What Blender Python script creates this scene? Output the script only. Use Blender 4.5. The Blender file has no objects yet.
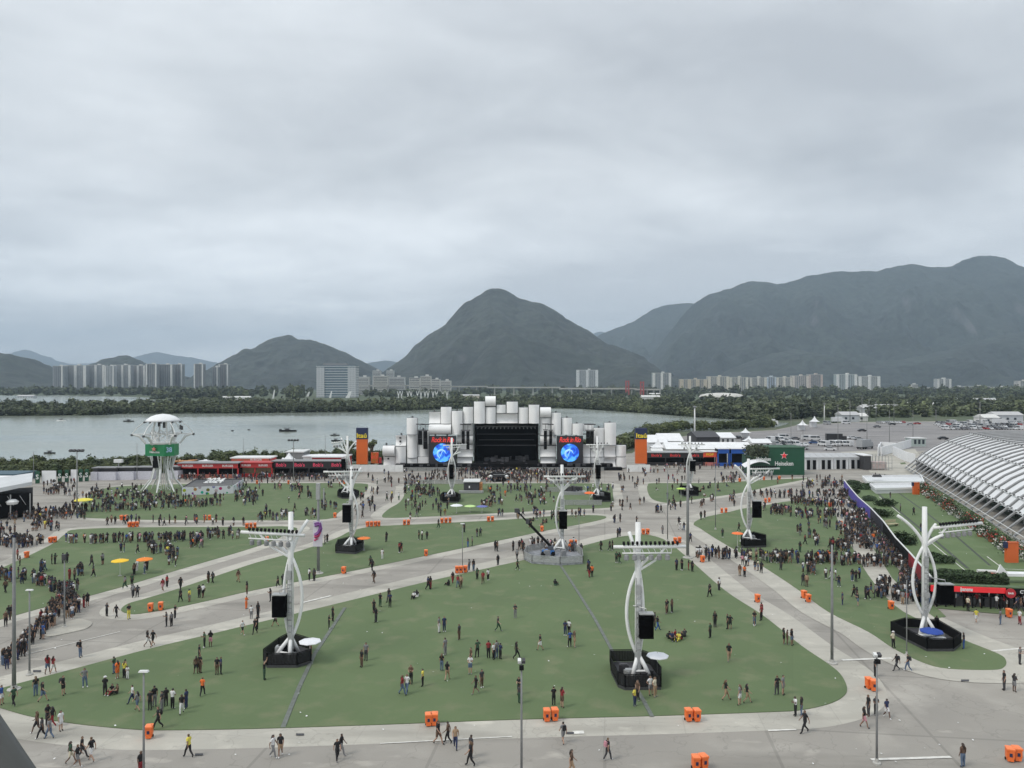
import bpy, bmesh, math, random
from math import sin, cos, pi, radians, atan2, hypot
from mathutils import Vector, Matrix, noise
from mathutils.geometry import tessellate_polygon
random.seed(11)
R = random.random
U = random.uniform
sc = bpy.context.scene
col = sc.collection
F, YH, CH = 769.0, 384.0, 26.0          # lens in pixels, horizon row, eye height in metres

def G(x, y, z=0.0):                      # a spot on the ground seen at that place of the photograph
    d = F*(CH-z)/(y-YH)
    return Vector(((x-512)*d/F, d, z))
def PZ(y, d): return CH-(y-YH)*d/F       # height of a row at depth d
def PX(x, d): return (x-512)*d/F

# ---------------------------------------------------------------- materials
MATS = {}
def mat(name, c, rough=.7, var=.12, scale=3.0, metal=0.0, bump=0.0, spec=.5, island=0.0, detail=4, coord='Object', coat=0, trans=0.0, emit=0.0, c2=None):
    if name in MATS: return MATS[name]
    m = bpy.data.materials.new(name); m.use_nodes = True
    nt = m.node_tree; b = nt.nodes['Principled BSDF']; L = nt.links.new
    b.inputs['Roughness'].default_value = rough
    b.inputs['Metallic'].default_value = metal
    b.inputs['Specular IOR Level'].default_value = spec
    tc = nt.nodes.new('ShaderNodeTexCoord')
    if coord == 'World':
        geo = nt.nodes.new('ShaderNodeNewGeometry'); src = geo.outputs['Position']
    else: src = tc.outputs['Object']
    n = nt.nodes.new('ShaderNodeTexNoise'); n.inputs['Scale'].default_value = scale; n.inputs['Detail'].default_value = detail
    L(src, n.inputs['Vector'])
    mx = nt.nodes.new('ShaderNodeMix'); mx.data_type = 'RGBA'
    lo = tuple(v*(1-var) for v in c); hi = tuple(min(1, v*(1+var)) for v in (c2 or c))
    mx.inputs[6].default_value = (*lo, 1); mx.inputs[7].default_value = (*hi, 1)
    r = nt.nodes.new('ShaderNodeMapRange'); r.inputs[1].default_value = .3; r.inputs[2].default_value = .7
    L(n.outputs['Fac'], r.inputs[0]); L(r.outputs[0], mx.inputs[0])
    out = mx.outputs[2]
    if island:
        g = nt.nodes.new('ShaderNodeNewGeometry')
        hs = nt.nodes.new('ShaderNodeHueSaturation')
        mr = nt.nodes.new('ShaderNodeMapRange'); mr.inputs[3].default_value = 1-island; mr.inputs[4].default_value = 1+island
        L(g.outputs['Random Per Island'], mr.inputs[0]); L(mr.outputs[0], hs.inputs['Value'])
        L(out, hs.inputs['Color']); out = hs.outputs['Color']
    L(out, b.inputs['Base Color'])
    if bump:
        bp = nt.nodes.new('ShaderNodeBump'); bp.inputs['Strength'].default_value = bump; bp.inputs['Distance'].default_value = .05
        L(n.outputs['Fac'], bp.inputs['Height']); L(bp.outputs[0], b.inputs['Normal'])
    if emit:
        L(out, b.inputs['Emission Color']); b.inputs['Emission Strength'].default_value = emit
    if trans:
        o = nt.nodes['Material Output']; t = nt.nodes.new('ShaderNodeBsdfTransparent'); ms = nt.nodes.new('ShaderNodeMixShader')
        ms.inputs[0].default_value = trans; L(b.outputs[0], ms.inputs[1]); L(t.outputs[0], ms.inputs[2]); L(ms.outputs[0], o.inputs[0])
    MATS[name] = m
    return m

# ---------------------------------------------------------------- mesh collector
class MB:
    def __init__(s): s.v = []; s.f = []; s.m = []
    def add(s, v, f, mi=0):
        o = len(s.v); s.v += [tuple(p) for p in v]; s.f += [tuple(i+o for i in q) for q in f]; s.m += [mi]*len(f); return s
    def box(s, c, d, rz=0, mi=0, top=1.0, rx=0):
        a, b, e = d[0]/2, d[1]/2, d[2]/2
        P = [(-a,-b,-e),(a,-b,-e),(a,b,-e),(-a,b,-e),(-a*top,-b*top,e),(a*top,-b*top,e),(a*top,b*top,e),(-a*top,b*top,e)]
        M = Matrix.Rotation(rz, 3, 'Z') @ Matrix.Rotation(rx, 3, 'X')
        P = [M @ Vector(p) + Vector(c) for p in P]
        return s.add(P, [(3,2,1,0),(4,5,6,7),(0,1,5,4),(1,2,6,5),(2,3,7,6),(3,0,4,7)], mi)
    def tube(s, pts, r, n=8, mi=0, caps=True):
        pts = [Vector(p) for p in pts]; k = len(pts)
        rs = r if isinstance(r, (list, tuple)) else [r]*k
        V = []; up = None
        for i, p in enumerate(pts):
            t = (pts[min(i+1, k-1)]-pts[max(i-1, 0)]).normalized()
            if up is None: up = Vector((1, 0, 0)) if abs(t.x) < .9 else Vector((0, 1, 0))
            a = (up - t*up.dot(t))
            if a.length < 1e-4: a = t.orthogonal()
            a.normalize(); up = a; b = t.cross(a)
            V += [p + (a*cos(2*pi*j/n)+b*sin(2*pi*j/n))*rs[i] for j in range(n)]
        Fc = [(i*n+j, i*n+(j+1)%n, (i+1)*n+(j+1)%n, (i+1)*n+j) for i in range(k-1) for j in range(n)]
        if caps: Fc += [tuple(range(n))[::-1], tuple((k-1)*n+j for j in range(n))]
        return s.add(V, Fc, mi)
    def lathe(s, c, prof, n=16, mi=0, cap=True):
        V = [(c[0]+r*cos(2*pi*j/n), c[1]+r*sin(2*pi*j/n), c[2]+z) for r, z in prof for j in range(n)]
        k = len(prof)
        Fc = [(i*n+j, i*n+(j+1)%n, (i+1)*n+(j+1)%n, (i+1)*n+j) for i in range(k-1) for j in range(n)]
        if cap: Fc += [tuple(range(n))[::-1], tuple((k-1)*n+j for j in range(n))]
        return s.add(V, Fc, mi)
    def prism(s, poly, z0, z1, mi=0):
        n = len(poly)
        ar = sum(poly[i][0]*poly[(i+1)%n][1]-poly[(i+1)%n][0]*poly[i][1] for i in range(n))
        if ar < 0: poly = poly[::-1]
        V = [(p[0], p[1], z0) for p in poly]+[(p[0], p[1], z1) for p in poly]
        tri = tessellate_polygon([[Vector((p[0], p[1], 0)) for p in poly]])
        Fc = []
        for t in tri:
            a, b, c = [Vector(poly[i][:2]) for i in t]
            if (b-a).cross(c-a) < 0: t = t[::-1]
            Fc += [tuple(i+n for i in t), tuple(t[::-1])]
        Fc += [(i, (i+1)%n, (i+1)%n+n, i+n) for i in range(n)]
        return s.add(V, Fc, mi)
    def profx(s, prof, x0, x1, mi=0):      # (y,z) outline run along x
        n = len(prof)
        V = [(x0, p[0], p[1]) for p in prof]+[(x1, p[0], p[1]) for p in prof]
        Fc = [(i, (i+1)%n, (i+1)%n+n, i+n) for i in range(n)]
        tri = tessellate_polygon([[Vector((p[0], p[1], 0)) for p in prof]])
        for t in tri: Fc += [tuple(t), tuple(i+n for i in t[::-1])]
        return s.add(V, Fc, mi)
    def build(s, name, mats, parent=None, smooth=False, loc=None):
        me = bpy.data.meshes.new(name); me.from_pydata(s.v, [], s.f)
        if not isinstance(mats, (list, tuple)): mats = [mats]
        for m in mats: me.materials.append(m)
        if len(mats) > 1: me.polygons.foreach_set('material_index', s.m)
        if smooth: me.polygons.foreach_set('use_smooth', [True]*len(s.f))
        me.update()
        o = bpy.data.objects.new(name, me); col.objects.link(o)
        if parent: o.parent = parent
        if loc is not None: o.location = loc
        return o
def shade_auto(o, ang=40):
    bm = bmesh.new(); bm.from_mesh(o.data)
    bmesh.ops.recalc_face_normals(bm, faces=bm.faces)
    for e in bm.edges:
        e.smooth = len(e.link_faces) == 2 and e.calc_face_angle(3) < radians(ang)
    for f in bm.faces: f.smooth = True
    bm.to_mesh(o.data); bm.free(); return o

def tag(o, label=None, cat=None, group=None, kind=None):
    if label: o['label'] = label
    if cat: o['category'] = cat
    if group: o['group'] = group
    if kind: o['kind'] = kind
    return o
def thing(name, label, cat, loc=(0,0,0), rz=0, group=None):
    o = bpy.data.objects.new(name, None); col.objects.link(o); o.empty_display_size = .5
    o.location = loc; o.rotation_euler = (0, 0, rz)
    return tag(o, label, cat, group)
def dup(o, loc, rz, label, parent=None):
    c = o.copy(); col.objects.link(c)
    if parent is None:
        c.location = loc; c.rotation_euler = (0, 0, rz); c['label'] = label
    else: c.parent = parent
    for ch in o.children: dup(ch, None, None, None, c)
    return c

def text_mesh(name, s, m, parent, loc, size, width=None, rot=(pi/2, 0, 0), shear=0.0, ext=.02, space=1.0):
    cu = bpy.data.curves.new(name, 'FONT'); cu.body = s; cu.size = size; cu.extrude = ext; cu.align_x = 'CENTER'; cu.align_y = 'CENTER'; cu.shear = shear; cu.offset = size*.018
    cu.space_character = space; cu.resolution_u = 3
    t = bpy.data.objects.new('tmp', cu); col.objects.link(t)
    dg = bpy.context.evaluated_depsgraph_get(); dg.update()
    me = bpy.data.meshes.new_from_object(t.evaluated_get(dg)); bpy.data.objects.remove(t)
    xs = [v.co.x for v in me.vertices]
    if width and xs:
        k = width/(max(xs)-min(xs))
        for v in me.vertices: v.co.x *= k
    me.materials.clear(); me.materials.append(m); me.name = name
    o = bpy.data.objects.new(name, me); col.objects.link(o); o.parent = parent
    o.location = loc; o.rotation_euler = rot
    return o

def smooth_poly(pts, k=4, closed=True):
    out = []; n = len(pts)
    rng = range(n) if closed else range(n-1)
    for i in rng:
        if closed: p0, p1, p2, p3 = [Vector(pts[j % n]) for j in (i-1, i, i+1, i+2)]
        else: p0, p1, p2, p3 = [Vector(pts[min(max(j, 0), n-1)]) for j in (i-1, i, i+1, i+2)]
        for a in range(k):
            t = a/k
            out.append(.5*((2*p1)+(p2-p0)*t+(2*p0-5*p1+4*p2-p3)*t*t+(3*p1-p0-3*p2+p3)*t**3))
    if not closed: out.append(Vector(pts[-1]))
    return out
def in_poly(p, poly):
    x, y = p[0], p[1]; c = False; j = len(poly)-1
    for i in range(len(poly)):
        xi, yi = poly[i][0], poly[i][1]; xj, yj = poly[j][0], poly[j][1]
        if (yi > y) != (yj > y) and x < (xj-xi)*(y-yi)/(yj-yi)+xi: c = not c
        j = i
    return c

# ---------------------------------------------------------------- camera, light, sky
cam = bpy.data.cameras.new('camera'); co = bpy.data.objects.new('camera', cam); col.objects.link(co)
co.location = (0, 0, CH); co.rotation_euler = (pi/2, 0, 0); cam.sensor_width = 36; cam.lens = 36*F/1024; cam.clip_end = 60000; cam.clip_start = .1
sc.camera = co
SUN_EL, SUN_AZ = radians(50), radians(238)
sl = bpy.data.lights.new('sun', 'SUN'); so = bpy.data.objects.new('sun', sl); col.objects.link(so)
sl.energy = 1.3; sl.angle = radians(18); sl.color = (1, .95, .87)
dv = Vector((sin(SUN_AZ)*cos(SUN_EL), cos(SUN_AZ)*cos(SUN_EL), sin(SUN_EL)))
so.rotation_euler = dv.to_track_quat('Z', 'Y').to_euler(); so.location = (0, 0, 200)
w = bpy.data.worlds.new('World'); sc.world = w; w.use_nodes = True
nt = w.node_tree; N = nt.nodes; L = nt.links.new; bg = N['Background']; bg.inputs['Strength'].default_value = .1
sky = N.new('ShaderNodeTexSky'); sky.sky_type = 'NISHITA'; sky.sun_disc = False; sky.sun_elevation = SUN_EL; sky.sun_rotation = SUN_AZ; sky.dust_density = 3
tc = N.new('ShaderNodeTexCoord'); sp = N.new('ShaderNodeSeparateXYZ'); L(tc.outputs['Generated'], sp.inputs[0])
def math_(op, a, b=None, c=None):
    n = N.new('ShaderNodeMath'); n.operation = op
    for i, v in enumerate((a, b, c)):
        if v is None: continue
        if hasattr(v, 'links'): L(v, n.inputs[i])
        else: n.inputs[i].default_value = v
    return n.outputs[0]
zc = math_('MAXIMUM', sp.outputs['Z'], 0.0)
den = math_('ADD', zc, .16)
cx = N.new('ShaderNodeCombineXYZ'); L(math_('DIVIDE', sp.outputs['X'], den), cx.inputs[0]); L(math_('DIVIDE', sp.outputs['Y'], den), cx.inputs[1])
def cloud(scale, detail, rough, off, sx=1.0, dist=0.0):
    mp = N.new('ShaderNodeMapping'); mp.inputs['Location'].default_value = (off, off*.7, 0); mp.inputs['Scale'].default_value = (sx, 1, 1); L(cx.outputs[0], mp.inputs[0])
    n = N.new('ShaderNodeTexNoise'); n.inputs['Scale'].default_value = scale; n.inputs['Detail'].default_value = detail; n.inputs['Roughness'].default_value = rough; n.inputs['Distortion'].default_value = dist
    L(mp.outputs[0], n.inputs['Vector']); return n.outputs['Fac']
c1 = cloud(.62, 4, .55, 3.1, .85, .3); c2 = cloud(2.1, 7, .62, 8.4, .8, .3)
s_ = math_('ADD', math_('MULTIPLY', c1, .66), math_('MULTIPLY', c2, .34))
rmp = N.new('ShaderNodeValToRGB'); L(s_, rmp.inputs[0])
e = rmp.color_ramp.elements
e[0].position = .40; e[0].color = (.45, .475, .505, 1)
e[1].position = .62; e[1].color = (.72, .75, .775, 1)
m_ = e.new(.50); m_.color = (.56, .588, .615, 1)
# brighter overhead than near the horizon, as a real overcast sky is
gr = N.new('ShaderNodeMapRange'); L(zc, gr.inputs[0]); gr.inputs[1].default_value = .38; gr.inputs[2].default_value = 1.0; gr.inputs[3].default_value = 1.0; gr.inputs[4].default_value = 1.55
vm = N.new('ShaderNodeVectorMath'); vm.operation = 'SCALE'; L(rmp.outputs[0], vm.inputs[0]); hzg = N.new('ShaderNodeMapRange'); L(zc, hzg.inputs[0]); hzg.inputs[1].default_value = .0; hzg.inputs[2].default_value = .26; hzg.inputs[3].default_value = 1.72; hzg.inputs[4].default_value = 1.0
L(math_('MULTIPLY', math_('MULTIPLY', gr.outputs[0], hzg.outputs[0]), 10.0), vm.inputs['Scale'])
mx = N.new('ShaderNodeMix'); mx.data_type = 'RGBA'; mx.inputs[0].default_value = .95
L(sky.outputs[0], mx.inputs[6]); L(vm.outputs[0], mx.inputs[7]); L(mx.outputs[2], bg.inputs[0])
sc.view_settings.view_transform = 'Standard'; sc.view_settings.look = 'None'; sc.view_settings.exposure = 0.36; sc.view_settings.gamma = 1.0
sc.cycles.volume_bounces = 0; sc.cycles.max_bounces = 6; sc.cycles.diffuse_bounces = 3; sc.cycles.transparent_max_bounces = 12
sc.cycles.volume_max_steps = 64

# haze: one even body of pale air
hz = MB().box((0, 9000, 620), (26000, 18400, 1247.0)).build('haze', [])
hz['kind'] = 'stuff'
hm = bpy.data.materials.new('haze_air'); hm.use_nodes = True; hn = hm.node_tree; hn.nodes.clear()
ho = hn.nodes.new('ShaderNodeOutputMaterial'); pv = hn.nodes.new('ShaderNodeVolumePrincipled')
pv.inputs['Color'].default_value = (.65, .83, 1.0, 1); pv.inputs['Density'].default_value = 9.2e-5; pv.inputs['Anisotropy'].default_value = .2
hn.links.new(pv.outputs[0], ho.inputs['Volume']); hz.data.materials.append(hm)

# ---------------------------------------------------------------- common materials
WHITE = mat('white_paint', (.72, .73, .72), .45, .06, 1.2)
WSTEEL = mat('white_steel', (.66, .67, .66), .4, .08, 1.5)
WCLOTH = mat('white_pvc', (.74, .75, .76), .55, .06, .6)
BLACK = mat('black_matt', (.006, .006, .007), .8, .3, 4, spec=.2)
DARK = mat('dark_grey', (.05, .05, .055), .6, .25, 3)
MID = mat('mid_grey', (.22, .225, .23), .6, .15, 2)
GALV = mat('galvanised', (.36, .37, .37), .45, .12, 3, metal=.3)
SCRIM = mat('black_scrim', (.015, .015, .017), .8, .2, 4, trans=.22)
SCRIM2 = mat('silver_mesh', (.38, .39, .38), .6, .2, 4, trans=.45)
ORANGE = mat('orange_plastic', (.78, .16, .035), .45, .12, 5)
RED = mat('red_panel', (.42, .03, .03), .5, .15, 1)
HOTRED = mat('bright_red', (.85, .03, .04), .45, .06, 1)
GREEN = mat('brand_green', (.010, .075, .038), .5, .1, .6)
NAVY = mat('navy_panel', (.012, .02, .07), .5, .1, 1)
BLUE = mat('blue_panel', (.02, .10, .42), .5, .1, 1)
YEL = mat('yellow_ink', (.85, .66, .03), .5, .05, 1)
PURP = mat('purple_banner', (.10, .08, .38), .6, .15, 1)
GLASS = mat('dark_glass', (.03, .04, .05), .12, .2, 1)
TURFM = None
BARK = mat('bark', (.10, .075, .05), .9, .3, 3)
LEAF = mat('leaf', (.045, .070, .026), .75, .35, .08, island=.6, c2=(.080, .095, .032), coord='World')
LEAFD = mat('leaf_dark', (.034, .050, .028), .8, .4, .02, island=.75, c2=(.078, .092, .044), coord='World')
HEDGE = mat('hedge_leaf', (.03, .055, .02), .8, .35, .8, island=.5)
# ---------------------------------------------------------------- ground materials
def ground_mat(name, c, c2, c3, s1, s2, rough=.85, bump=.1, joints=None, jc=.8, streak=0):
    m = bpy.data.materials.new(name); m.use_nodes = True; nt = m.node_tree; L = nt.links.new; b = nt.nodes['Principled BSDF']
    g = nt.nodes.new('ShaderNodeNewGeometry'); pos = g.outputs['Position']
    def nz(s, d=4, sx=1, rot=0, off=0):
        mp = nt.nodes.new('ShaderNodeMapping'); mp.inputs['Scale'].default_value = (sx, 1, 1); mp.inputs['Rotation'].default_value = (0, 0, rot); mp.inputs['Location'].default_value = (off, 0, 0)
        L(pos, mp.inputs[0]); n = nt.nodes.new('ShaderNodeTexNoise'); n.inputs['Scale'].default_value = s; n.inputs['Detail'].default_value = d
        L(mp.outputs[0], n.inputs['Vector']); return n.outputs['Fac']
    def ramp(f, a, z):
        r = nt.nodes.new('ShaderNodeMapRange'); r.inputs[1].default_value = a; r.inputs[2].default_value = z; L(f, r.inputs[0]); return r.outputs[0]
    def mix(a, b_, f):
        x = nt.nodes.new('ShaderNodeMix'); x.data_type = 'RGBA'
        for i, v in ((6, a), (7, b_)):
            if hasattr(v, 'links'): L(v, x.inputs[i])
            else: x.inputs[i].default_value = (*v, 1)
        if hasattr(f, 'links'): L(f, x.inputs[0])
        else: x.inputs[0].default_value = f
        return x.outputs[2]
    o = mix(c, c2, ramp(nz(s1, 5), .35, .65))
    o = mix(o, c3, ramp(nz(s2, 6, off=40), .52, .72))
    if streak:
        o = mix(o, tuple(v*.66 for v in c), ramp(nz(.22, 5, .18, rot=.15, off=9), .52, .68))
        o = mix(o, tuple(min(1, v*1.25) for v in c), ramp(nz(.5, 6, .5, rot=-.5, off=90), .62, .75))
    f = nz(6, 3); o = mix(o, tuple(v*.8 for v in c), ramp(f, .6, .9))
    if joints:
        mp = nt.nodes.new('ShaderNodeMapping'); mp.inputs['Rotation'].default_value = (0, 0, joints[1]); L(pos, mp.inputs[0])
        br = nt.nodes.new('ShaderNodeTexBrick'); br.inputs['Scale'].default_value = 1/joints[0]; br.offset = 0; br.inputs['Mortar Size'].default_value = joints[2]/joints[0]
        br.inputs['Color1'].default_value = (1, 1, 1, 1); br.inputs['Color2'].default_value = (.93, .93, .93, 1); br.inputs['Mortar'].default_value = (jc, jc, jc, 1)
        br.inputs['Brick Width'].default_value = 1; br.inputs['Row Height'].default_value = 1; L(mp.outputs[0], br.inputs['Vector'])
        x = nt.nodes.new('ShaderNodeMix'); x.data_type = 'RGBA'; x.blend_type = 'MULTIPLY'; x.inputs[0].default_value = 1; L(o, x.inputs[6]); L(br.outputs['Color'], x.inputs[7]); o = x.outputs[2]
    L(o, b.inputs['Base Color']); b.inputs['Roughness'].default_value = rough
    if streak:
        vo = nt.nodes.new('ShaderNodeTexVoronoi'); vo.feature = 'DISTANCE_TO_EDGE'; vo.inputs['Scale'].default_value = .22; wv = nt.nodes.new('ShaderNodeVectorMath'); wv.operation = 'ADD'; wn_ = nt.nodes.new('ShaderNodeTexNoise'); wn_.inputs['Scale'].default_value = .8; sc_ = nt.nodes.new('ShaderNodeVectorMath'); sc_.operation = 'SCALE'; sc_.inputs['Scale'].default_value = 2.2; L(pos, wn_.inputs['Vector']); L(wn_.outputs['Color'], sc_.inputs[0]); L(pos, wv.inputs[0]); L(sc_.outputs[0], wv.inputs[1]); L(wv.outputs[0], vo.inputs['Vector'])
        cr = nt.nodes.new('ShaderNodeMapRange'); cr.inputs[1].default_value = 0; cr.inputs[2].default_value = .014; cr.inputs[3].default_value = .45; cr.inputs[4].default_value = 0; L(vo.outputs['Distance'], cr.inputs[0]); o = mix(o, tuple(v*.55 for v in c), cr.outputs[0]); L(o, b.inputs['Base Color'])
    bp = nt.nodes.new('ShaderNodeBump'); bp.inputs['Strength'].default_value = bump; bp.inputs['Distance'].default_value = .03; L(f, bp.inputs['Height']); L(bp.outputs[0], b.inputs['Normal'])
    MATS[name] = m; return m
ROAD = ground_mat('worn_asphalt', (.325, .305, .270), (.265, .250, .225), (.39, .37, .33), .05, .16, joints=(12, .12, .12), jc=.78, streak=1)
BANDM = ground_mat('pale_concrete', (.455, .435, .38), (.39, .375, .33), (.49, .47, .41), .12, .5, joints=(6, .12, .05), jc=.86, streak=1)
TURF = ground_mat('festival_turf', (.114, .160, .072), (.098, .143, .064), (.150, .174, .092), .05, .35, rough=.95, bump=.3, joints=(4, .35, .05), jc=.93)
LOT = ground_mat('parking_asphalt', (.21, .20, .20), (.25, .24, .235), (.29, .275, .26), .02, .05, streak=1)
SCRUB = ground_mat('scrubland', (.06, .085, .04), (.075, .095, .05), (.11, .11, .07), .01, .03, rough=.95)
STRIPE = mat('road_paint', (.62, .61, .57), .7, .2, 2, coord='World')

def sheet(name, poly, z, m, kind='structure', z0=None):
    mb = MB()
    if z0 is None:
        tri = tessellate_polygon([[Vector((p[0], p[1], 0)) for p in poly]]); Fc = []
        for t in tri:
            a, b, c = [Vector(poly[i][:2]) for i in t]
            Fc.append(t if (b-a).cross(c-a) > 0 else t[::-1])
        mb.add([(p[0], p[1], z) for p in poly], Fc)
    else: mb.prism(poly, z0, z)
    o = mb.build(name, m); o['kind'] = kind; return o
def gp(pts): return [G(*p) for p in pts]

sheet('terrain', [(-14000, -150), (14000, -150), (14000, 17500), (-14000, 17500)], -.5, SCRUB)
# lagoon
NEAR = [(-140, 478), (0, 473), (100, 471), (180, 468), (300, 463), (400, 461), (560, 458), (630, 450), (648, 437), (675, 431), (722, 430), (775, 427), (790, 422.6)]
FAR = [(775, 421.3), (700, 417), (640, 412.5), (580, 408.5), (520, 407), (470, 408), (400, 410.5), (256, 413), (110, 413.5), (100, 415), (-60, 416.5), (-200, 417)]
WATER = bpy.data.materials.new('lagoon_water'); WATER.use_nodes = True; wn = WATER.node_tree; wb = wn.nodes['Principled BSDF']
wb.inputs['Base Color'].default_value = (.24, .27, .235, 1); wb.inputs['Roughness'].default_value = .16; wb.inputs['IOR'].default_value = 1.33
g = wn.nodes.new('ShaderNodeNewGeometry'); mp = wn.nodes.new('ShaderNodeMapping'); mp.inputs['Scale'].default_value = (.25, 1, 1); wn.links.new(g.outputs['Position'], mp.inputs[0])
n1 = wn.nodes.new('ShaderNodeTexNoise'); n1.inputs['Scale'].default_value = .6; n1.inputs['Detail'].default_value = 5; wn.links.new(mp.outputs[0], n1.inputs['Vector'])
bp = wn.nodes.new('ShaderNodeBump'); bp.inputs['Strength'].default_value = .35; bp.inputs['Distance'].default_value = .05; wn.links.new(n1.outputs['Fac'], bp.inputs['Height']); wn.links.new(bp.outputs[0], wb.inputs['Normal'])
n2 = wn.nodes.new('ShaderNodeTexNoise'); n2.inputs['Scale'].default_value = .012; n2.inputs['Detail'].default_value = 4; wn.links.new(mp.outputs[0], n2.inputs['Vector'])
r2 = wn.nodes.new('ShaderNodeMapRange'); r2.inputs[1].default_value = .35; r2.inputs[2].default_value = .65; r2.inputs[3].default_value = .12; r2.inputs[4].default_value = .24; wn.links.new(n2.outputs['Fac'], r2.inputs[0]); wn.links.new(r2.outputs[0], wb.inputs['Roughness'])
sheet('lagoon_water', gp(NEAR)+gp(FAR), -.38, WATER)
sheet('channel_water', gp([(-260, 405), (-60, 405), (150, 403), (158, 400), (150, 397.5), (120, 396.3), (60, 395.4), (-60, 395), (-300, 395)]), -.38, WATER)
# festival ground: one slab, car park behind it
PAVE = gp([(-90, 484), (0, 479), (60, 476.5), (178, 473), (300, 467), (400, 464.5), (560, 462), (632, 453), (655, 440), (700, 434), (775, 430), (800, 424.5)])
PAVE = [Vector((-160, 15, 0)), Vector((-160, PAVE[0].y, 0))]+PAVE+gp([(862, 422), (960, 421), (1060, 421)])+[Vector((420, 420, 0)), Vector((300, 15, 0))]
sheet('festival_pavement', PAVE, 0, ROAD, z0=-.6)
sheet('car_park', gp([(640, 446), (655, 441), (700, 434.6), (775, 430.6), (800, 425), (862, 422.6), (960, 421.6), (1058, 421.6), (1062, 447), (960, 449), (880, 453), (815, 452), (760, 450), (700, 449)]), .012, LOT)
sheet('car_park_path', gp([(840, 452), (915, 449), (925, 462), (912, 476), (870, 473), (864, 460)]), .02, BANDM)

# ---------------------------------------------------------------- turf fields with pale concrete edging
FIELDS = {
 'near': [(-26,699),(0,689),(75,669),(150,649),(200,637),(256,623.5),(343,602.5),(431,581),(512,563),(583,546),(612,538.5),(637,535),(652,535.8),(667,541.5),(687,557.5),(724,590),(762,615),(800,645),(825,662),(840,674),(847,688),(843,697),(828,704.5),(800,710.5),(768,712.3),(662,716),(512,720),(380,725),(256,729),(162,730.5),(125,729),(75,724),(32,717),(0,708)],
 'middle': [(121,610),(128,604),(145,599),(175,590),(220,575),(256,563),(300,551),(336,538.5),(352,531),(376,526.5),(431,524),(512,519.5),(557,516),(597,515.5),(606,518),(587,523),(544,531),(512,538),(406,560),(343,573),(256,590),(212,600),(175,608),(140,614),(127,613.5)],
 'left': [(-70,606),(-30,580),(0,569),(50,545.5),(65,534.5),(78,529.5),(150,527.5),(250,527),(283,526.5),(297,528.5),(290,533),(256,547),(175,571),(112,590),(50,606),(0,620),(-50,634)],
 'upper_left': [(75,513),(90,495),(108,488),(150,485),(240,483.5),(300,483.3),(360,483.5),(368,486),(365,492),(352,502),(338,513),(326,519.3),(256,520.5),(150,520),(112,519),(84,517.5)],
 'centre': [(382,516),(389,509),(399,503),(404,496),(405,489),(414,484.5),(500,483.5),(600,483.7),(611,486),(613,495),(613.5,505),(606,508),(557,510),(512,512.5),(430,516.5),(390,518)],
 'upper_right': [(648,485),(647.5,491),(652,499),(665,502.8),(678,502),(706,498),(742.5,492.7),(772,486),(800,480.5),(806,478.5),(772,479.8),(713,483),(655,483.3)],
 'right': [(693.5,524),(703,518),(728,512.5),(742,509),(765,505.5),(788,501.5),(820,500),(832,508),(838,521),(852,547),(868,575),(895,606),(930,625),(963,640),(998,654),(1006,661),(1004,667.5),(992,670.3),(948,669),(923,663),(893,648.5),(868,632),(828,612),(798,590),(768,570),(740,553),(716,539),(700,528.5)],
}
NB = 0; TURFPOLY = {}
for nm, pts in FIELDS.items():
    P = [Vector((p.x, p.y)) for p in smooth_poly([G(*p) for p in pts], 4)]
    ar = sum(P[i-1].x*P[i].y-P[i].x*P[i-1].y for i in range(len(P)))
    if ar < 0: P.reverse()
    TURFPOLY[nm] = P
    o = sheet('turf_lawn', P, .055, TURF, z0=.02)
    n = len(P); wd = 3.1 if nm in ('near', 'right') else 2.2
    Q = []
    for i in range(n):
        t = (P[(i+1) % n]-P[i-1]).normalized(); Q.append(P[i]+Vector((t.y, -t.x))*wd)
    z = .006+.0045*NB; NB += 1
    mb = MB(); mb.add([(p.x, p.y, z) for p in P]+[(q.x, q.y, z) for q in Q], [(i, i+n, (i+1) % n+n, (i+1) % n) for i in range(n)])
    tag(mb.build('kerb_paving', BANDM), kind='structure')
# little extra green patches along the barrier
for i, pts in enumerate(([(858,500),(864,500),(880,512),(893,530),(874,514),(862,508)], [(873,548),(884,553),(905,577),(925,598),(941,612),(946,617),(936,619),(915,603),(892,578)],
                        [(936,608.5),(941,603),(1030,609),(1034,617),(985,613)], [(742,566),(750,560),(760,566)][:0] or [(900,463),(905,462.5),(906,464),(901,464.5)])):
    sheet('turf_patch', gp(pts), .05+.004*i, TURF)
# oval traffic island, paint, cable covers
sheet('traffic_island', smooth_poly(gp([(44,634),(60,625),(78,620),(89,621.5),(92,624.5),(85,629.5),(66,634),(50,637)]), 4), .09, BANDM, z0=0)
def stripe(name, pts, wd, z, m, kind='structure'):
    P = gp(pts); mb = MB(); V = []
    for i, p in enumerate(P):
        t = (P[min(i+1, len(P)-1)]-P[max(i-1, 0)]).normalized(); nn = Vector((-t.y, t.x, 0))*wd/2
        V += [(p+nn)[:2]+(z,), (p-nn)[:2]+(z,)]
    mb.add(V, [(2*i, 2*i+1, 2*i+3, 2*i+2) for i in range(len(P)-1)]); return tag(mb.build(name, m), kind=kind)
for pts, wd in (([(871,760),(951,757.5)], .28), ([(842,660.5),(892,658.5)], .35), ([(768,731),(796,730)], .2), ([(300,603.5),(331,596)], .4), ([(990,651.5),(1030,648)], .3),
                ([(573,733),(584,732.6)], .5), ([(380,744),(512,737)], .12), ([(0,661),(120,632)], .12), ([(738,497.5),(745,496.5)], .5), ([(658,505.5),(668,504.5)], .6)):
    stripe('road_marking', pts, wd, .047, STRIPE)
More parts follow.
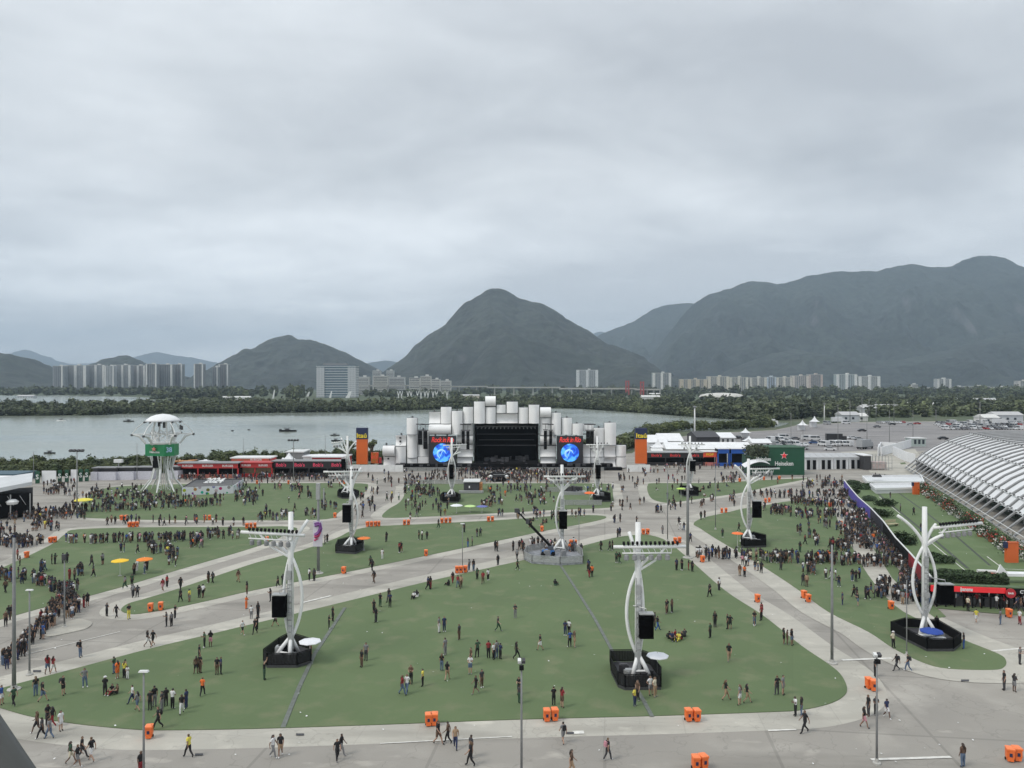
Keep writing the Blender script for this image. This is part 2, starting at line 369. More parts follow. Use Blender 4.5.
TRENCH = mat('cable_cover', (.13, .145, .13), .8, .2, 2)
for pts, wd in (([(345,608),(331,630),(315,654),(300,686),(283,728)], .38), ([(560,565),(575,588),(594,618),(612,651),(622,668),(640,695),(652,717)], .34)):
    P = gp(pts); mb = MB()
    for i in range(len(P)-1):
        a, b = P[i], P[i+1]; t = b-a; c = (a+b)/2; mb.box((c.x, c.y, .085), (t.length+.05, wd, .05), atan2(t.y, t.x), top=.92)
    o = mb.build('cable_ramp', TRENCH)
    tag(o, 'grey cable ramp crossing the turf below the %s tower' % ('white-parasol' if pts[0][0] < 400 else 'crane-side'), 'cable ramp', 'cable ramps on the turf')
for x, y in ((206,690*1.0),(199,755),(37,671.5),(570,733.5),(965,681),(300,735)):
    sheet('drain_cover', gp([(x-4, y-1), (x+4, y-1), (x+4, y+1), (x-4, y+1)]), .05, DARK)

# ---------------------------------------------------------------- mountains
def rock_forest(name, c, rock, thr=.70):
    m = bpy.data.materials.new(name); m.use_nodes = True; nt = m.node_tree; L = nt.links.new; b = nt.nodes['Principled BSDF']
    g = nt.nodes.new('ShaderNodeNewGeometry')
    def nz(s, d):
        n = nt.nodes.new('ShaderNodeTexNoise'); n.inputs['Scale'].default_value = s; n.inputs['Detail'].default_value = d; L(g.outputs['Position'], n.inputs['Vector']); return n.outputs['Fac']
    a = nz(.022, 8); bb = nz(.0035, 5)
    x = nt.nodes.new('ShaderNodeMix'); x.data_type = 'RGBA'; x.inputs[6].default_value = (*[v*.55 for v in c], 1); x.inputs[7].default_value = (*[v*1.45 for v in c], 1)
    r = nt.nodes.new('ShaderNodeMapRange'); r.inputs[1].default_value = .35; r.inputs[2].default_value = .65; L(a, r.inputs[0]); L(r.outputs[0], x.inputs[0])
    s = nt.nodes.new('ShaderNodeSeparateXYZ'); L(g.outputs['Normal'], s.inputs[0])
    ad = nt.nodes.new('ShaderNodeMath'); ad.operation = 'SUBTRACT'; L(bb, ad.inputs[0]); L(s.outputs['Z'], ad.inputs[1])
    r3 = nt.nodes.new('ShaderNodeMapRange'); r3.inputs[1].default_value = thr-.75; r3.inputs[2].default_value = thr-.60; L(ad.outputs[0], r3.inputs[0])
    y = nt.nodes.new('ShaderNodeMix'); y.data_type = 'RGBA'; L(r3.outputs[0], y.inputs[0]); L(x.outputs[2], y.inputs[6]); y.inputs[7].default_value = (*rock, 1)
    q_ = nt.nodes.new('ShaderNodeMix'); q_.data_type = 'RGBA'; q_.blend_type = 'MULTIPLY'; q_.inputs[0].default_value = 1; lf = nt.nodes.new('ShaderNodeMapRange'); lf.inputs[1].default_value = .35; lf.inputs[2].default_value = .65; lf.inputs[3].default_value = .75; lf.inputs[4].default_value = 1.3; L(nz(.0016, 4), lf.inputs[0]); L(y.outputs[2], q_.inputs[6]); L(lf.outputs[0], q_.inputs[7]); y = q_
    L(y.outputs[2], b.inputs['Base Color']); b.inputs['Roughness'].default_value = .95
    bp = nt.nodes.new('ShaderNodeBump'); bp.inputs['Strength'].default_value = 1; bp.inputs['Distance'].default_value = 18; L(a, bp.inputs['Height']); L(bp.outputs[0], b.inputs['Normal'])
    return m
FOREST = rock_forest('forest_slope', (.026, .033, .026), (.10, .10, .10), .80)
CLIFF = rock_forest('cliff_slope', (.028, .034, .027), (.11, .11, .11), .64)
def mountain(name, sil, D, front, back, amp, m, seed, nx=180, ny=70):
    X = [(x-512)*D/F for x, y in sil]; H = [(YH-y)*D/F+CH for x, y in sil]
    H = [max(0, h) for h in H]
    def sh(x):
        if x <= X[0] or x >= X[-1]: return 0 if (x < X[0] and H[0] < 60) or (x > X[-1] and H[-1] < 60) else (H[0] if x <= X[0] else H[-1])
        for i in range(len(X)-1):
            if X[i] <= x <= X[i+1]:
                t = (x-X[i])/(X[i+1]-X[i]); 
                p0, p1, p2, p3 = H[max(i-1, 0)], H[i], H[i+1], H[min(i+2, len(H)-1)]
                v = .5*(2*p1+(p2-p0)*t+(2*p0-5*p1+4*p2-p3)*t*t+(3*p1-p0-3*p2+p3)*t**3)
                return max(0, .6*v+.4*(p1+(p2-p1)*t))
        return 0
    V = []; x0, x1 = X[0]-60, X[-1]+60
    for j in range(ny+1):
        t = -1+2*j/ny
        y = D+(front*t if t < 0 else back*t)
        for i in range(nx+1):
            x = x0+(x1-x0)*i/nx
            p = Vector((x*.0011+seed*7.3, y*.0011, seed))
            wv = noise.noise(p*1.3)*amp*1.6
            base = sh(x+wv*abs(t)*1.5)
            fall = (1-abs(t))**1.25 if t < 0 else (1-t)**.8
            g_ = max(0, fall)
            rid = noise.ridged_multi_fractal(Vector((x*.0018+seed, y*.0009, seed*3)), 1.0, 2.1, 5, 1.0, 2.0)-1.0
            fine = noise.fractal(Vector((x*.012, y*.012, seed)), .8, 2.2, 4)
            z = base*g_+ rid*amp*1.5*min(1, abs(t)*3)*min(1, base/120)*min(1, (1-abs(t))*4) + fine*9*min(1, base/40)
            # keep the crest the highest line
            lim = base*(1-.12*abs(t)*3 if abs(t) < .3 else .9)
            z = min(z, lim if abs(t) > .02 else z)
            V.append((x, y, max(z, -3)))
    Fc = [(j*(nx+1)+i, j*(nx+1)+i+1, (j+1)*(nx+1)+i+1, (j+1)*(nx+1)+i) for j in range(ny) for i in range(nx)]
    o = MB().add(V, Fc).build(name, m, smooth=True); o['kind'] = 'structure'; return o
mountain('hills', [(-160,372),(-110,356),(-70,346),(-35,346),(0,352.5),(12,355),(25,364),(45,374),(58,381),(75,386)], 3300, 700, 600, 40, FOREST, 1, 110, 50)
mountain('mountain', [(-60,352),(0,356),(22,350),(32,351),(45,357),(70,364),(100,362),(130,358),(150,353),(158,352),(172,355),(195,358),(219,363),(245,363),(280,372)], 15500, 1800, 1500, 120, FOREST, 2, 140, 30)
mountain('hills', [(76,378),(88,369),(97,363),(108,358),(121,355.5),(133,357.5),(145,364),(160,371),(180,377)], 4200, 500, 500, 25, FOREST, 3, 80, 40)
mountain('mountain', [(222,384),(231,378),(242,369),(254,354),(262,345),(270,339),(281,335.6),(291,336),(298,339.3),(309,339.5),(320,342),(332,347),(352,356),(371,367),(390,376),(402,384)], 4500, 900, 700, 55, CLIFF, 4, 150, 70)
mountain('mountain', [(340,374),(360,368),(368,363),(386,360.5),(400,363),(420,370),(440,378)], 12500, 1200, 1000, 80, FOREST, 5, 60, 30)
mountain('mountain', [(362,386),(378,376),(390,367),(403.5,358),(414,347),(425,337),(444.5,324),(455,313),(464,304),(476,297),(487.5,290.5),(496,288),(507,291),(519,299),(542,303.5),(555,311),(566,318),(593,333.5),(612.5,347),(632,358.5),(652,369),(671,377),(690,384)], 4300, 1050, 800, 70, CLIFF, 6, 230, 100)
mountain('hills', [(455,386),(470,368),(485,350),(500,338),(511,334),(530,341),(560,349),(600,357),(640,368),(680,381),(700,386)], 3500, 400, 500, 45, FOREST, 7, 150, 50)
mountain('mountain', [(560,350),(580,340),(590,335),(600,331.5),(608,333),(620,332),(640,338)], 14500, 1200, 1000, 70, FOREST, 8, 60, 30)
mountain('mountain', [(575,352),(597,337),(610,330),(632,322),(653.7,309),(671,304.6),(688,303),(705,306),(730,315),(780,330)], 8200, 1700, 1200, 110, FOREST, 9, 140, 70)
mountain('mountain', [(640,372),(660,345),(678,322),(688,310),(697,301),(710,294),(732,288),(747,282),(762,281),(775,284),(788,283),(810,275.5),(831.5,272),(875,271),(892,267),(910,264),(931,267),(953,265.6),(966,259.5),(979,256),(992,256),(1005,258),(1018,265),(1050,274),(1090,290),(1160,320)], 6200, 1900, 1200, 150, FOREST, 10, 300, 110)
mountain('hills', [(700,382),(740,366),(780,352),(800,350),(830,358),(860,366),(900,360),(950,350),(990,338),(1020,333),(1060,330),(1110,345),(1150,370)], 4600, 900, 700, 70, FOREST, 11, 200, 60)
# bare quarry marks high on the range
for x, y, s in ((940, 323, 22), (873, 355, 26)):
    d = 5000; 
# ---------------------------------------------------------------- woods
def leafy(r, h, n, size, flat=1.0, core=True, seed=0):
    rg = random.Random(seed); mb = MB()
    lob = [(Vector((rg.uniform(-.45, .45)*r, rg.uniform(-.45, .45)*r, h*(.30+rg.uniform(-.1, .35)))), r*rg.uniform(.42, .68)) for _ in range(5)]
    for k in range(n):
        c, rr = lob[k % 5]
        u = Vector((rg.gauss(0, 1), rg.gauss(0, 1), rg.gauss(0, .8)+.25)).normalized()
        p = c+Vector((u.x*rr, u.y*rr, u.z*rr*h/(2*r)*1.5))*rg.uniform(.75, 1.08)
        if p.z < .02*h: p.z = .02*h+rg.random()*.1*h
        a = Vector((rg.gauss(0, 1), rg.gauss(0, 1), rg.gauss(0, 1))).normalized()*size*rg.uniform(.6, 1.3)
        b = a.cross(u).normalized()*size*rg.uniform(.5, 1.1)
        mb.add([p-a*.5-b*.4, p+a*.5-b*.3, p+a*.35+b*.5, p-a*.4+b*.45], [(0, 1, 2, 3)])
    if core:
        for c, rr in lob:
            q = .78*rr; k = h/(2*r)*1.5
            V = [c+Vector((cos(t)*q*cos(ph), sin(t)*q*cos(ph), sin(ph)*q*k)) for ph in (-.9, -.1, .75) for t in [i*pi/3+ph for i in range(6)]]+[c+Vector((0, 0, q*k))]
            V = [Vector((v.x, v.y, max(v.z, 0))) for v in V]
            mb.add(V, [(i*6+j, i*6+(j+1) % 6, i*6+6+(j+1) % 6, i*6+6+j) for i in range(2) for j in range(6)]+[(12+j, 12+(j+1) % 6, 18) for j in range(6)])
    return mb
TPL = [leafy(1, 2, 70, .42, seed=i) for i in range(7)]
TPN = [leafy(1, 2, 220, .22, seed=20+i) for i in range(5)]
def woods(name, spots, m, tpl=TPL):
    mb = MB()
    for (p, r, h) in spots:
        t = random.choice(tpl); a = U(0, 6.28); ca, sa = cos(a), sin(a)
        mb.add([(p.x+(v[0]*ca-v[1]*sa)*r, p.y+(v[0]*sa+v[1]*ca)*r, p.z-.4+v[2]*h*.5) for v in t.v], t.f)
    return tag(mb.build(name, m), kind='stuff')
def px_spots(poly, n, r0, r1, h0, h1, z=0):
    xs = [p[0] for p in poly]; ys = [p[1] for p in poly]; out = []
    while len(out) < n:
        x, y = U(min(xs), max(xs)), U(min(ys), max(ys))
        if in_poly((x, y), poly):
            r = U(r0, r1); p = G(x, y); p.z = z; out.append((p, r, r*U(h0, h1)))
    return out
def edge_spots(pts, n, r0, r1, h0, h1, dy=0):
    out = []; P = gp(pts); Ls = [(P[i+1]-P[i]).length for i in range(len(P)-1)]; T = sum(Ls)
    for k in range(n):
        s = (k+R())/n*T; i = 0
        while i < len(Ls)-1 and s > Ls[i]: s -= Ls[i]; i += 1
        p = P[i].lerp(P[i+1], min(1, s/Ls[i])); r = U(r0, r1); out.append((Vector((p.x, p.y+U(0, dy), 0)), r, r*U(h0, h1)))
    return out
woods('island_mangrove_woods', px_spots([(-70,415.6),(98,414.4),(112,413),(256,412.5),(380,410),(380,405),(250,403.5),(215,401),(160,405),(60,407),(-70,407)], 520, 3.6, 6, 1.4, 1.9)
      + edge_spots([(-100,416),(100,414.6),(112,413.2),(256,412.7),(400,410.3)], 170, 3.5, 5.5, 1.2, 1.8, 6), LEAFD)
woods('far_bank_woods', px_spots([(150,399),(160,396),(250,396),(250,400)], 90, 7, 11, 1.4, 1.9)
      + px_spots([(-160,394.8),(-160,392.4),(235,392.4),(235,396.5),(150,396),(60,395.2),(-100,394.8)], 260, 9, 14, 1.3, 1.7)
      + px_spots([(225,399),(320,400),(320,396),(360,393),(230,392)], 40, 8, 12, 1.6, 2.4), LEAFD)
woods('opposite_bank_woods', px_spots([(352,397),(480,397),(480,392.6),(352,392.2)], 140, 6, 11, 1.2, 1.7)+px_spots([(380,410),(470,407.5),(520,406.5),(580,408),(640,412),(640,402),(560,400),(470,401),(380,403.5)], 330, 4, 6.5, 1.3, 2.0)
      + edge_spots([(400,410.3),(470,407.8),(520,406.8),(580,408.3),(640,412.3),(700,416.8),(775,421)], 190, 3, 5, 1.3, 1.9, 5), LEAFD)
woods('plain_woods', px_spots([(500,399),(640,404),(640,411.5),(700,416),(775,420),(830,418),(900,417),(1060,414),(1060,396),(900,394),(640,392.5),(500,393)], 1150, 3.6, 7.2, 1.2, 1.8)
      + px_spots([(480,392),(640,391),(1060,392),(1060,398),(900,396),(640,395),(480,394)], 420, 9, 15, 1.2, 1.7), LEAFD)
woods('near_bank_shrubs', edge_spots([(-60,474.5),(0,471.5),(100,469.5),(180,466.8),(300,461.5),(400,459.5),(470,458.5)], 230, 1.5, 2.6, 1.3, 2.0, 6)
      + px_spots([(-60,480),(-60,475),(0,472),(150,468.6),(178,468),(178,471),(60,474.5),(0,477)], 150, 1.3, 2.2, 1.3, 1.9)
      + edge_spots([(590,455),(630,448.5),(648,436),(675,430.4),(722,429.4),(775,426.4)], 130, 2.5, 4, 1.2, 1.6, 14), LEAF, TPN)
# ---------------------------------------------------------------- far buildings
def facade(name, wall, win, fl=3.2, bay=3.6, mort=.45):
    m = bpy.data.materials.new(name); m.use_nodes = True; nt = m.node_tree; L = nt.links.new; b = nt.nodes['Principled BSDF']
    tc = nt.nodes.new('ShaderNodeTexCoord'); s = nt.nodes.new('ShaderNodeSeparateXYZ'); L(tc.outputs['Object'], s.inputs[0])
    ad = nt.nodes.new('ShaderNodeMath'); L(s.outputs['X'], ad.inputs[0]); L(s.outputs['Y'], ad.inputs[1])
    c = nt.nodes.new('ShaderNodeCombineXYZ'); L(ad.outputs[0], c.inputs[0]); L(s.outputs['Z'], c.inputs[1])
    br = nt.nodes.new('ShaderNodeTexBrick'); br.offset = 0; br.inputs['Scale'].default_value = 1; br.inputs['Brick Width'].default_value = bay; br.inputs['Row Height'].default_value = fl
    br.inputs['Mortar Size'].default_value = mort; br.inputs['Color1'].default_value = (*win, 1); br.inputs['Color2'].default_value = (*[v*1.5 for v in win], 1); br.inputs['Mortar'].default_value = (*wall, 1)
    L(c.outputs[0], br.inputs['Vector']); L(br.outputs['Color'], b.inputs['Base Color']); b.inputs['Roughness'].default_value = .6
    return m
def tower_block(x0, x1, yt, d, wall, win, label, cat='apartment tower', group='apartment towers across the lagoon', piers=2, depth=None, crown=True, pc=(.62, .62, .60), mort=.5, name='apartment_tower'):
    X0, X1 = PX(x0, d), PX(x1, d); W = X1-X0; H = PZ(yt, d); D = depth or max(14, min(22, W*.8))
    t = thing(name, label, cat, ((X0+X1)/2, d+D/2, -.5), 0, group)
    fm = facade('facade_%d' % len(bpy.data.materials), tuple(v_*(.8 if max(wall) < .45 else 1.12) for v_ in wall), win, 3.2, 3.4, mort)
    MB().box((0, 0, H/2), (W*.985, D, H)).build('wall', fm, t)
    nw = max(2, int(W/7)) if piers else max(2, int(W/6))
    if name == 'apartment_tower':
        for k in range(nw): MB().box((-W*.36+W*.72*(k+.5)/nw, -D/2-.12, H/2), (W*.72/nw*.42, .3, H*.96)).build('window_strip', WSTRIP if max(wall) < .36 else WSTR2, t)
    else:
        for z_ in range(int(H/4)): MB().box((0, -D/2-.12, 2.6+z_*4), (W*.9, .3, 1.5)).build('window_strip', WSTRIP, t)
    if crown:
        MB().box((0, 0, H+.6), (W, D+1, 1.2)).build('roof', mat('roof_slab', (.45, .45, .44), .8), t)
        MB().box((W*.1, 0, H+2.9), (min(7, W*.3), D*.5, 3.4)).build('roof_housing', mat('pier_%.2f%.2f%.2f' % pc, pc, .7), t)
    pm = mat('pier_%.2f%.2f%.2f' % pc, pc, .7)
    for k in range(piers):
        xx = (-W*.44+W*.88*k/(piers-1)) if piers > 1 else W*.3
        MB().box((xx, -D/2-.7, H/2-.6), (max(2.0, W*.13), 2.2, H+1.2)).build('stair_shaft' if k % 2 else 'balcony_column', pm, t)
    return t
WSTRIP = mat('window_shade', (.075, .08, .085), .4, .3, .2); WSTR2 = mat('window_shade_pale', (.19, .20, .205), .5, .3, .2)
WIN = (.16, .18, .20); GW = (.50, .52, .53)
for i, (x0, x1, yt, wl, n, lb) in enumerate((
    (52.5,64.5,366,(.30,.31,.32),1,'grey slab apartment block at the outer end of the lagoon row'),
    (65,86,365.4,(.36,.37,.38),3,'wide grey block with white shafts beside the outermost grey slab'),
    (87,104.5,365,(.40,.42,.44),3,'wide pale grey block, third along the lagoon row from the hills'),
    (105,113.8,366,(.44,.45,.46),2,'narrow pale block between two wide ones in the lagoon row'),
    (114.5,130.5,365,(.40,.40,.40),3,'pale block just under the small dark hill behind the row'),
    (131,145,365.5,(.42,.37,.35),3,'pinkish block midway along the lagoon row of towers'),
    (146,156.5,364,(.30,.29,.28),2,'brown block with white edges following the pinkish one'),
    (157.3,172.3,364.5,(.27,.26,.25),2,'dark brown wide block with white edges near the row end'),
    (173,182,364.4,(.25,.24,.23),2,'dark brown block closing the continuous lagoon row'),
    (194,203,364,(.24,.22,.21),2,'slender dark tower standing alone past the lagoon row'),
    (212,218.5,367,(.26,.26,.26),1,'short dark tower tucked beside the last white-edged tower'),
    (218.8,228,364.3,(.24,.22,.21),2,'last dark tower with white edges before the cliffed hill'))):
    tower_block(x0, x1, yt, 2450+(i % 3)*35, wl, WIN, lb, piers=n)
for (x0, x1, yt, wl, n, lb, pc) in (
    (576.5,598,370,(.46,.49,.50),3,'pale twin-fronted tower standing alone before the main peak',(.62,.64,.64)),
    (652.7,671,373,(.42,.44,.43),3,'pale tower with dark bays next to the red viaduct pylons',(.66,.66,.63)),
    (680,707,379.3,(.46,.40,.30),4,'low wide beige block at the start of the long cream row',(.52,.46,.36)),
    (708,729,376.5,(.56,.52,.42),3,'cream block after the low beige one in the long row',(.62,.58,.48)),
    (729.5,748,377.3,(.55,.53,.45),3,'cream block with a wide gap after it in the long row',(.60,.58,.50)),
    (750,766.5,377.7,(.52,.50,.44),3,'greyish cream block after the gap in the long row',(.60,.58,.52)),
    (767,776,377,(.36,.44,.54),2,'pale blue narrow block in the long cream row',(.52,.58,.64)),
    (776.5,792,377.5,(.54,.51,.43),3,'cream block beside the pale blue one in the long row',(.60,.57,.50)),
    (792.5,808.5,375.8,(.54,.47,.41),2,'taller rosy cream block near the end of the long row',(.62,.56,.50)),
    (809,822.5,374.6,(.40,.32,.29),2,'brownish pink block closing the long cream row',(.52,.44,.40)),
    (836.5,857,374.3,(.42,.50,.50),3,'teal and white tower with stepped top beyond the car park',(.68,.68,.66)),
    (858.5,880,376.3,(.56,.56,.52),3,'white tower with a central shaft beside the teal one',(.70,.70,.68)),
    (937.5,951,379,(.46,.47,.46),3,'small isolated pale tower under the quarry slope',(.62,.62,.60)),
    (1018.5,1032,381,(.5,.48,.44),2,'pale block cut by the picture edge above the car park',(.60,.58,.54))):
    tower_block(x0, x1, yt, 2300, wl, WIN, lb, group='apartment towers under the right-hand mountains', piers=n, pc=pc)
# low blocks round the glass building and beyond
k = 0
for (x0, x1, yt, d, wl, lb) in (
    (372.5,380.5,370.7,2300,(.46,.47,.46),'small white tower behind the glass office block, first of two'),
    (386.3,393.6,370.7,2300,(.46,.47,.46),'small white tower behind the glass office block, second of two'),
    (357,369,377,1900,(.46,.46,.44),'low pale block tucked beside the glass office block'),
    (373,388,376.2,1900,(.48,.47,.42),'low cream block below the two small white towers'),
    (388.5,405,377.2,1950,(.45,.46,.45),'low grey block in the middle of the white housing cluster'),
    (409,420,378,1800,(.50,.50,.46),'cream terrace block before the domed roofs'),
    (420.5,431,376.2,1850,(.54,.53,.48),'tallest cream block of the white housing cluster'),
    (431.5,440,379.5,1800,(.52,.51,.47),'stepped cream block at the viaduct side of the cluster'),
    (440.5,451,380.8,1850,(.56,.56,.53),'low white block where the viaduct begins'),
    (953,966,387,2300,(.60,.60,.58),'low white warehouse starting the long shed row'),
    (966.5,990,386.3,2350,(.56,.57,.56),'long white warehouse shed under the mountain'),
    (990.5,1014,387.2,2300,(.62,.62,.60),'low white warehouse ending the long shed row'),
    (912,918,384.5,2300,(.5,.5,.48),'small white house with upright front among the woods'),
    (919,930,387.5,2300,(.55,.53,.5),'small white row of houses among the woods')):
    tower_block(x0, x1, yt, d, wl, (.22,.23,.24), lb, 'building', 'low white buildings beyond the lagoon', piers=0, depth=18, pc=(.6,.6,.58), mort=.9, name='housing_block')
# glass office block
d = 1500; X0, X1 = PX(316, d), PX(356.3, d); H = PZ(365, d)
t = thing('office_building', 'blue glass office block with white floor bands on the far bank', 'building', ((X0+X1)/2, d+14, -.5))
W = X1-X0; gm = facade('office_glass', (.20,.26,.30), (.05,.09,.12), 4, 1.8, .18)
MB().box((0, 0, H/2), (W*.96, 26, H)).build('glass_front', gm, t)
for k in range(13): MB().box((0, 0, 3+k*(H-5)/12), (W, 27.2, .9)).build('floor_slab', WHITE, t)
for s in (-1, 1): MB().box((s*W*.39, -.4, H*.47), (W*.2, 28.6, H*.93)).build('side_wing', facade('wing_%d' % s, (.5,.52,.53), (.12,.15,.18), 4, 3, 1.0), t)
MB().box((-W*.05, 0, H+2), (W*.6, 14, 4)).build('roof_plant', MID, t)
for x, y0, h in ((375, 392.5, 9), (330, 394, 8), (366, 396, 7)):
    pass
# white sail-like fins on the far bank
for i, (x, yb, w_, h) in enumerate(((273.5,399,5,16),(297,398.5,7,15),(303,397,4,11),(308,397,8,10),(330.5,398.5,6,13),(348.5,398.5,12,13))):
    p = G(x, yb-.5); mb = MB()
    mb.add([(-w_/2, 0, 0), (w_*.15, 0, 0), (w_/2, .4, h), (w_*.1, .4, h*.93), (-w_/2, .9, 0), (w_*.15, .9, 0), (w_/2, 1, h), (w_*.1, 1, h*.93)], [(0,1,2,3),(7,6,5,4),(0,3,7,4),(1,5,6,2),(3,2,6,7),(0,4,5,1)])
    o = mb.build('sail_sculpture', WHITE, loc=p); tag(o, ('lone slim','tall leaning','thin upright','short wide','slanted','broadest')[i]+' white sail-shaped fin on the far bank by the glass block', 'sculpture', 'white fins on the far bank')
# white Y columns
for i, x in enumerate((398.5, 401.5, 408, 411, 417.5, 421, 425, 428, 433, 436.5, 443, 447)):
    p = G(x, 401); mb = MB(); h = 15
    mb.tube([(0, 0, 0), (0, 0, h*.5)], [.9, .7], 6); mb.tube([(0, 0, h*.5), (-1.8, 0, h)], [.7, .45], 6); mb.tube([(0, 0, h*.5), (1.8, 0, h)], [.7, .45], 6)
    nm = ('first','second','third','fourth','fifth','sixth','seventh','eighth','ninth','tenth','eleventh','last')[i]
    tag(mb.build('forked_column', WHITE, loc=p), nm+' white forked column of the row on the far bank', 'column', 'forked white columns on the far bank')
# viaduct with piers
t = thing('viaduct', 'long pale concrete viaduct running across the far bank', 'bridge', (0, 0, 0))
A = [(351,384.2,1700),(420,385.4,1750),(487,386.3,1800),(560,387.3,1800),(636,388.6,1750),(660,389,1720)]
P = [Vector((PX(x, d), d, PZ(y, d))) for x, y, d in A]; CON = mat('old_concrete', (.40,.395,.37), .85, .1, .05)
mb = MB()
for i in range(len(P)-1):
    a, b = P[i], P[i+1]; tt = b-a; c = (a+b)/2; mb.box((c.x, c.y, c.z-1.6), (tt.length+1, 12, 3.2), atan2(tt.y, tt.x))
mb.build('deck', CON, t)
for k in range(20):
    s = k/19*(len(P)-1.001); i = int(s); p = P[i].lerp(P[i+1], s-i)
    MB().box((p.x, p.y, (p.z-3)/2), (3, 4, p.z-3)).build('pier', CON, t)
PYL = mat('pylon_red', (.36,.07,.07), .6)
for i, (x0, x1, yt) in enumerate(((624.5,629,380.3),(639.5,643.3,381.2))):
    d = 1735; h = PZ(yt, d); xx = PX((x0+x1)/2, d)
    t = thing('pylon', ('taller','shorter')[i]+' dull red pylon straddling the end of the viaduct', 'pylon', (xx, d, -.5), 0, 'red viaduct pylons')
    for s in (-1, 1): MB().box((s*3.1, -9, h/2), (3, 3, h), top=.9).build('leg', PYL, t)
    for q in (.35, .62, .93): MB().box((0, -9, h*q), (6.4, 2, 2)).build('cross_beam', PYL, t)
# pale oval roof in the woods
d = 1230; t = thing('sports_hall', 'low white oval roof rising out of the woods', 'building', (PX(725, d), d+20, -.5))
mb = MB(); mb.lathe((0, 0, 0), [(36, 4), (36, 6), (33, 9), (24, 11), (10, 12), (0.1, 12.3)], 28); o = mb.build('roof', mat('pale_roof', (.55,.54,.50), .7, .08, .1), t, True)
MB().lathe((0, 0, 0), [(34.5, 0), (34.5, 5)], 28).build('wall', CON, t)
# small houses glimpsed among the trees
HM = [mat('house_wall_%d' % i, c, .8) for i, c in enumerate(((.62,.62,.60),(.55,.50,.42),(.48,.50,.52)))]; HR = mat('house_roof', (.30,.20,.16), .8); HR2 = mat('house_roof_grey', (.46,.46,.46), .8)
for i, (x, y, w_, h) in enumerate(((651,402,26,8),(575,400.5,60,4),(851,421.5,12,5),(863,420.5,7,3.5),(975,403,60,5),(1010,422.5,18,5.5),(992,423,10,4),(880,413,26,6),(903,412,18,5),(655,397,20,6),(470,398,34,5),(870,414.5,12,6),(922,407.5,30,4),(20,393,20,6),(25,398,30,4),(235,399.5,50,4),(1016,392.5,40,10))):
    p = G(x, y); t = thing('house', '', 'house', (p.x, p.y, -.5), 0, 'small buildings among the trees')
    t['label'] = ('small square white house by the lagoon woods','long thin white shed by the water','pale service building behind the car park','low pale shed next to the service building','long flat roof among the plain woods','white two-storey building at the car park end','low tan building beside the two-storey white one','wide pale roof beyond the lorry park','flat cream roof among street poles','hidden grey house behind the red pylons','low pale wall under the viaduct','tiny shed beside the parked lorries','low roof in the wooded plain','white hut on the farthest bank','low white jetty building on the farthest bank','long pale wall at the mangrove point','pale block deep in the woods under the range')[i]
    MB().box((0, 6, h/2), (w_, 12, h)).build('wall', HM[i % 3], t)
    MB().profx([(-.6, h), (12.6, h), (6, h+2.2)], -w_/2-.5, w_/2+.5).build('roof', HR2 if i % 3 else HM[0], t)
    for q in range(min(6, int(w_/5))): MB().box((-w_/2+2.5+q*5, -.03, h*.55), (1.6, .1, 1.4)).build('window', GLASS, t)

# ---------------------------------------------------------------- main stage
SD = 236.0
def q(x, y, d=SD): return Vector((PX(x, d), d, PZ(y, d)))
st = thing('main_stage', 'huge stage of stacked white curved panels round a black opening', 'stage', (PX(506, SD), SD, 0))
org = Vector(st.location)
PANEL = mat('panel_skin', (.82, .825, .82), .5, .06, .25); PEDGE = mat('panel_edge', (.10, .11, .12), .6)
def panel(x0, y0, x1, y1, kind='v', dd=0.0):
    d = SD+dd; a = q(x0, y1, d)-org; b = q(x1, y0, d)-org; W = b.x-a.x-.12; H = b.z-a.z-.12; cx_, cz = (a.x+b.x)/2, (a.z+b.z)/2
    mb = MB(); n = 12; bul = {'v': min(W*.30, 1.0), 'h': min(H*.5, 1.6), 'c': -min(H*.3, .9), 'w': -min(H*.35, 1.2), 'f': .12}[kind]
    V = []; hor = kind in ('h', 'c', 'w'); L_ = H if hor else W; O = W if hor else H
    for i in range(n+1):
        t = i/n; u = (t-.5)*L_
        if kind == 'h': th = (t-.5)*pi; u = sin(th)*L_/2; y = -bul*cos(th)
        else: y = -bul*(1-(2*t-1)**2)
        for s in (-.5, .5):
            V.append((s*O, y, u) if hor else (u, y, s*O))
    base = 1.3 if bul >= 0 else 1.3
    for i in range(n+1):
        t = i/n; u = (t-.5)*L_
        if kind == 'h': u = sin((t-.5)*pi)*L_/2
        for s in (-.5, .5): V.append((s*O, base, u) if hor else (u, base, s*O))
    Fc = []; o2 = 2*(n+1)
    for i in range(n):
        Fc += [(2*i, 2*i+1, 2*i+3, 2*i+2), (o2+2*i, o2+2*i+2, o2+2*i+3, o2+2*i+1), (2*i, 2*i+2, o2+2*i+2, o2+2*i), (2*i+1, o2+2*i+1, o2+2*i+3, 2*i+3)]
    Fc += [(0, o2, o2+1, 1), (2*n, 2*n+1, o2+2*n+1, o2+2*n)]
    mb.add([(v[0]+cx_, v[1]+(a.y+b.y)/2, v[2]+cz) for v in V], Fc)
    o = mb.build('cladding_panel', PANEL, st); bm = bmesh.new(); bm.from_mesh(o.data); bmesh.ops.recalc_face_normals(bm, faces=bm.faces); bm.to_mesh(o.data); bm.free()
    MB().box((cx_, (a.y+b.y)/2+1.55, cz), (W+.2, .4, H+.2)).build('panel_frame', PEDGE, o)
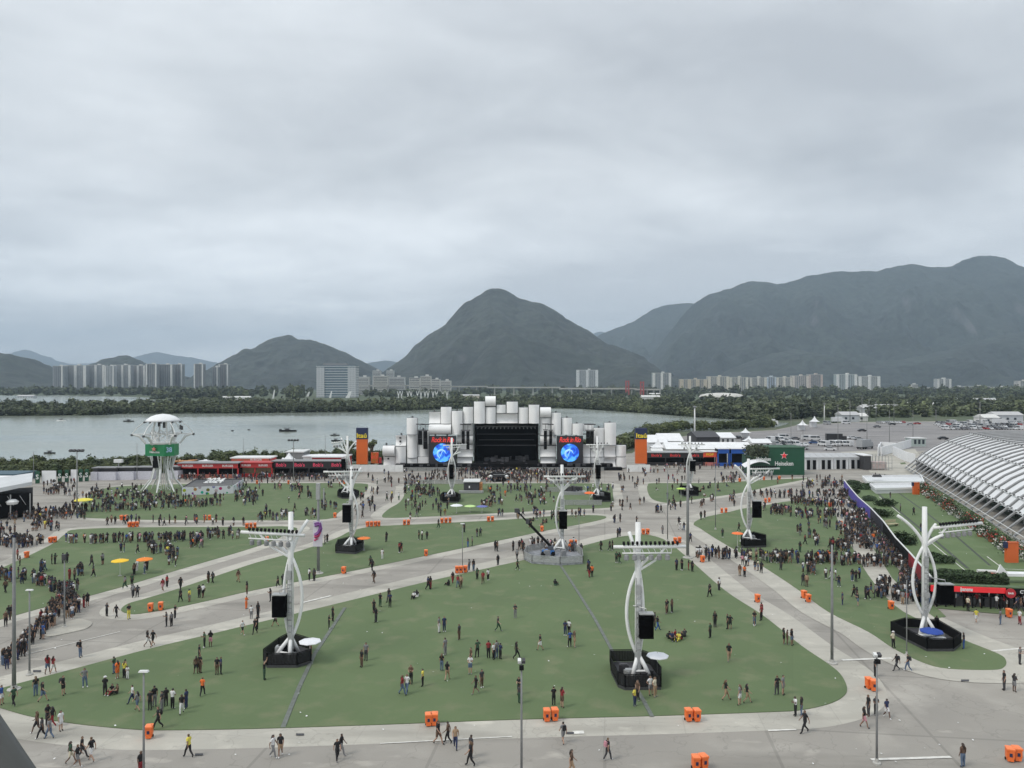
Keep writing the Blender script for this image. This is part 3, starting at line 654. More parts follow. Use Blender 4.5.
for a in ((383,445.6,395,456.3,'h'),(383,456.6,395,466.5,'c'),(395.3,435.6,406,446,'c'),(395.3,446.6,406,464.6,'v'),(406.5,418,417,434.5,'v',-1),(407,434.8,417.4,457.8,'v'),(407,458.2,417.4,464.4,'f'),
    (417.7,444.6,428.6,456.5,'v',1),(417.7,456.8,428.6,464.6,'f'),(428.8,412,440.4,423.6,'c'),(440.7,407,451.4,423.8,'v'),(428.8,424.2,451.3,434.4,'h',-.6),(451.6,411,462.7,434.6,'v',-.8),(463,407,473.2,423.5,'v'),
    (457,435.5,473.2,444,'h',1),(457,444.3,473.2,449.6,'f',1),(457,449.8,473.2,457,'c'),(457,457.3,472,464,'c'),(417.7,431,428.6,444.4,'f',1.6),(463,424,473.2,435,'f',1.4),
    (473.8,401.5,485,423.7,'v',-.8),(485.2,396,495.8,406.4,'h'),(485.2,407,495.8,423.7,'v'),(496.5,404.8,505.8,413.2,'v'),(506.5,401.7,518,413.2,'v',-.5),(496.2,413.5,518,423.7,'w'),
    (518.4,407.5,528.2,423.6,'v'),(528.6,404.8,539.4,423.6,'v',-.8),(539.9,407.2,551,417.6,'h',-.4),(539.9,418,551,435.2,'v',.4),(551.5,412.8,561,434.8,'v',-.8),(561.6,417.8,572,434.8,'v'),(572.3,423.6,583,434.9,'v',-.3),
    (539.9,435.5,556,445.2,'h',.6),(539.9,445.8,556,457,'c'),(540.3,457.4,556,464,'w'),(583.2,444.8,590.5,457,'c'),(583.2,457.3,590.5,464.4,'f'),(590.8,444.8,604,457,'c',.7),(583.2,424,593.5,431,'f',1.6),(593.9,428,604.3,444.6,'v'),(604.6,422.8,616.2,445,'v',-.8),
    (590.8,457.3,604,467.6,'f',.8),(604.3,445.6,616,457,'c'),(604.3,457.3,616,467.7,'c',-.4),(616.3,445.2,626.2,456.6,'v'),(616.3,457,626.2,467.6,'v')):
    panel(*a)
MB().box((0, 5, 11), (30, 6, 21)).build('stage_tower', DARK, st) if False else None
# black stage box
a, b = q(474, 464)-org, q(538.6, 424)-org
mb = MB(); W = b.x-a.x; cx_ = (a.x+b.x)/2
mb.box((cx_, 13, (a.z+b.z)/2), (W, .4, b.z-a.z)); mb.box((a.x+.2, 6.5, (a.z+b.z)/2), (.4, 13, b.z-a.z)); mb.box((b.x-.2, 6.5, (a.z+b.z)/2), (.4, 13, b.z-a.z)); mb.box((cx_, 6.5, b.z), (W, 13, .5))
mb.build('stage_opening', BLACK, st)
mb = MB()
for k in range(3):
    mb.tube([(a.x, 2+k*3.5, b.z-.9), (b.x, 2+k*3.5, b.z-.9)], .12, 4)
    for i in range(16): mb.box((a.x+1+i*(W-2)/15, 2+k*3.5, b.z-1.4), (.3, .3, .5))
mb.build('lighting_truss', MID, st)
MB().box((cx_, 11.6, b.z-4.2-1.5), (W*.9, .1, .12)).build('screen_edge', MID, st)
mb = MB(); mb.box((cx_, 3.5, .9), (W-1, 14, 1.9)); mb.box((0-.5, -.6, .85), (66, 3.5, 1.7)); mb.box((3, -3.6, .4), (64, 2.6, .9)); mb.build('stage_deck', BLACK, st)
mb = MB()
for i in range(26):
    x = -31+i*2.5+U(-.5, .5); MB().box((x, -2.6+U(-.5, .5), 1.2+U(0, .4)), (U(.6, 1.6), .8, U(.5, 1.1))).build('equipment_case', mat('stage_cases', (.06,.06,.065), .5, .5, 2), st)
for i in range(22): MB().box((a.x+3+R()*(W-6), U(2, 9), 2.4), (U(.5, 1.8), U(.5, 1.4), U(.5, 1.9))).build('equipment_case', mat('stage_cases', (.06,.06,.065), .5, .5, 2), st)
# back structure seen as clutter over the panels
mb = MB()
for (x, y0, y1) in ((386,445,470),(401,435,470),(412,418,470),(423,430,470),(434,412,470),(446,407,470),(457,411,470),(468,407,470),(479,402,470),(490,396,470),(501,405,470),(512,402,470),(523,408,470),(534,405,470),(545,407,470),(556,413,470),(567,418,470),(577,424,470),(599,428,470),(610,423,470),(621,445,470)):
    p = q(x, y0)-org; zb_ = 0 if not 473 < x < 540 else q(x, 422)[2]; mb.tube([(p.x, 3.2, p.z-.6), (p.x, 3.2, zb_)], .18, 5)
    if not 473 < x < 540: mb.tube([(p.x, 3.2, p.z-1), (p.x, 9, 0)], .12, 4)
    mb.box((p.x, 1.0, p.z+.25), (.5, .4, .6))
for y in (463, 446, 434.6): 
    p = q(390, y)-org; p2 = q(622, y)-org
    mb.tube([(p.x, 2.6, p.z), (p2.x, 2.6, p.z)] if y > 440 else [(q(407, y)-org, q(612, y)-org)[i]+Vector((0, 2.6, 0)) for i in (0, 1)], .15, 4)
for xx in (392, 404): 
    p = q(xx, 436 if xx > 400 else 446)-org
    for k in range(4): mb.box((p.x-1.2, .6, p.z-k*1.1-.6), (.5, .5, .5))
mb.build('support_frame', DARK, st)
# side screens
SCR = mat('screen_black', (.018,.018,.022), .3, .1, 1, emit=.3)
LOGR = mat('led_red', (.75,.05,.04), .4, .05, 1, emit=.35); 
gm = bpy.data.materials.new('led_globe'); gm.use_nodes = True; gn = gm.node_tree; gb = gn.nodes['Principled BSDF']; tcg = gn.nodes.new('ShaderNodeTexCoord')
ng = gn.nodes.new('ShaderNodeTexNoise'); ng.inputs['Scale'].default_value = .42; ng.inputs['Detail'].default_value = 3; ng.inputs['Distortion'].default_value = 1.2; gn.links.new(tcg.outputs['Object'], ng.inputs['Vector'])
rg = gn.nodes.new('ShaderNodeValToRGB'); gn.links.new(ng.outputs['Fac'], rg.inputs[0]); ee = rg.color_ramp.elements
ee[0].position = .40; ee[0].color = (.01, .05, .50, 1); ee[1].position = .56; ee[1].color = (.10, .42, .85, 1); e3 = ee.new(.49); e3.color = (.02, .16, .72, 1)
gn.links.new(rg.outputs[0], gb.inputs['Base Color']); gn.links.new(rg.outputs[0], gb.inputs['Emission Color']); gb.inputs['Emission Strength'].default_value = .55
for i, (x0, x1) in enumerate(((429.2, 456.4), (556.6, 582.7))):
    a, b = q(x0, 464.4)-org, q(x1, 435.6)-org; W = b.x-a.x; H = b.z-a.z; c_ = ((a.x+b.x)/2, -.9, (a.z+b.z)/2)
    s = MB().box(c_, (W, .6, H)).build('side_screen', SCR, st)
    text_mesh('screen_lettering', 'Rock in Rio', LOGR, s, (c_[0], c_[1]-.33, c_[2]+H*.36), 2.2, W*.82, shear=.25, space=.9)
    mb = MB(); mb.lathe((0, 0, 0), [(W*.345, 0), (W*.345, .05)], 32); g_ = mb.build('globe_logo', gm, s); g_.rotation_euler = (pi/2, 0, 0); g_.location = (c_[0], c_[1]-.32, c_[2]-H*.085)
    mb = MB(); n = 16
    arc = [(W*.15*cos(t)-W*.03, -.42, W*.15*sin(t)-W*.05) for t in [(.1+k/n*1.25)*pi for k in range(n+1)]]
    mb.tube([(p[0]+c_[0], p[1]+c_[1], p[2]+c_[2]-H*.085) for p in arc], [.10+.22*sin(pi*k/n) for k in range(n+1)], 4)
    mb.tube([(c_[0]-W*.12, c_[1]-.42, c_[2]-H*.30), (c_[0]+W*.02, c_[1]-.42, c_[2]+H*.02), (c_[0]+W*.14, c_[1]-.42, c_[2]-H*.12)], [.06, .2, .06], 4)
    mb.build('globe_swirl', mat('led_pale_blue', (.35,.62,.95), .4, .1, 1, emit=.4), s)
# line arrays
LA = {'outer left': (420.2,4,430.8,444.7),'inner left of outer pair': (425.2,3.7,431,449),'left of opening, short': (463.2,3,431,443.3),'left of opening, long': (467.7,3,431,449.5),'right of opening, long': (545.3,3,430.6,449.4),'right of opening, short': (550.5,2.7,431,444.7)}
for i, (x, w_, y0, y1) in enumerate(((420.2,3.8,430.8,444.7),(425.3,3.8,431,449),(463.2,3,431,443.3),(467.9,3,431,449.5),(545.4,3,430.6,449.4),(550.7,2.8,431,444.7),(588,3.6,431,444),(592,3.6,431,446.5))):
    d = 233.8; p = q(x, y0, d); p1 = q(x, y1, d); H = p.z-p1.z; W = w_*d/F; n = max(5, int(H/.45))
    t = thing('line_array', ('short outermost','longer outer','short inner','long inner','long inner','short inner','upper outer','lower outer')[i]+' black speaker column hanging on the stage, %s screen' % ('first' if i < 4 else 'second')+(' side' if i in (2, 3, 4, 5) else ''), 'speaker column', (p.x, d, 0), 0, 'line arrays hanging from the stage')
    mb = MB()
    for k in range(n):
        cv = (k/n)**2*.8; mb.box((0, cv*.6, p.z-(k+.5)*H/n), (W, .9, H/n*.92), rx=-cv*.35)
    mb.build('cabinets', BLACK, t)
    mb = MB(); mb.box((0, 0, p.z+.25), (W*1.5, 1.2, .2)); mb.tube([(0, 0, p.z+.3), (0, 0, p.z+1.9)], .07, 4); mb.box((0, .2, p.z+2.0), (W*2.1, .3, .3)); mb.build('rigging', DARK, t)
# bank towers beside the stage
for i, (x0, x1, yt, yn, yb, px0, px1, pb) in enumerate(((356.7,367.8,427.8,438.9,464,344,404,471),(635,646.7,428,438.9,463.3,625.8,649,469.8))):
    d = 230; a, b = q(x0, yb, d), q(x1, yt, d); W = b.x-a.x; c_ = (a.x+b.x)/2
    t = thing('advertising_tower', 'tall orange advertising tower with a navy top, %s' % ('on the lagoon-kiosk side of the stage' if i == 0 else 'on the car-park side of the stage'), 'tower', (c_, d, 0), 0, 'orange towers flanking the stage')
    zn = PZ(yn, d); MB().box((0, 0, (a.z+zn)/2), (W*.96, 1.6, zn-a.z)).build('shaft', mat('tower_orange', (.62,.12,.015), .5, .06, .3), t)
    hd = MB().box((0, 0, (b.z+zn)/2), (W, 1.8, b.z-zn)).build('head', NAVY, t)
    text_mesh('lettering', 'Itaú', YEL, hd, (0, -.95, zn+1.0), 1.9, W*.88)
    p0, p1 = q(px0, pb, 230), q(px1, 464.8, 230)
    w2 = thing('plinth_wall', 'low white hoarding at the foot of the %s orange tower' % ('kiosk-side' if i == 0 else 'car-park-side'), 'hoarding', ((p0.x+p1.x)/2, 228, 0), 0, 'white hoardings by the stage')
    W2 = p1.x-p0.x; n = int(W2/2.4)
    for k in range(n): MB().box((-W2/2+(k+.5)*W2/n, 0, 1.0+(k % 2)*.04), (W2/n-.06, .25, 2.0+(k % 2)*.08)).build('panel', WHITE, w2)
p = q(371.5, 463, 238); t = thing('food_truck', 'yellow and red truck parked behind the kiosk-side orange tower', 'truck', (p.x, 244, 0))
MB().box((0, 0, 2.6), (2.2, 1.6, 3.4)).build('body', mat('truck_yellow', (.65,.32,.04), .5, .5, .7, c2=(.7,.05,.03)), t); MB().box((1.7, 0, 1.7), (.8, 1.6, 1.9), top=.85).build('cab', RED, t)
for s in (-.8, 1.8): MB().tube([(s, -1.3, .5), (s, 1.3, .5)], .5, 12).build('wheel', BLACK, t)

# barrier rows, mixer platform and ramps before the stage
def rise(x0, x1, y, yt, label, name, cat, mats, parts, group=None):
    p0, p1 = G(x0, y), G(x1, y); W = p1.x-p0.x; t = thing(name, label, cat, ((p0.x+p1.x)/2, p0.y, 0), 0, group); H = PZ(yt, p0.y); parts(t, W, H); return t
def control(t, W, H):
    mb = MB(); mb.box((0, 2.5, H*.5), (W*.74, 5, H*.9)); mb.build('cabin', DARK, t)
    MB().box((0, 2.5, H*.98), (W*.8, 5.6, .18)).build('roof', WSTEEL, t)
    MB().box((W*.42, 2, H*.4), (W*.16, 3, H*.8)).build('annex', mat('rust_cabin', (.45,.2,.07), .7, .5, 1.5), t)
    MB().box((-W*.1, -.05, H*.5), (W*.06, .08, H*.2)).build('emblem', WHITE, t)
    MB().box((0, -1.3, .35), (W*1.15, 1.4, .5)).build('step', GALV, t)
rise(461, 482, 492.5, 481.5, 'dark mixing cabin with pale roof in the centre lawn', 'mixing_cabin', 'cabin', None, control)
def platform(t, W, H):
    MB().box((0, 1.5, .35), (W, 3.5, .7)).build('deck', GALV, t)
    mb = MB()
    for i in range(12): mb.box((-W/2+1+i*(W-2)/11, 1.6+U(-.6, .6), 1.1+U(0, .3)), (U(.5, 1.1), .8, U(.6, 1.3)))
    mb.build('equipment', DARK, t)
    for s in (-1, 1): MB().tube([(s*W/2, 0, 0), (s*W/2, 0, 1.8), (s*W/2, 3, 1.8)], .06, 5).build('post', WSTEEL, t)
rise(562, 586, 495, 487, 'low grey equipment platform on the lawn before the second screen', 'equipment_platform', 'platform', None, platform)
rise(486, 512, 478.5, 468, 'dark ramp platform pushing out from the stage into the crowd', 'stage_ramp', 'ramp', None, lambda t, W, H: (MB().prism([(-W*.42, 0), (-W*.2, -7), (W*.2, -7), (W*.42, 0), (W*.2, 6), (-W*.2, 6)], 0, 1.3).build('deck', BLACK, t), MB().tube([(-W*.2, -7, 1.9), (W*.2, -7, 1.9), (W*.42, 0, 1.9)], .07, 5).build('railing', GALV, t), [MB().lathe((s*W*.3, -6, .6), [(.1, 0), (.5, .4), (.5, .9), (.1, 1.1)], 8).build('spotlight', WHITE, t) for s in (-1, 1)]))
for i, (x0, x1, y) in enumerate(((400,470,471.2),(530,604,471.2),(404,486,484.2),(540,560,492),(560,602,505.3))):
    p0, p1 = G(x0, y), G(x1, y); n = max(3, int((p1.x-p0.x)/2.4)); t = thing('crowd_barrier', ('first','second','third','fourth','fifth')[i]+' run of low grey crowd barrier %s' % ('at the stage foot' if i < 2 else 'across the centre lawn'), 'barrier', ((p0.x+p1.x)/2, p0.y, 0), 0, 'crowd barriers before the stage')
    W = p1.x-p0.x
    mb = MB()
    for k in range(n): mb.box((-W/2+(k+.5)*W/n, 0, .55), (W/n-.08, .06, 1.0))
    mb.build('railing', SCRIM2, t); MB().box((0, 0, 1.1), (W, .1, .08)).build('top_rail', GALV, t)
# ---------------------------------------------------------------- kiosks and tents
def kiosk_row(label, x0, x1, yb, yt, bays, fasc, fh, signs, scol, name='kiosk_row', body=RED, inner=BLACK, group=None, dep=5, roof=WHITE, counter=None, tsize=None, cat='kiosk'):
    p0, p1 = G(x0, yb), G(x1, yb); d = p0.y; W = p1.x-p0.x; H = PZ(yt, d)
    t = thing(name, label, cat, ((p0.x+p1.x)/2, d, 0), 0, group)
    MB().box((0, dep*.6, H*.5), (W-.3, dep*.5, H-.2)).build('back_room', inner, t)
    MB().box((0, dep*.4, H+.1), (W+.3, dep, .2)).build('roof', roof, t)
    f = MB().box((0, -.12, H-fh/2), (W, .24, fh)).build('fascia', fasc, t)
    bw = W/bays
    for k in range(bays+1): MB().box((-W/2+k*bw, 0, (H-fh)/2), (.35, .3, H-fh)).build('post', body, t)
    for k in range(bays): MB().box((-W/2+(k+.5)*bw, -.1, .5), (bw-.4, .5, 1.0)).build('counter', counter or body, t)
    for k, s in enumerate(signs):
        text_mesh('sign_lettering', s, scol, f, (-W/2+(k+.5)*W/len(signs), -.27, H-fh/2), tsize or fh*.62, min(bw*.55, fh*3.4))
    return t
KR = mat('kiosk_red', (.46,.035,.035), .5, .15, .5); KB = mat('kiosk_black', (.02,.018,.02), .5, .2, 1)
kiosk_row('red food kiosk row with black serving hatches behind the white-edged platform', 178, 238, 478, 463.5, 3, KR, 1.3, ['BURGER','BURGER','BURGER'], WHITE, group='food kiosks along the lagoon side', roof=MID, counter=mat('counter_pattern', (.30,.05,.05), .6, .5, 3, c2=(.4,.16,.12)))
kiosk_row('taller red kiosk pair with tan hatches next to the black kiosks', 238, 272, 477, 463, 2, KR, 1.3, ['BURGER','BURGER'], WHITE, group='food kiosks along the lagoon side', roof=KR, inner=mat('kiosk_tan', (.35,.28,.17), .6, .3, 1))
kiosk_row('black food kiosk row with glowing red script signs', 272, 346, 476.5, 461.5, 4, KB, 1.9, ['Bob\'s','Bob\'s','Bob\'s','Bob\'s'], mat('sign_pink', (.80,.07,.14), .5, .2, 2), group='food kiosks along the lagoon side', body=KB, tsize=1.4, roof=MID)
kiosk_row('black food kiosk row with red signs beside the car-park-side orange tower', 647, 703, 465.5, 452.8, 3, KB, 1.6, ['Bob\'s','Bob\'s','Bob\'s'], mat('sign_red', (.75,.05,.05), .5, .2, 2), group='food kiosks along the car park side', body=KB, tsize=1.2, roof=GALV)
kiosk_row('orange-red food kiosk between black and blue kiosks', 703, 716.5, 465.5, 452, 1, mat('kiosk_orange', (.75,.10,.05), .5, .1, 1), 1.6, ['POP'], YEL, group='food kiosks along the car park side', body=mat('kiosk_pinkish', (.5,.18,.17), .5))
kiosk_row('blue drinks kiosk next to the orange-red one', 718, 729, 466, 449, 1, BLUE, 1.4, [], WHITE, group='food kiosks along the car park side', body=BLUE, roof=WCLOTH)
kiosk_row('blue drinks kiosk touching the green pavilion', 731, 746, 466, 449, 1, BLUE, 1.4, [], WHITE, group='food kiosks along the car park side', body=BLUE, roof=WCLOTH)
def block(name, label, cat, x0, x1, yb, yt, dep, wm, rm=WHITE, group=None, roofh=.3, parts=None):
    p0, p1 = G(x0, yb), G(x1, yb); d = p0.y; W = p1.x-p0.x; H = PZ(yt, d)
    t = thing(name, label, cat, ((p0.x+p1.x)/2, d, 0), 0, group)
    MB().box((0, dep/2, (H-roofh)/2), (W, dep, H-roofh)).build('wall', wm, t); MB().box((0, dep/2, H-roofh/2), (W+.5, dep+.5, roofh)).build('roof', rm, t)
    if parts: parts(t, W, H, dep)
    return t
def two_tone(t, W, H, dep):
    f = MB().box((0, -.1, H*.86), (W*.96, .2, H*.2)).build('sign_board', mat('board_amber', (.50,.27,.12), .6, .4, .6, c2=(.5,.06,.05)), t); text_mesh('sign_lettering', 'BURGER', WHITE, f, (W*.15, -.23, H*.86), .9, W*.3)
block('kiosk_storey', 'tan and red upper storey with white roof behind the red kiosks', 'kiosk', 231, 270, 474.5, 457.5, 6, KR, WHITE, parts=two_tone)
block('kitchen_shed', 'long low white roof behind the three-hatch red kiosk', 'shed', 193, 237, 473.5, 462, 8, MID, WCLOTH)
block('storage_container', 'orange-topped container beside the dome tower', 'container', 174, 189, 474.5, 461, 5, RED, mat('orange_top', (.5,.24,.1), .6))
block('storage_container', 'dark green container behind the red kiosk end', 'container', 188, 194, 473, 460.5, 5, mat('cont_green', (.03,.07,.06), .6), DARK)
block('kitchen_shed', 'white-roofed kitchen shed behind the black kiosks', 'shed', 312, 346, 472, 456.5, 8, RED, WCLOTH)
block('kitchen_shed', 'grey box roof behind the pair of white peaks', 'shed', 286, 303, 467.5, 451.5, 8, MID, WSTEEL)
block('kitchen_shed', 'small pale shed among the kiosk backs near the shore', 'shed', 303, 313, 468, 456, 6, WSTEEL, WCLOTH)
def peak(label, x, yb, yt, w_, group='white peaked tents', wall=True):
    p = G(x, yb); H = PZ(yt, p.y); t = thing('peaked_tent', label, 'tent', (p.x, p.y, 0), 0, group); h = w_/2; e = H*.52
    mb = MB(); pr = [(1, e), (.72, e+(H-e)*.10), (.42, e+(H-e)*.33), (.18, e+(H-e)*.66), (.03, H)]
    V = []; 
    for s, z in pr: V += [(-h*s, -h*s, z), (h*s, -h*s, z), (h*s, h*s, z), (-h*s, h*s, z)]
    mb.add(V, [(i*4+j, i*4+(j+1) % 4, i*4+4+(j+1) % 4, i*4+4+j) for i in range(4) for j in range(4)]+[(16, 17, 18, 19)]); mb.build('canopy', WCLOTH, t)
    for a in (-1, 1):
        for b in (-1, 1): MB().tube([(a*h*.97, b*h*.97, 0), (a*h*.97, b*h*.97, e)], .06, 5).build('pole', GALV, t)
    if wall: MB().box((0, h*.9, e/2), (w_*.9, .08, e)).build('back_wall', WCLOTH, t)
peak('white peaked tent rising above the black kiosks, taller of two', 289, 473, 453, 7); peak('lower white peak beside the taller one over the black kiosks', 283, 472, 457.5, 6)
peak('small white peak beside the red upper storey', 226, 472, 457, 5)
peak('white peaked tent among car park vans, behind the blue kiosks', 745.5, 437.5, 428, 4.6); peak('white peaked tent on the car park, nearer of the pair', 802.5, 430.5, 420, 4.8); peak('white peaked tent on the car park, farther of the pair', 814.5, 427.5, 416, 4.8)
peak('small white peak behind the car-park-side orange tower', 658, 456, 439, 5); peak('tiny white peak by the green pavilion roof', 749, 446, 436, 5)
def hip(label, x0, x1, yb, yt, dep, m=WCLOTH, group='white marquees behind the food kiosks', wm=WSTEEL):
    p0, p1 = G(x0, yb), G(x1, yb); d = p0.y; W = p1.x-p0.x; H = PZ(yt, d); t = thing('marquee', label, 'marquee', ((p0.x+p1.x)/2, d, 0), 0, group)
    MB().profx([(-.4, H*.6), (dep/2, H), (dep+.4, H*.6)], -W/2, W/2).build('roof', m, t); MB().box((0, dep/2, H*.3), (W*.97, dep*.96, H*.59)).build('wall', wm, t)
    for k in range(3): MB().box((-W*.3+k*W*.3, -.0+dep*.02-.05, H*.25), (W*.12, .12, H*.45)).build('opening', DARK, t)
hip('white marquee right behind the orange tower', 647, 668, 452, 436, 14); hip('wide white marquee second behind the kiosks', 660, 684, 450.5, 434.5, 16); hip('low white marquee over the black kiosks', 672, 700, 457, 446, 7)
hip('dark marquee with arched roof by the tall mast', 696, 720, 444, 432.5, 18, DARK, wm=DARK); hip('white marquee beside the dark arched one', 720, 736, 444, 433.5, 16); hip('long white roof running behind the blue kiosks', 666, 752, 458, 443, 9)
hip('grey marquee close to the shore strip', 643, 655, 446, 438, 14, WSTEEL); hip('low grey marquee between white roofs', 686, 698, 452, 444, 9, WSTEEL); hip('pale marquee near the van park', 752, 772, 448, 439.5, 9)
hip('pale grey marquee edge beside the tower and kiosks', 652, 664, 459, 449, 6, WSTEEL)
# small grey square umbrellas behind kiosks
for i, x in enumerate((650, 655.5, 661, 648, 668)):
    p = G(x, 455.5+i % 2); t = thing('cafe_umbrella', '%s grey square umbrella behind the black kiosks and orange tower' % ('first','second','third','fourth','fifth')[i], 'umbrella', (p.x, p.y+6, 0), 0, 'grey umbrellas behind kiosks')
    MB().lathe((0, 0, 3.2), [(1.9, 0), (1.0, .5), (.05, .9)], 4).build('canopy', mat('grey_cloth', (.36,.37,.38), .8), t); MB().tube([(0, 0, 0), (0, 0, 3.9)], .05, 5).build('pole', GALV, t)
# green pavilion
d = G(790, 475).y; X0, X1 = PX(768, d), PX(804.5, d); H = PZ(448, d)
t = thing('beer_pavilion', 'dark green pavilion with white lettering and a red star', 'pavilion', ((X0+X1)/2, d, 0)); W = X1-X0
wl = MB().box((0, 4, H/2), (W, 8, H)).build('wall', GREEN, t)
text_mesh('lettering', 'Heineken', WHITE, wl, (-W*.06, -.05, H*.42), 1.7, W*.5)
def star(mb, c, r, y0, y1):
    pts = [(c[0]+(r if k % 2 == 0 else r*.4)*sin(k*pi/5), c[1]+(r if k % 2 == 0 else r*.4)*cos(k*pi/5)) for k in range(10)]
    V = [(x, y0, z) for x, z in pts]+[(x, y1, z) for x, z in pts]+[(c[0], y0-.05, c[1])]
    mb.add(V, [(k, (k+1) % 10, 20) for k in range(10)]+[(k, k+10, (k+1) % 10+10, (k+1) % 10) for k in range(10)])
mb = MB(); star(mb, (-W*.06, H*.72), 1.15, -.10, .1); mb.build('star_outline', WHITE, wl)
mb = MB(); star(mb, (-W*.06, H*.72), .9, -.2, .1); mb.build('star', HOTRED, wl)
MB().box((0, 4, H+.1), (W+.3, 8.3, .25)).build('roof', mat('pav_roof', (.03,.09,.05), .7), t)
X2 = PX(749.6, d); W2 = X0-X2
t = thing('planted_pavilion', 'open green pavilion wing overgrown with plants and a white curved awning', 'pavilion', ((X0+X2)/2, d-1, 0))
MB().box((0, 5, 2.6), (W2-.4, 8, 5.2)).build('wall', mat('pav_green', (.02,.07,.045), .6), t)
mb = MB()
for k in range(900):
    p = Vector((U(-W2/2, W2/2), U(-.3, 8), U(4.6, 8.2))); a = Vector((R()-.5, R()-.5, R()-.5)).normalized()*.35; b = a.orthogonal().normalized()*.3; mb.add([p-a, p+b, p+a, p-b], [(0, 1, 2, 3)])
mb.build('foliage', mat('pav_leaf', (.05,.065,.035), .8, .4, 2, island=.6), t)
aw = MB(); n = 10
V = []
for i in range(n+1):
    u = i/n; x = -W2/2-2.5+u*(W2+1.8); z = 2.6+1.6*sin(u*pi*.8)
    V += [(x, -2.8, z), (x, .4, z+.5), (x, -2.8, z-.12), (x, .4, z+.38)]
aw.add(V, [(i*4, i*4+4, i*4+5, i*4+1) for i in range(n)]+[(i*4+2, i*4+3, i*4+7, i*4+6) for i in range(n)]+[(i*4, i*4+2, i*4+6, i*4+4) for i in range(n)]); a_ = aw.build('awning', WCLOTH, t)
text_mesh('awning_lettering', 'Heineken', WHITE, a_, (W2*.02, -2.95, 4.9), 1.5, W2*.75)
# car park side: row of white arched tents with black doorways
names = ('first','second','third','fourth','fifth','sixth','seventh','eighth')
for i in range(8):
    x0, x1 = 804.5+i*7.4, 804.5+(i+1)*7.4-.3; yb = 470-i*.15; p0, p1 = G(x0, yb), G(x1, yb); d = p0.y; W = p1.x-p0.x; H = PZ(455, d)
    t = thing('entrance_tent', names[i]+' white entrance tent with grey roof from the green pavilion', 'tent', ((p0.x+p1.x)/2, d, 0), 0, 'white entrance tents by the car park')
    MB().box((0, 4, H*.42), (W*.98, 7.5, H*.84)).build('wall', WCLOTH, t)
    MB().profx([(-.3, H*.84), (5, H*1.06), (10.3, H*.84)], -W/2, W/2).build('roof', mat('tent_grey', (.42,.43,.44), .7), t)
    MB().box((-W*.12 if i % 2 else W*.1, .15, H*.34), (W*.42, .3, H*.62)).build('doorway', BLACK, t)
block('ticket_office', 'dark framed office at the end of the white entrance tents', 'cabin', 864, 871, 470, 455, 6, DARK, WCLOTH)
def scaf(t, W, H):
    mb = MB()
    for i in range(7):
        x = -W/2+i*W/6
        mb.tube([(x, 0, 0), (x, 0, H)], .08, 4); mb.tube([(x, 6, 0), (x, 6, H)], .08, 4)
    for z in (.6, H*.5, H):
        mb.tube([(-W/2, 0, z), (W/2, 0, z)], .06, 4); mb.tube([(-W/2, 6, z), (W/2, 6, z)], .06, 4)
    mb.build('frame', GALV, t); MB().box((0, 3, H*.3), (W*.7, 3, H*.5)).build('container', mat('pale_pink', (.45,.37,.35), .7, .3, .8), t)
rise(872, 892, 470.5, 456, 'open grey scaffold frame round a pale cabin behind the terrace', 'scaffold', 'scaffold', None, scaf)
block('gate_cabin', 'small pale green gatehouse with dark windows on the car park', 'cabin', 912.5, 926, 446.5, 438, 6, mat('gate_wall', (.36,.42,.40), .7), WSTEEL, parts=lambda t, W, H, dep: [MB().box((-W*.3+k*W*.3, -.05, H*.55), (W*.16, .12, H*.5)).build('window', GLASS, t) for k in range(3)])
# white canopy walls of the path
for i, pts in enumerate(([(881,456),(893,452.5),(911,447)],[(893,455),(905,461),(915,464)],[(878,456),(881,450),(896,451)])):
    P = gp(pts); t = thing('white_hoarding', ('long sloping','short lower','small stepped')[i]+' white hoarding along the path to the car park gate', 'hoarding', P[0], 0, 'white hoardings by the path')
    for k in range(len(P)-1):
        a, b = P[k]-P[0], P[k+1]-P[0]; tt = b-a; c = (a+b)/2; MB().box((c.x, c.y, 1.6), (tt.length, .3, 3.2), atan2(tt.y, tt.x)).build('panel', WCLOTH, t)
# white shallow pavilions at the head of the terrace
for i, (pts, h) in enumerate((([(862.5,480),(921,479),(924,486),(868,486)], .7), ([(870,489),(914,488),(914,493),(876,494)], .9))):
    Q = gp(pts); c = sum(Q, Vector())/4; t = thing('white_deck', ('far','near')[i]+' white raised deck at the head of the green terrace', 'platform', (c.x, c.y, 0), 0, 'white decks on the terrace')
    MB().prism([(p-c)[:2] for p in Q], 0, h).build('deck', mat('deck_white', (.60,.62,.63), .6, .05, .2), t)
    mb = MB()
    for k in range(4): a, b = (Q[k]-c), (Q[(k+1) % 4]-c); m_ = (a+b)/2; tt = b-a; mb.box((m_.x, m_.y, h+.25), (tt.length, .25, .5), atan2(tt.y, tt.x))
    mb.build('parapet', WCLOTH, t)
p = G(877, 483); o = MB().box((0, 0, 1.9), (2.2, 1, .6), top=.8).build('dark_bench', DARK, loc=(p.x, p.y, 0)); tag(o, 'dark box resting on the white deck', 'box')
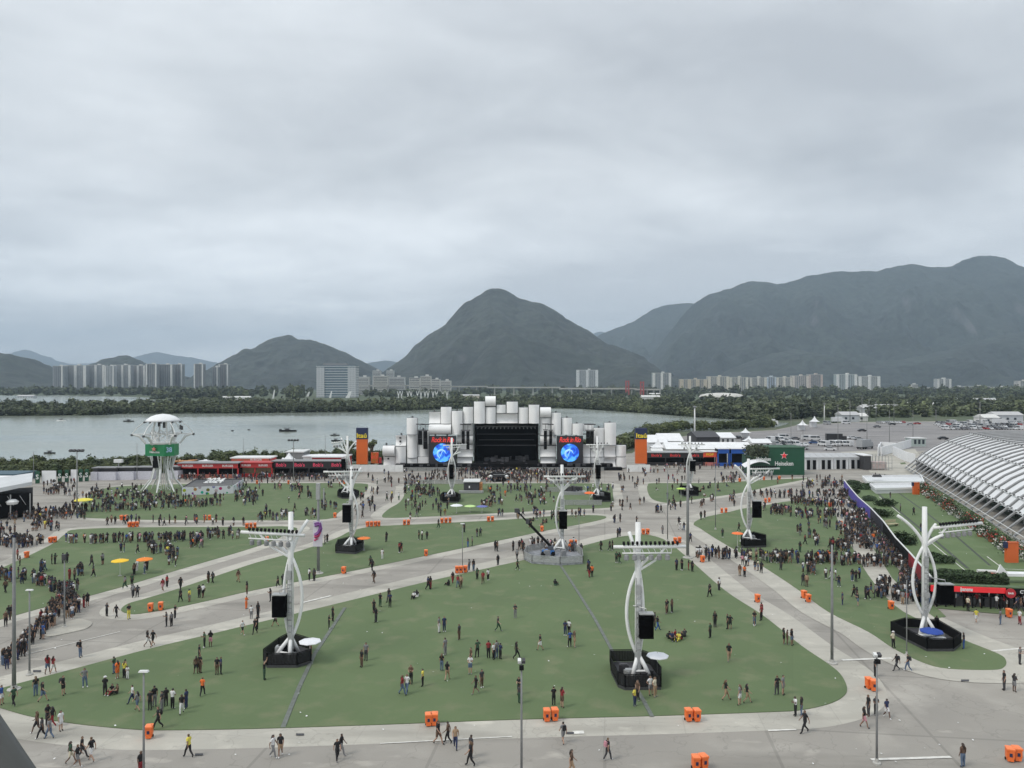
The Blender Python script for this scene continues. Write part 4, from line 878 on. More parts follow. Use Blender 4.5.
# left: tent stage, banners
d = G(0, 517).y; t = thing('tent_stage', 'dark side stage under a pale sloping roof at the frame edge', 'stage', (PX(32, d), d, 0), radians(31))
W = PX(32, d)-PX(-60, d); H = PZ(478, d); cx_ = -W/2
MB().box((cx_, 5, H*.32), (W, 9, H*.60)).build('stage_box', BLACK, t)
mb = MB(); xa, xb = cx_-W/2, cx_+W/2
mb.add([(xa, -2, H*.55), (xb, -1, H*.92), (xb, 9, H*1.02), (xa, 10, H*.75), (xa, -2, H*.40), (xb, -1, H*.83), (xb, 9, H*.95), (xa, 10, H*.65)], [(0,1,2,3),(7,6,5,4),(0,4,5,1),(1,5,6,2),(2,6,7,3),(3,7,4,0)]); mb.build('roof', mat('roof_pale', (.52,.54,.55), .5, .08, .4), t)
mb = MB()
for x in (xb-.3, xb-3.5, xb-7, xb-10.5): mb.tube([(x, -.8, 0), (x, -.8, H*.62)], .12, 5)
for k in range(6): mb.tube([(xb-1-k*2, -.8, H*.34), (xb-2-k*2, -.8, H*.58)], .05, 4)
mb.build('frame', GALV, t); MB().box((xb-6.2, -.9, H*.30), (1.0, .5, 2.4)).build('red_banner', RED, t)
mb = MB(); mb.lathe((xb-3.2, -.6, H*.36), [(.1, 0), (.9, .1), (1.1, .6), (.6, 1.0), (.05, 1.1)], 10); mb.build('dome_lamp', WHITE, t)
p = G(4, 481.5); block('low_building', 'long low blue-green shed roof behind the pale side stage roof', 'shed', -30, 17, 482, 474, 8, mat('teal_wall', (.04,.08,.12), .7), mat('teal_roof', (.05,.10,.13), .6))
block('low_building', 'white tent edge poking out behind the side stage', 'tent', -20, 12, 487, 478.5, 6, WCLOTH, WCLOTH)
ban = [(35.5,40.5,'g'),(42,57,'w'),(58,62.5,'g'),(65,69.5,'g'),(71,78.5,'w'),(79,83.5,'g'),(85,89.5,'g')]
for i, (x0, x1, k_) in enumerate(ban):
    yb = 483.6-(x0-35)*.045; p0, p1 = G(x0, yb), G(x1, yb-.2); H = 2.7*1.0
    t = thing('site_hoarding', ('first green emblem','long white','second green emblem','third green emblem','short white','fourth green emblem','fifth green emblem')[i]+' hoarding panel of the shoreline fence', 'hoarding', (((p0+p1)/2).x, p0.y, 0), 0, 'hoarding panels along the shore')
    W = p1.x-p0.x; MB().box((0, 0, H*.62), (W, .2, H*1.2)).build('panel', GREEN if k_ == 'g' else WCLOTH, t)
    MB().tube([(-W/2, .2, 0), (-W/2, .2, H*1.2)], .08, 5).build('post', GALV, t)
    if k_ == 'g': text_mesh('emblem', 'S', WHITE, t, (0, -.13, H*.62), 1.7)
for i, (x0, x1) in enumerate(((90.5,97),(97.7,115.5),(116.2,133.5),(134,151.5),(168,178))):
    yb = 480.4-(x0-90)*.018; p0, p1 = G(x0, yb), G(x1, yb); W = p1.x-p0.x
    t = thing('white_container', ('short','first long','second long','third long','half-hidden')[i]+' white cabin with dark window strip behind the dome tower lawn', 'cabin', ((p0.x+p1.x)/2, p0.y, 0), 0, 'white cabins along the shore')
    MB().box((0, 1.6, 1.1), (W, 3.2, 2.2)).build('wall', mat('cabin_white', (.56,.56,.62), .6), t); MB().box((0, 2.4, 2.7), (W*.95, 2.2, 1.0)).build('window_strip', DARK, t); MB().box((0, 2, 3.3), (W, 3.4, .2)).build('roof', MID, t)
p = G(118.5, 477.5); t = thing('rooftop_camera', 'white box unit standing on a cabin by the shore', 'camera', (p.x, p.y, 0)); MB().box((0, 0, 4.6), (2.2, 1, .9)).build('housing', WHITE, t); MB().tube([(0, 0, 0), (0, 0, 4.3)], .15, 6).build('post', GALV, t)
# ---------------------------------------------------------------- dome tower
d = 188.0; t = thing('observation_tower', 'white steel tower with a dome top and green screen band', 'tower', (PX(163, d), d, 0)); c0 = PX(163, d)
def zz(y): return PZ(y, d)
mb = MB(); mb.lathe((0, 0, 0), [(4.1, zz(421.3)), (3.7, zz(419.2)), (2.8, zz(416.5)), (1.5, zz(414.6)), (.1, zz(413.8))], 24); mb.build('dome', WCLOTH, t, True)
for k in range(6):
    a = k*pi/3+.3; mb = MB(); mb.tube([(3.9*cos(a), 3.9*sin(a), zz(421.3)), (5.6*cos(a), 5.6*sin(a), zz(426.5)), (6.9*cos(a), 6.9*sin(a), zz(433.6))], .10, 6); mb.tube([(6.9*cos(a), 6.9*sin(a), zz(433.8)), (5.2*cos(a), 5.2*sin(a), zz(436)), (3.8*cos(a), 3.8*sin(a), zz(443.5))], [.2, .34, .26], 6); mb.tube([(6.9*cos(a), 6.9*sin(a), zz(433.8)), (1.6*cos(a), 1.6*sin(a), zz(434))], .13, 6)
    mb.build('outrigger', WSTEEL, t)
    MB().box((6.9*cos(a), 6.9*sin(a), zz(434.6)), (.45, .45, .5)).build('lamp', DARK, t)
mb = MB()
for k in range(10): a = k*.63; mb.box((4.2*cos(a), 4.2*sin(a), zz(421.9)), (.35, .35, .4))
mb.build('lamp_ring', DARK, t)
for k in range(4):
    a = k*pi/2+pi/4; mb = MB(); r = 2.3
    mb.tube([(r*1.25*cos(a), r*1.25*sin(a), zz(444)), (r*1.05*cos(a), r*1.05*sin(a), zz(432)), (r*.8*cos(a), r*.8*sin(a), zz(421))], .22, 6)
    b = a+pi/2
    mb.tube([(r*1.2*cos(a), r*1.2*sin(a), zz(442)), (r*.9*cos(b), r*.9*sin(b), zz(430))], .1, 5); mb.tube([(r*1.2*cos(b), r*1.2*sin(b), zz(442)), (r*.9*cos(a), r*.9*sin(a), zz(430))], .1, 5)
    mb.tube([(r*1.0*cos(a), r*1.0*sin(a), zz(434)), (r*1.0*cos(b), r*1.0*sin(b), zz(434))], .14, 5)
    mb.build('upper_mast', WSTEEL, t)
MB().lathe((0, 0, 0), [(2.2, zz(434.2)), (2.2, zz(433.4))], 12).build('upper_deck', WSTEEL, t)
mb = MB(); mb.box((.3, 0, zz(425)), (.5, .5, 1.4)); mb.box((-1.0, 0, zz(424)), (.4, .4, 1.2)); mb.box((4.7, -1, zz(427)), (.35, .3, 1.1)); mb.box((5.1, -1, zz(427.6)), (.35, .3, 1.0)); mb.build('hanging_gear', DARK, t)
scn = MB(); zt, zb = zz(443.8), zz(455.2)
scn.prism([(-3.5, -1.8), (1.6, -3.0), (3.4, -1.6), (3.2, 1.6), (-1, 2.4), (-3.4, 1.4)], zb, zt); sg = scn.build('screen_band', mat('screen_green', (.01,.16,.06), .4, .1, 1, emit=.15), t)
e_ = MB(); star(e_, (-.9, zz(448.2)), .55, -3.02, -2.6); e_.build('screen_star', mat('star_pink', (.7,.25,.22), .5), sg)
text_mesh('screen_lettering', 'Heineken', WHITE, sg, (-.9, -2.48, zz(451.3)), .75, 2.7, rot=(pi/2, 0, -.23))
text_mesh('screen_note', '38', mat('pale_blue_ink', (.45,.6,.85), .5), sg, (2.55, -2.4, zz(449.2)), 1.7, 1.3, rot=(pi/2, 0, .66))
MB().lathe((0, 0, 0), [(3.4, zt), (3.6, zt+.35)], 6).build('screen_top', WSTEEL, t)
for k in range(8):
    a = k*pi/4+.15; mb = MB()
    for s in (-.12, .12):
        mb.tube([(3.0*cos(a+s), 3.0*sin(a+s), zb), (2.1*cos(a+s*.6), 2.1*sin(a+s*.6), 5.4), (2.9*cos(a), 2.9*sin(a), 2.7), (5.1*cos(a), 5.1*sin(a), .05)], [.14, .17, .2, .16], 6)
    mb.build('leg', WSTEEL, t)
for x_, y_ in ((1.2, .6), (-1.2, 1)):
    mb = MB()
    for a, b in ((-1, -1), (1, -1), (1, 1), (-1, 1)): mb.tube([(x_+a*.6, y_+b*.6, 0), (x_+a*.6, y_+b*.6, zb)], .08, 4)
    for k in range(8): z = k*1.1; s = 1 if k % 2 else -1; mb.tube([(x_-s*.6, y_-.6, z), (x_+s*.6, y_-.6, z+1.1)], .06, 4); mb.tube([(x_-.6, y_-.6, z), (x_+.6, y_-.6, z)], .06, 4)
    mb.build('lattice_column', WSTEEL, t)
o = thing('hanging_speaker', 'long black speaker stack hanging under the green screen band', 'speaker', (c0-.8, d-2.0, 0)); MB().box((0, 0, zz(461)), (1.2, .9, 2.9)).build('cabinet', BLACK, o)
MB().tube([(0, 0, zz(461)+1.4), (0, 0, zb+.1)], .06, 4).build('chain', DARK, o)
# white-edged platform with coloured flags pattern
Q = gp([(182.5,495.5),(233,493.6),(243,486.5),(200,487)]); Q = [Q[0], Q[1], Q[2], G(196, 486.8)]; c = sum(Q, Vector())/4
fm = bpy.data.materials.new('confetti_print'); fm.use_nodes = True; nn = fm.node_tree; bb = nn.nodes['Principled BSDF']; tcc = nn.nodes.new('ShaderNodeTexCoord'); vo = nn.nodes.new('ShaderNodeTexVoronoi'); vo.inputs['Scale'].default_value = .95; nn.links.new(tcc.outputs['Object'], vo.inputs['Vector'])
rr = nn.nodes.new('ShaderNodeMath'); rr.operation = 'LESS_THAN'; rr.inputs[1].default_value = .36; nn.links.new(vo.outputs['Distance'], rr.inputs[0]); mxx = nn.nodes.new('ShaderNodeMix'); mxx.data_type = 'RGBA'; mxx.inputs[6].default_value = (.62,.64,.67,1)
hsv = nn.nodes.new('ShaderNodeHueSaturation'); hsv.inputs['Saturation'].default_value = 1.3; hsv.inputs['Value'].default_value = .5; nn.links.new(vo.outputs['Color'], hsv.inputs['Color']); nn.links.new(hsv.outputs[0], mxx.inputs[7]); nn.links.new(rr.outputs[0], mxx.inputs[0]); nn.links.new(mxx.outputs[2], bb.inputs['Base Color'])
t = thing('runway_platform', 'raised dark platform with white confetti-printed skirt beside the dome tower', 'platform', (c.x, c.y, 0))
MB().prism([(p-c)[:2] for p in Q], 0, 1.75).build('deck', mat('platform_top', (.10,.10,.10), .7, .2, .5), t)
for k in range(4):
    a, b = Q[k]-c, Q[(k+1) % 4]-c; m_ = (a+b)/2; tt = b-a; nrm = Vector((tt.y, -tt.x, 0)).normalized()*.12
    MB().box((m_.x+nrm.x, m_.y+nrm.y, .95), (tt.length+.2, .14, 1.9), atan2(tt.y, tt.x)).build('skirt', fm if k < 2 else DARK, t)
tx = text_mesh('deck_lettering', '2024', WHITE, t, (-.4, .8, 2.2), 2.9, 4.8, rot=(radians(28), 0, 0), shear=.35, ext=.15, space=.95)
# ---------------------------------------------------------------- curved speaker towers
SPK = mat('speaker_front', (.003, .003, .0035), .95, .3, 6, spec=.05)
POLEM = mat('pole_grey', (.20, .205, .205), .55, .15, 1.5)
def arc_tube(mb, A, B, bul, r, n=10, mi=0, r1=None):
    A, B = Vector(A), Vector(B); pts = []
    for i in range(n+1):
        t = i/n; p = A.lerp(B, t)+Vector(bul)*4*t*(1-t); pts.append(p)
    mb.tube(pts, [r+((r1 or r)-r)*i/n for i in range(n+1)], 8, mi)
def fence_poly(parent, Q, h, z0, near, solid=False, fs=None):
    n = len(Q)
    for k in range(n):
        a, b = Vector(Q[k]), Vector(Q[(k+1) % n]); tt = b-a; L_ = tt.length; an = atan2(tt.y, tt.x); m_ = (a+b)/2
        mb = MB()
        if near:
            nb = int(L_/.14)
            for i in range(nb+1):
                p = a.lerp(b, i/max(1, nb)); mb.box((p.x, p.y, z0+h/2), (.025, .025, h))
        for z in (z0+.08, z0+h): mb.box((m_.x, m_.y, z), (L_, .05, .06), an)
        np_ = max(1, int(L_/2.2))
        for i in range(np_+1): p = a.lerp(b, i/np_); mb.box((p.x, p.y, z0+h/2), (.08, .08, h))
        f = mb.build('fence_rail', GALV if fs else BLACK, parent)
        MB().box((m_.x, m_.y, z0+h*.48), (L_, .02, h*.9), an).build('fence_panel', fs or (BLACK if solid else SCRIM), f)
def curved_tower(bx, by, ytop, label, deck, beam, free, spk, lens=(1.0, .8), legs=None, near=True, lean=0, dz=.3, fence=1.1, solid=False, lights=13, deckm=None, spk_label='', umb=None, dd=0, lens_dir=0.0, fscrim=None):
    """beam: two pixel spots (x0,y0,x1,y1); free: arm tips in pixels; spk: pixel rectangle; deck: ground polygon in pixels"""
    o = G(bx, by); d = o.y; k = F/d
    loc = lambda x, y, dy=0.0: Vector(((x-512)*(d+dy)/F-o.x, dy, PZ(y, d+dy)))
    t = thing('curved_light_tower', label, 'tower', (o.x, o.y, 0), 0, 'white curved speaker and light towers')
    H = PZ(ytop, d); zlo, zhi = H*.165, H*.70
    c0 = loc(bx, by).x
    MB().tube([(0, 0, dz), (0, 0, zhi), (0, 0, H)], [.30, .27, .24], 10).build('pole', WHITE, t, True)
    # lattice service ladder on the pole
    mb = MB()
    for z in [zlo+.6+i*.55 for i in range(int((zhi-zlo-1)/.55))]: mb.box((.0, -.36, z), (.42, .12, .09))
    mb.tube([(-.2, -.38, zlo+.4), (-.2, -.38, zhi-.6)], .035, 4); mb.tube([(.2, -.38, zlo+.4), (.2, -.38, zhi-.6)], .035, 4); mb.box((0, -.42, zlo+2.2), (.5, .3, .5)); mb.box((-.05, -.42, zhi-1.6), (.4, .3, .8))
    mb.build('service_ladder', GALV, t)
    ca, sa = cos(lens_dir), sin(lens_dir)
    for s, w_ in ((-1, lens[0]), (1, lens[1])):
        mb = MB(); arc_tube(mb, (s*.10, 0, zlo), (s*.10, 0, zhi), (s*w_*ca, s*w_*sa, 0), .15, 16); mb.build('bowed_rib', WHITE, t, True)
    for (lx, ly) in (legs or ((-1.5, -.6), (.25, -1.3), (.9, .9))):
        mb = MB(); mb.tube([(0, 0, zlo+.1), (lx*.55, ly*.55, zlo*.55+.1), (lx, ly, dz)], [.17, .18, .20], 8); mb.build('leg', WHITE, t, True)
    l2 = legs or ((-1.5, -.6), (.25, -1.3)); mb = MB(); z = dz+(zlo-dz)*.35; mb.tube([(l2[0][0]*.72, l2[0][1]*.72, z), (l2[1][0]*.72, l2[1][1]*.72, z)], .10, 6); mb.build('cross_bar', WHITE, t)
    for (fx, fy, fdy) in free:
        tip = loc(fx, fy, fdy); mb = MB(); m_ = Vector((tip.x*.30, tip.y*.3, zhi+(tip.z-zhi)*.50)); A = Vector((0, 0, zhi-.1)); pts = []
        for i in range(11):
            u = i/10; pts.append(A*(1-u)**2+Vector((tip.x*.22, tip.y*.22, zhi+(tip.z-zhi)*.55))*2*u*(1-u)+tip*u*u)
        mb.tube(pts, .16, 8); mb.build('curved_arm', WHITE, t, True)
    x0, y0, x1, y1, dy0, dy1 = beam
    a, b = loc(x0, y0, dy0), loc(x1, y1, dy1); tt = (b-a); L_ = tt.length; e_ = tt.normalized(); bmz = MB()
    bmz.tube([a, b], .15, 10); lower = Vector((0, 0, -.55)); ia, ib = a+e_*L_*.12+lower, b-e_*L_*.2+lower
    bmz.tube([ia, ib], .07, 6)
    nn = 9
    for i in range(nn):
        p = (a+e_*L_*.12).lerp(b-e_*L_*.2, i/(nn-1)); qv = ia.lerp(ib, min(1, (i+.5)/(nn-1))); bmz.tube([p, qv], .035, 4)
    be = bmz.build('light_beam', WHITE, t, True)
    for sgn in (-1, 1):
        p = a.lerp(b, .5+sgn*.22)
        if abs(p.x) < L_*.75:
            mb = MB(); mb.tube([(0, 0, zhi-.1), (p.x*.6, p.y*.6, (zhi+p.z)/2-.2), p], .11, 6); mb.build('beam_strut', WHITE, t)
    for i in range(lights):
        p = a.lerp(b, .14+.74*i/(lights-1)); mb = MB()
        mb.tube([p+Vector((0, -.1, .12)), p+Vector((0, -.1, .34))], .03, 4); mb.box(p+Vector((0, -.1, .34)), (.20, .24, .20), rx=.5)
        mb.build('spotlight', BLACK, be)
    for i in range(max(3, lights//2)):
        p = ia.lerp(ib, (i+.5)/max(3, lights//2)); MB().lathe(p+Vector((0, -.05, -.55)), [(.1, .45), (.22, .35), (.22, 0), (.15, -.05)], 8).build('floodlight', MID, be)
    # deck
    Q = [Vector(((G(x, y)-o).x, (G(x, y)-o).y)) for x, y in deck]
    MB().prism(Q, 0.05, dz).build('deck', deckm or DARK, t)
    fence_poly(t, [q_*1.0 for q_ in Q], fence, dz, near, solid, fscrim)
    cxx = sum((q_.x for q_ in Q))/len(Q); cyy = sum((q_.y for q_ in Q))/len(Q)
    rg = random.Random(int(bx))
    for i in range(5):
        f_ = rg.uniform(.2, .6); q_ = rg.choice(Q); p = Vector((cxx, cyy)).lerp(q_, f_); s_ = (rg.uniform(.5, .9), rg.uniform(.4, .7), rg.uniform(.5, 1.1))
        mb = MB(); mb.box((p.x, p.y, dz+s_[2]/2), s_, rg.uniform(0, 1)); mb.box((p.x, p.y, dz+s_[2]+.04), (s_[0]*.8, s_[1]*.8, .08)); mb.build('equipment_case', rg.choice((MID, DARK, BLACK, GALV)), t)
    # speaker
    sx0, sy0, sx1, sy1 = spk; dy = -.7; a, b = loc(sx0, sy1, dy), loc(sx1, sy0, dy); W, Hh = b.x-a.x, b.z-a.z
    sp_ = thing('hanging_speaker', spk_label, 'speaker', (o.x+(a.x+b.x)/2, o.y+dy, (a.z+b.z)/2), 0, 'black speakers hanging on the curved towers')
    n = 5; mb = MB()
    for i in range(n): mb.box((0, 0, Hh/2-(i+.5)*Hh/n), (W*(1-.0*i), .75, Hh/n*.95), rx=-.03*i)
    mb.build('cabinets', SPK, sp_)
    s = -1 if a.x+b.x < 0 else 1
    mb = MB(); mb.box((0, 0, Hh/2+.12), (W*1.05, .8, .1)); mb.tube([(0, 0, Hh/2+.1), (0, 0, Hh/2+.5), (-s*W*.85, .6, Hh/2+.6)], .05, 5); mb.build('bracket', GALV, sp_)
    return t
curved_tower(290.8, 662, 512, 'white curved tower on the near lawn, beam reaching left, white parasol at its deck', [(263.5,664),(267,668.5),(297,668.5),(311,664),(311,653),(290,646),(279,652)], (241,532,304.5,535.5,0,-.3), [(308,520,1.0),(274,543.5,.6)], (273,595.5,286.3,617), (.55, .95), legs=((-1.5,-.2),(.15,-.9),(.6,.8)), spk_label='big black speaker on the left one of the two nearest curved towers')
curved_tower(638, 681, 522.5, 'nearest white curved tower, level beam across its pole, open-topped fenced deck', [(618,688),(625,691),(661,690.5),(661,683),(650,668),(640,664.5),(610,665),(611,674)], (613.5,547,685.8,546.5,-.6,-.4), [(629,532,1.2),(652,556,-.4)], (639.2,614.5,653,638.2), (.9, .35), legs=((-.6,-.5),(1.05,-.4),(.2,.9)), spk_label='big black speaker on the tower nearest the camera, with equipment deck below')
curved_tower(924.6, 637, 506.8, 'white curved tower with wide oval ribs over a solid black deck with blue parasol', [(891,634),(927,652),(953.5,652),(961,646),(938,632),(905,630)], (933,528,982,523,0,.5), [(897.5,515.5,.3),(943,535,-.1),(936,524,.2)], (938.5,585,952,604), (1.12, 1.05), legs=((-1.0,-.9),(.9,-.7),(.3,1)), solid=True, fence=1.0, spk_label='big black speaker below the arm of the blue-parasol tower, before the red booth')
curved_tower(351.5, 551, 466.5, 'white curved tower on the strip lawn beside a small orange parasol', [(335.5,553.5),(356,554.5),(363.8,550),(363.8,546.5),(350,545),(338,548)], (323.5,471.8,362,471.5,0,0), [(361.4,467.5,.5),(338,474,.3)], (342.8,505,350.6,522.5), (.25, .85), near=False, spk_label='black speaker on the middle-lawn tower with the small orange parasol')
curved_tower(562, 553, 464.7, 'white curved tower rising from a round silver-fenced pen beside the crane', [(524,560),(532,564),(560,565.8),(583,564.5),(582,557),(574,551.5),(545,550.5),(527,554)], (543.8,476.5,585.6,476.4,-.5,-.5), [(577,478,.4),(547,478,.4)], (559.2,511.5,567,529), (.85, .15), near=False, fence=1.0, fscrim=SCRIM2, deckm=mat('deck_grey', (.24,.25,.27), .7, .4, 2), spk_label='black speaker on the tower beside the crane, ringed by silver fencing')
curved_tower(748.5, 543, 458.8, 'white curved tower with orange parasol on the lawn before the green pavilion', [(741,546.5),(744,548.3),(766,547.6),(766,543),(754,540),(742,541.5)], (748,469,779.5,468.5,0,0), [(734.5,465,.2),(761.5,474.4,-.1)], (752.8,501.5,761,517.8), (1.1, .6), near=False, solid=True, spk_label='black speaker on the tower facing the green pavilion, orange parasol below')
curved_tower(451.8, 498.8, 437.8, 'slim white curved tower standing in front of the first blue-globe screen', [(440,501),(443,503),(458,503),(460.5,500.5),(456,498),(443,498)], (443,445.5,466.5,444.6,0,0), [(461,452,.2)], (449.3,464.4,453.2,479), (.75, .75), near=False, solid=True, lights=7, spk_label='black speaker on the slim tower in front of the first globe screen')
curved_tower(597.3, 498.5, 436, 'white curved tower standing between the second globe screen and the orange tower', [(593,500),(596,502.3),(610.5,502),(610.5,498.8),(603,496.8),(595,497.5)], (586,444.8,610,444.6,0,0), [(591,449,.2)], (596,465,600.6,478.8), (.6, .55), near=False, solid=True, lights=7, spk_label='black speaker on the tower between the second screen and the orange tower')
curved_tower(690, 493, 436, 'white curved tower on the small far lawn by the car-park-side kiosks', [(679,494.5),(684,496.5),(698.5,496.3),(698.5,493),(692,491),(680,491.3)], (678,444.6,705,444.5,0,0), [(681,441,.2),(696,450,.1)], (690.2,461,695.2,471.2), (.7, .6), near=False, solid=True, lights=7, spk_label='black speaker on the small far lawn tower by the kiosks')
curved_tower(347.5, 495.5, 436, 'white curved tower on the far lagoon-side lawn by the black kiosks', [(337.5,497.3),(342,499),(355,499),(359,496.5),(352,494),(339,494.5)], (331.6,443,343.5,441.5,0,0), [(356.5,441,.4),(333,446,.2),(341,438,.6)], (341.5,459,345,470), (.7, .6), near=False, solid=True, lights=5, spk_label='small black speaker on the far tower beside the black kiosks')
# ---------------------------------------------------------------- crane in the silver pen
p = G(548, 557); t = thing('boom_lift', 'blue boom lift with a long dark raised arm in the silver pen', 'boom lift', (p.x, p.y, 0))
MB().box((0, 0, .8), (2.0, 1.2, .6), top=.9).build('chassis', mat('lift_blue', (.03,.16,.45), .5), t); MB().box((.4, 0, 1.4), (.9, 1.0, .6), top=.85).build('turret', mat('lift_dark', (.06,.07,.09), .5), t)
d = p.y; tip = Vector((PX(518.5, d)-p.x, 0, PZ(512.5, d))); A = Vector((.4, 0, 1.6)); mb = MB(); m_ = A.lerp(tip, .72)
mb.tube([A, m_], .2, 6); mb.tube([m_, tip], .12, 6); mb.build('boom', BLACK, t)
MB().box(m_+Vector((0, 0, .1)), (.5, .5, .7)).build('knuckle', DARK, t); MB().box(tip+Vector((-.3, 0, .3)), (.6, .6, .6)).build('basket', DARK, t)
for a in (-.75, .75):
    for b in (-.6, .6): MB().tube([(a, b-.12, .62), (a, b+.12, .62)], .32, 12).build('wheel', BLACK, t)
# ---------------------------------------------------------------- lamp posts
def pole(x, y, ytop, r, label, head='flat', m=None, banner=None, name='light_pole', base=True):
    m = m or POLEM; p = G(x, y); H = PZ(ytop, p.y); t = thing(name, label, 'lamp post', (p.x, p.y, 0), 0, 'light poles on the festival ground' if p.y < 240 else 'masts around the car park')
    MB().tube([(0, 0, 0), (0, 0, H*.5), (0, 0, H)], [r, r*.85, r*.65], 8).build('shaft', m, t, True)
    if base: MB().lathe((0, 0, 0), [(r*3.2, 0), (r*3.2, .12), (r*1.6, .16), (r*1.4, .4)], 10).build('footing', CON, t)
    if head == 'flat': MB().box((0, 0, H+.05), (.62, .26, .10), top=.85).build('lamp_head', WSTEEL, t)
    elif head == 'twin':
        MB().box((0, 0, H-.05), (.5, .14, .1)).build('arm', GALV, t)
        for s in (-1, 1): MB().box((s*.14, -.05, H+.10), (.22, .3, .2), rx=.4).build('lamp_head', WSTEEL if s < 0 else DARK, t)
        MB().box((0, -.1, H-.34), (.30, .28, .26)).build('camera_housing', BLACK, t)
    elif head == 'box': MB().box((0, -.1, H-.1), (.36, .25, .6)).build('lamp_head', DARK, t)
    elif head == 'wide':
        MB().box((0, 0, H-.1), (2.6, .2, .16)).build('arm', GALV, t)
        for s in (-1, -.35, .35, 1): MB().box((s*1.15, -.15, H+.1), (.55, .5, .35), rx=.5).build('lamp_head', DARK, t)
    elif head == 'mast':
        MB().lathe((0, 0, H-.6), [(.3, 0), (1.0, .3), (1.0, .7), (.3, .9)], 8).build('lamp_ring', MID, t)
    return t
pole(14, 690, 538, .17, 'tallest thick grey pole at the queue side of the near lawn, no lamp visible', 'none')
pole(29.5, 675, 590.5, .09, 'slim pole with flat white lamp beside the thick pole and the queue', 'flat')
pole(64.5, 627.5, 556, .09, 'slim pole with dark box lamp standing in the traffic island', 'box')
pole(143.7, 791, 672, .085, 'thin pole with flat white lamp in front of the orange bin, foot out of view', 'flat')
pole(521.5, 776, 662, .085, 'thin pole with twin lamp and black camera box before the pavement pair of bins', 'twin')
pole(876.8, 764, 656, .085, 'thin pole with twin lamp and black camera at the lower pavement corner', 'twin')
pole(832, 663.5, 545, .15, 'thick lampless grey pole at the curve of the near lawn', 'none')
pole(906.7, 655.5, 580, .06, 'very thin pole just in front of the blue-parasol tower deck', 'none')
t = pole(318.3, 573.7, 484, .22, 'thick grey pole carrying a white banner with a purple emblem', 'none')
p = G(318.3, 573.7); d = p.y; H = PZ(484, d)
MB().box((0, -.1, H-1), (.5, .5, 2.2)).build('top_box', GALV, t); MB().tube([(.75, 0, H-2.8), (.75, 0, H-.6)], .1, 6).build('side_antenna', GALV, t)
a, b = PZ(546, d), PZ(520.5, d); bn = MB().box((0, -.3, (a+b)/2), (1.28, .1, b-a)).build('banner', mat('banner_white', (.55,.53,.58), .7, .08, 1), t)
PU = mat('emblem_purple', (.16,.05,.22), .6); PK = mat('emblem_crimson', (.42,.04,.12), .6)
mb = MB(); zc_ = (a+b)/2+.35; pts = [(-.38, -.38, zc_+.75), (.30, -.38, zc_+.95), (.40, -.38, zc_+.35), (.15, -.38, zc_-.25), (-.35, -.38, zc_-.55)]; mb.tube(pts, [.2, .3, .28, .28, .26], 4); mb.tube([(-.45, -.38, zc_+1.05), (.2, -.38, zc_+1.15)], [.1, .2], 4); mb.build('banner_emblem', PU, bn)
mb = MB(); mb.tube([(-.40, -.38, zc_-.75), (.05, -.38, zc_-.60), (.38, -.38, zc_-.1)], [.28, .26, .12], 4); mb.tube([(-.45, -.38, zc_-1.25), (.1, -.38, zc_-1.0)], [.14, .06], 4); mb.build('banner_stroke', PK, bn)
pole(687.7, 558, 466, .24, 'thick tall grey mast at the near lawn top corner, beside the tower beam', 'none')
pole(667.6, 541.5, 470, .09, 'slim lampless pole by the pair of bins at the lawn apex', 'none')
pole(715.5, 529.5, 468, .08, 'slim pole on a black foot in the lawn before the green pavilion', 'none')
pole(579, 545, 513, .05, 'short thin pole behind the crane pen next to a bin', 'none')
pole(462.5, 569, 524, .06, 'short slim pole on the turf edge by the triple bins', 'flat')
pole(77, 516, 451, .13, 'tall floodlight mast with twin arms beside the yellow-green parasol', 'wide')
pole(293.5, 482.5, 440.5, .13, 'tall floodlight mast with twin arms in front of the black kiosks', 'wide')
pole(232.5, 491, 467, .06, 'short pole behind the confetti platform corner', 'none')
pole(33.6, 480, 451.5, .1, 'slim grey post by the shoreline hoardings near the side stage', 'none')
pole(137, 480, 443.5, .09, 'slim post on the shore between cabins and dome tower', 'none')
pole(243.5, 470, 438.5, .09, 'slim post behind the tan upper kiosk storey', 'none')
pole(325.3, 470, 434.5, .08, 'slim post rising behind the last black kiosk sign', 'none')
pole(694.7, 438, 406.5, .45, 'white high mast rising by the dark arched marquee', 'mast', WSTEEL)
pole(824.3, 423, 404, .4, 'tall mast just behind the paired white peaks on the car park', 'mast', WSTEEL)
for i, (x, y, yt) in enumerate(((838,450,404),(867,449,409),(889.5,446,410),(913,440,410),(936,424,410),(980,426,402),(850,421.5,400),(869,420.5,399),(876,420.5,401),(894,420.5,402),(862,422,396),(791,450,413),(803,452,418))):
    pole(x, y, yt, .12 if y > 430 else .22, ('first','second','third','fourth','fifth','sixth','seventh','eighth','ninth','tenth','eleventh','twelfth','thirteenth')[i]+' thin post of the car park, '+('behind the entrance tents','behind the entrance tents','by the parked lorry','near the gatehouse','at the packed car rows','over the packed car rows','before the service building','by the service building','by the low sheds','at the lorry park','behind the service building','behind the green pavilion','among parked vans')[i], 'none', base=False, name='car_park_post')
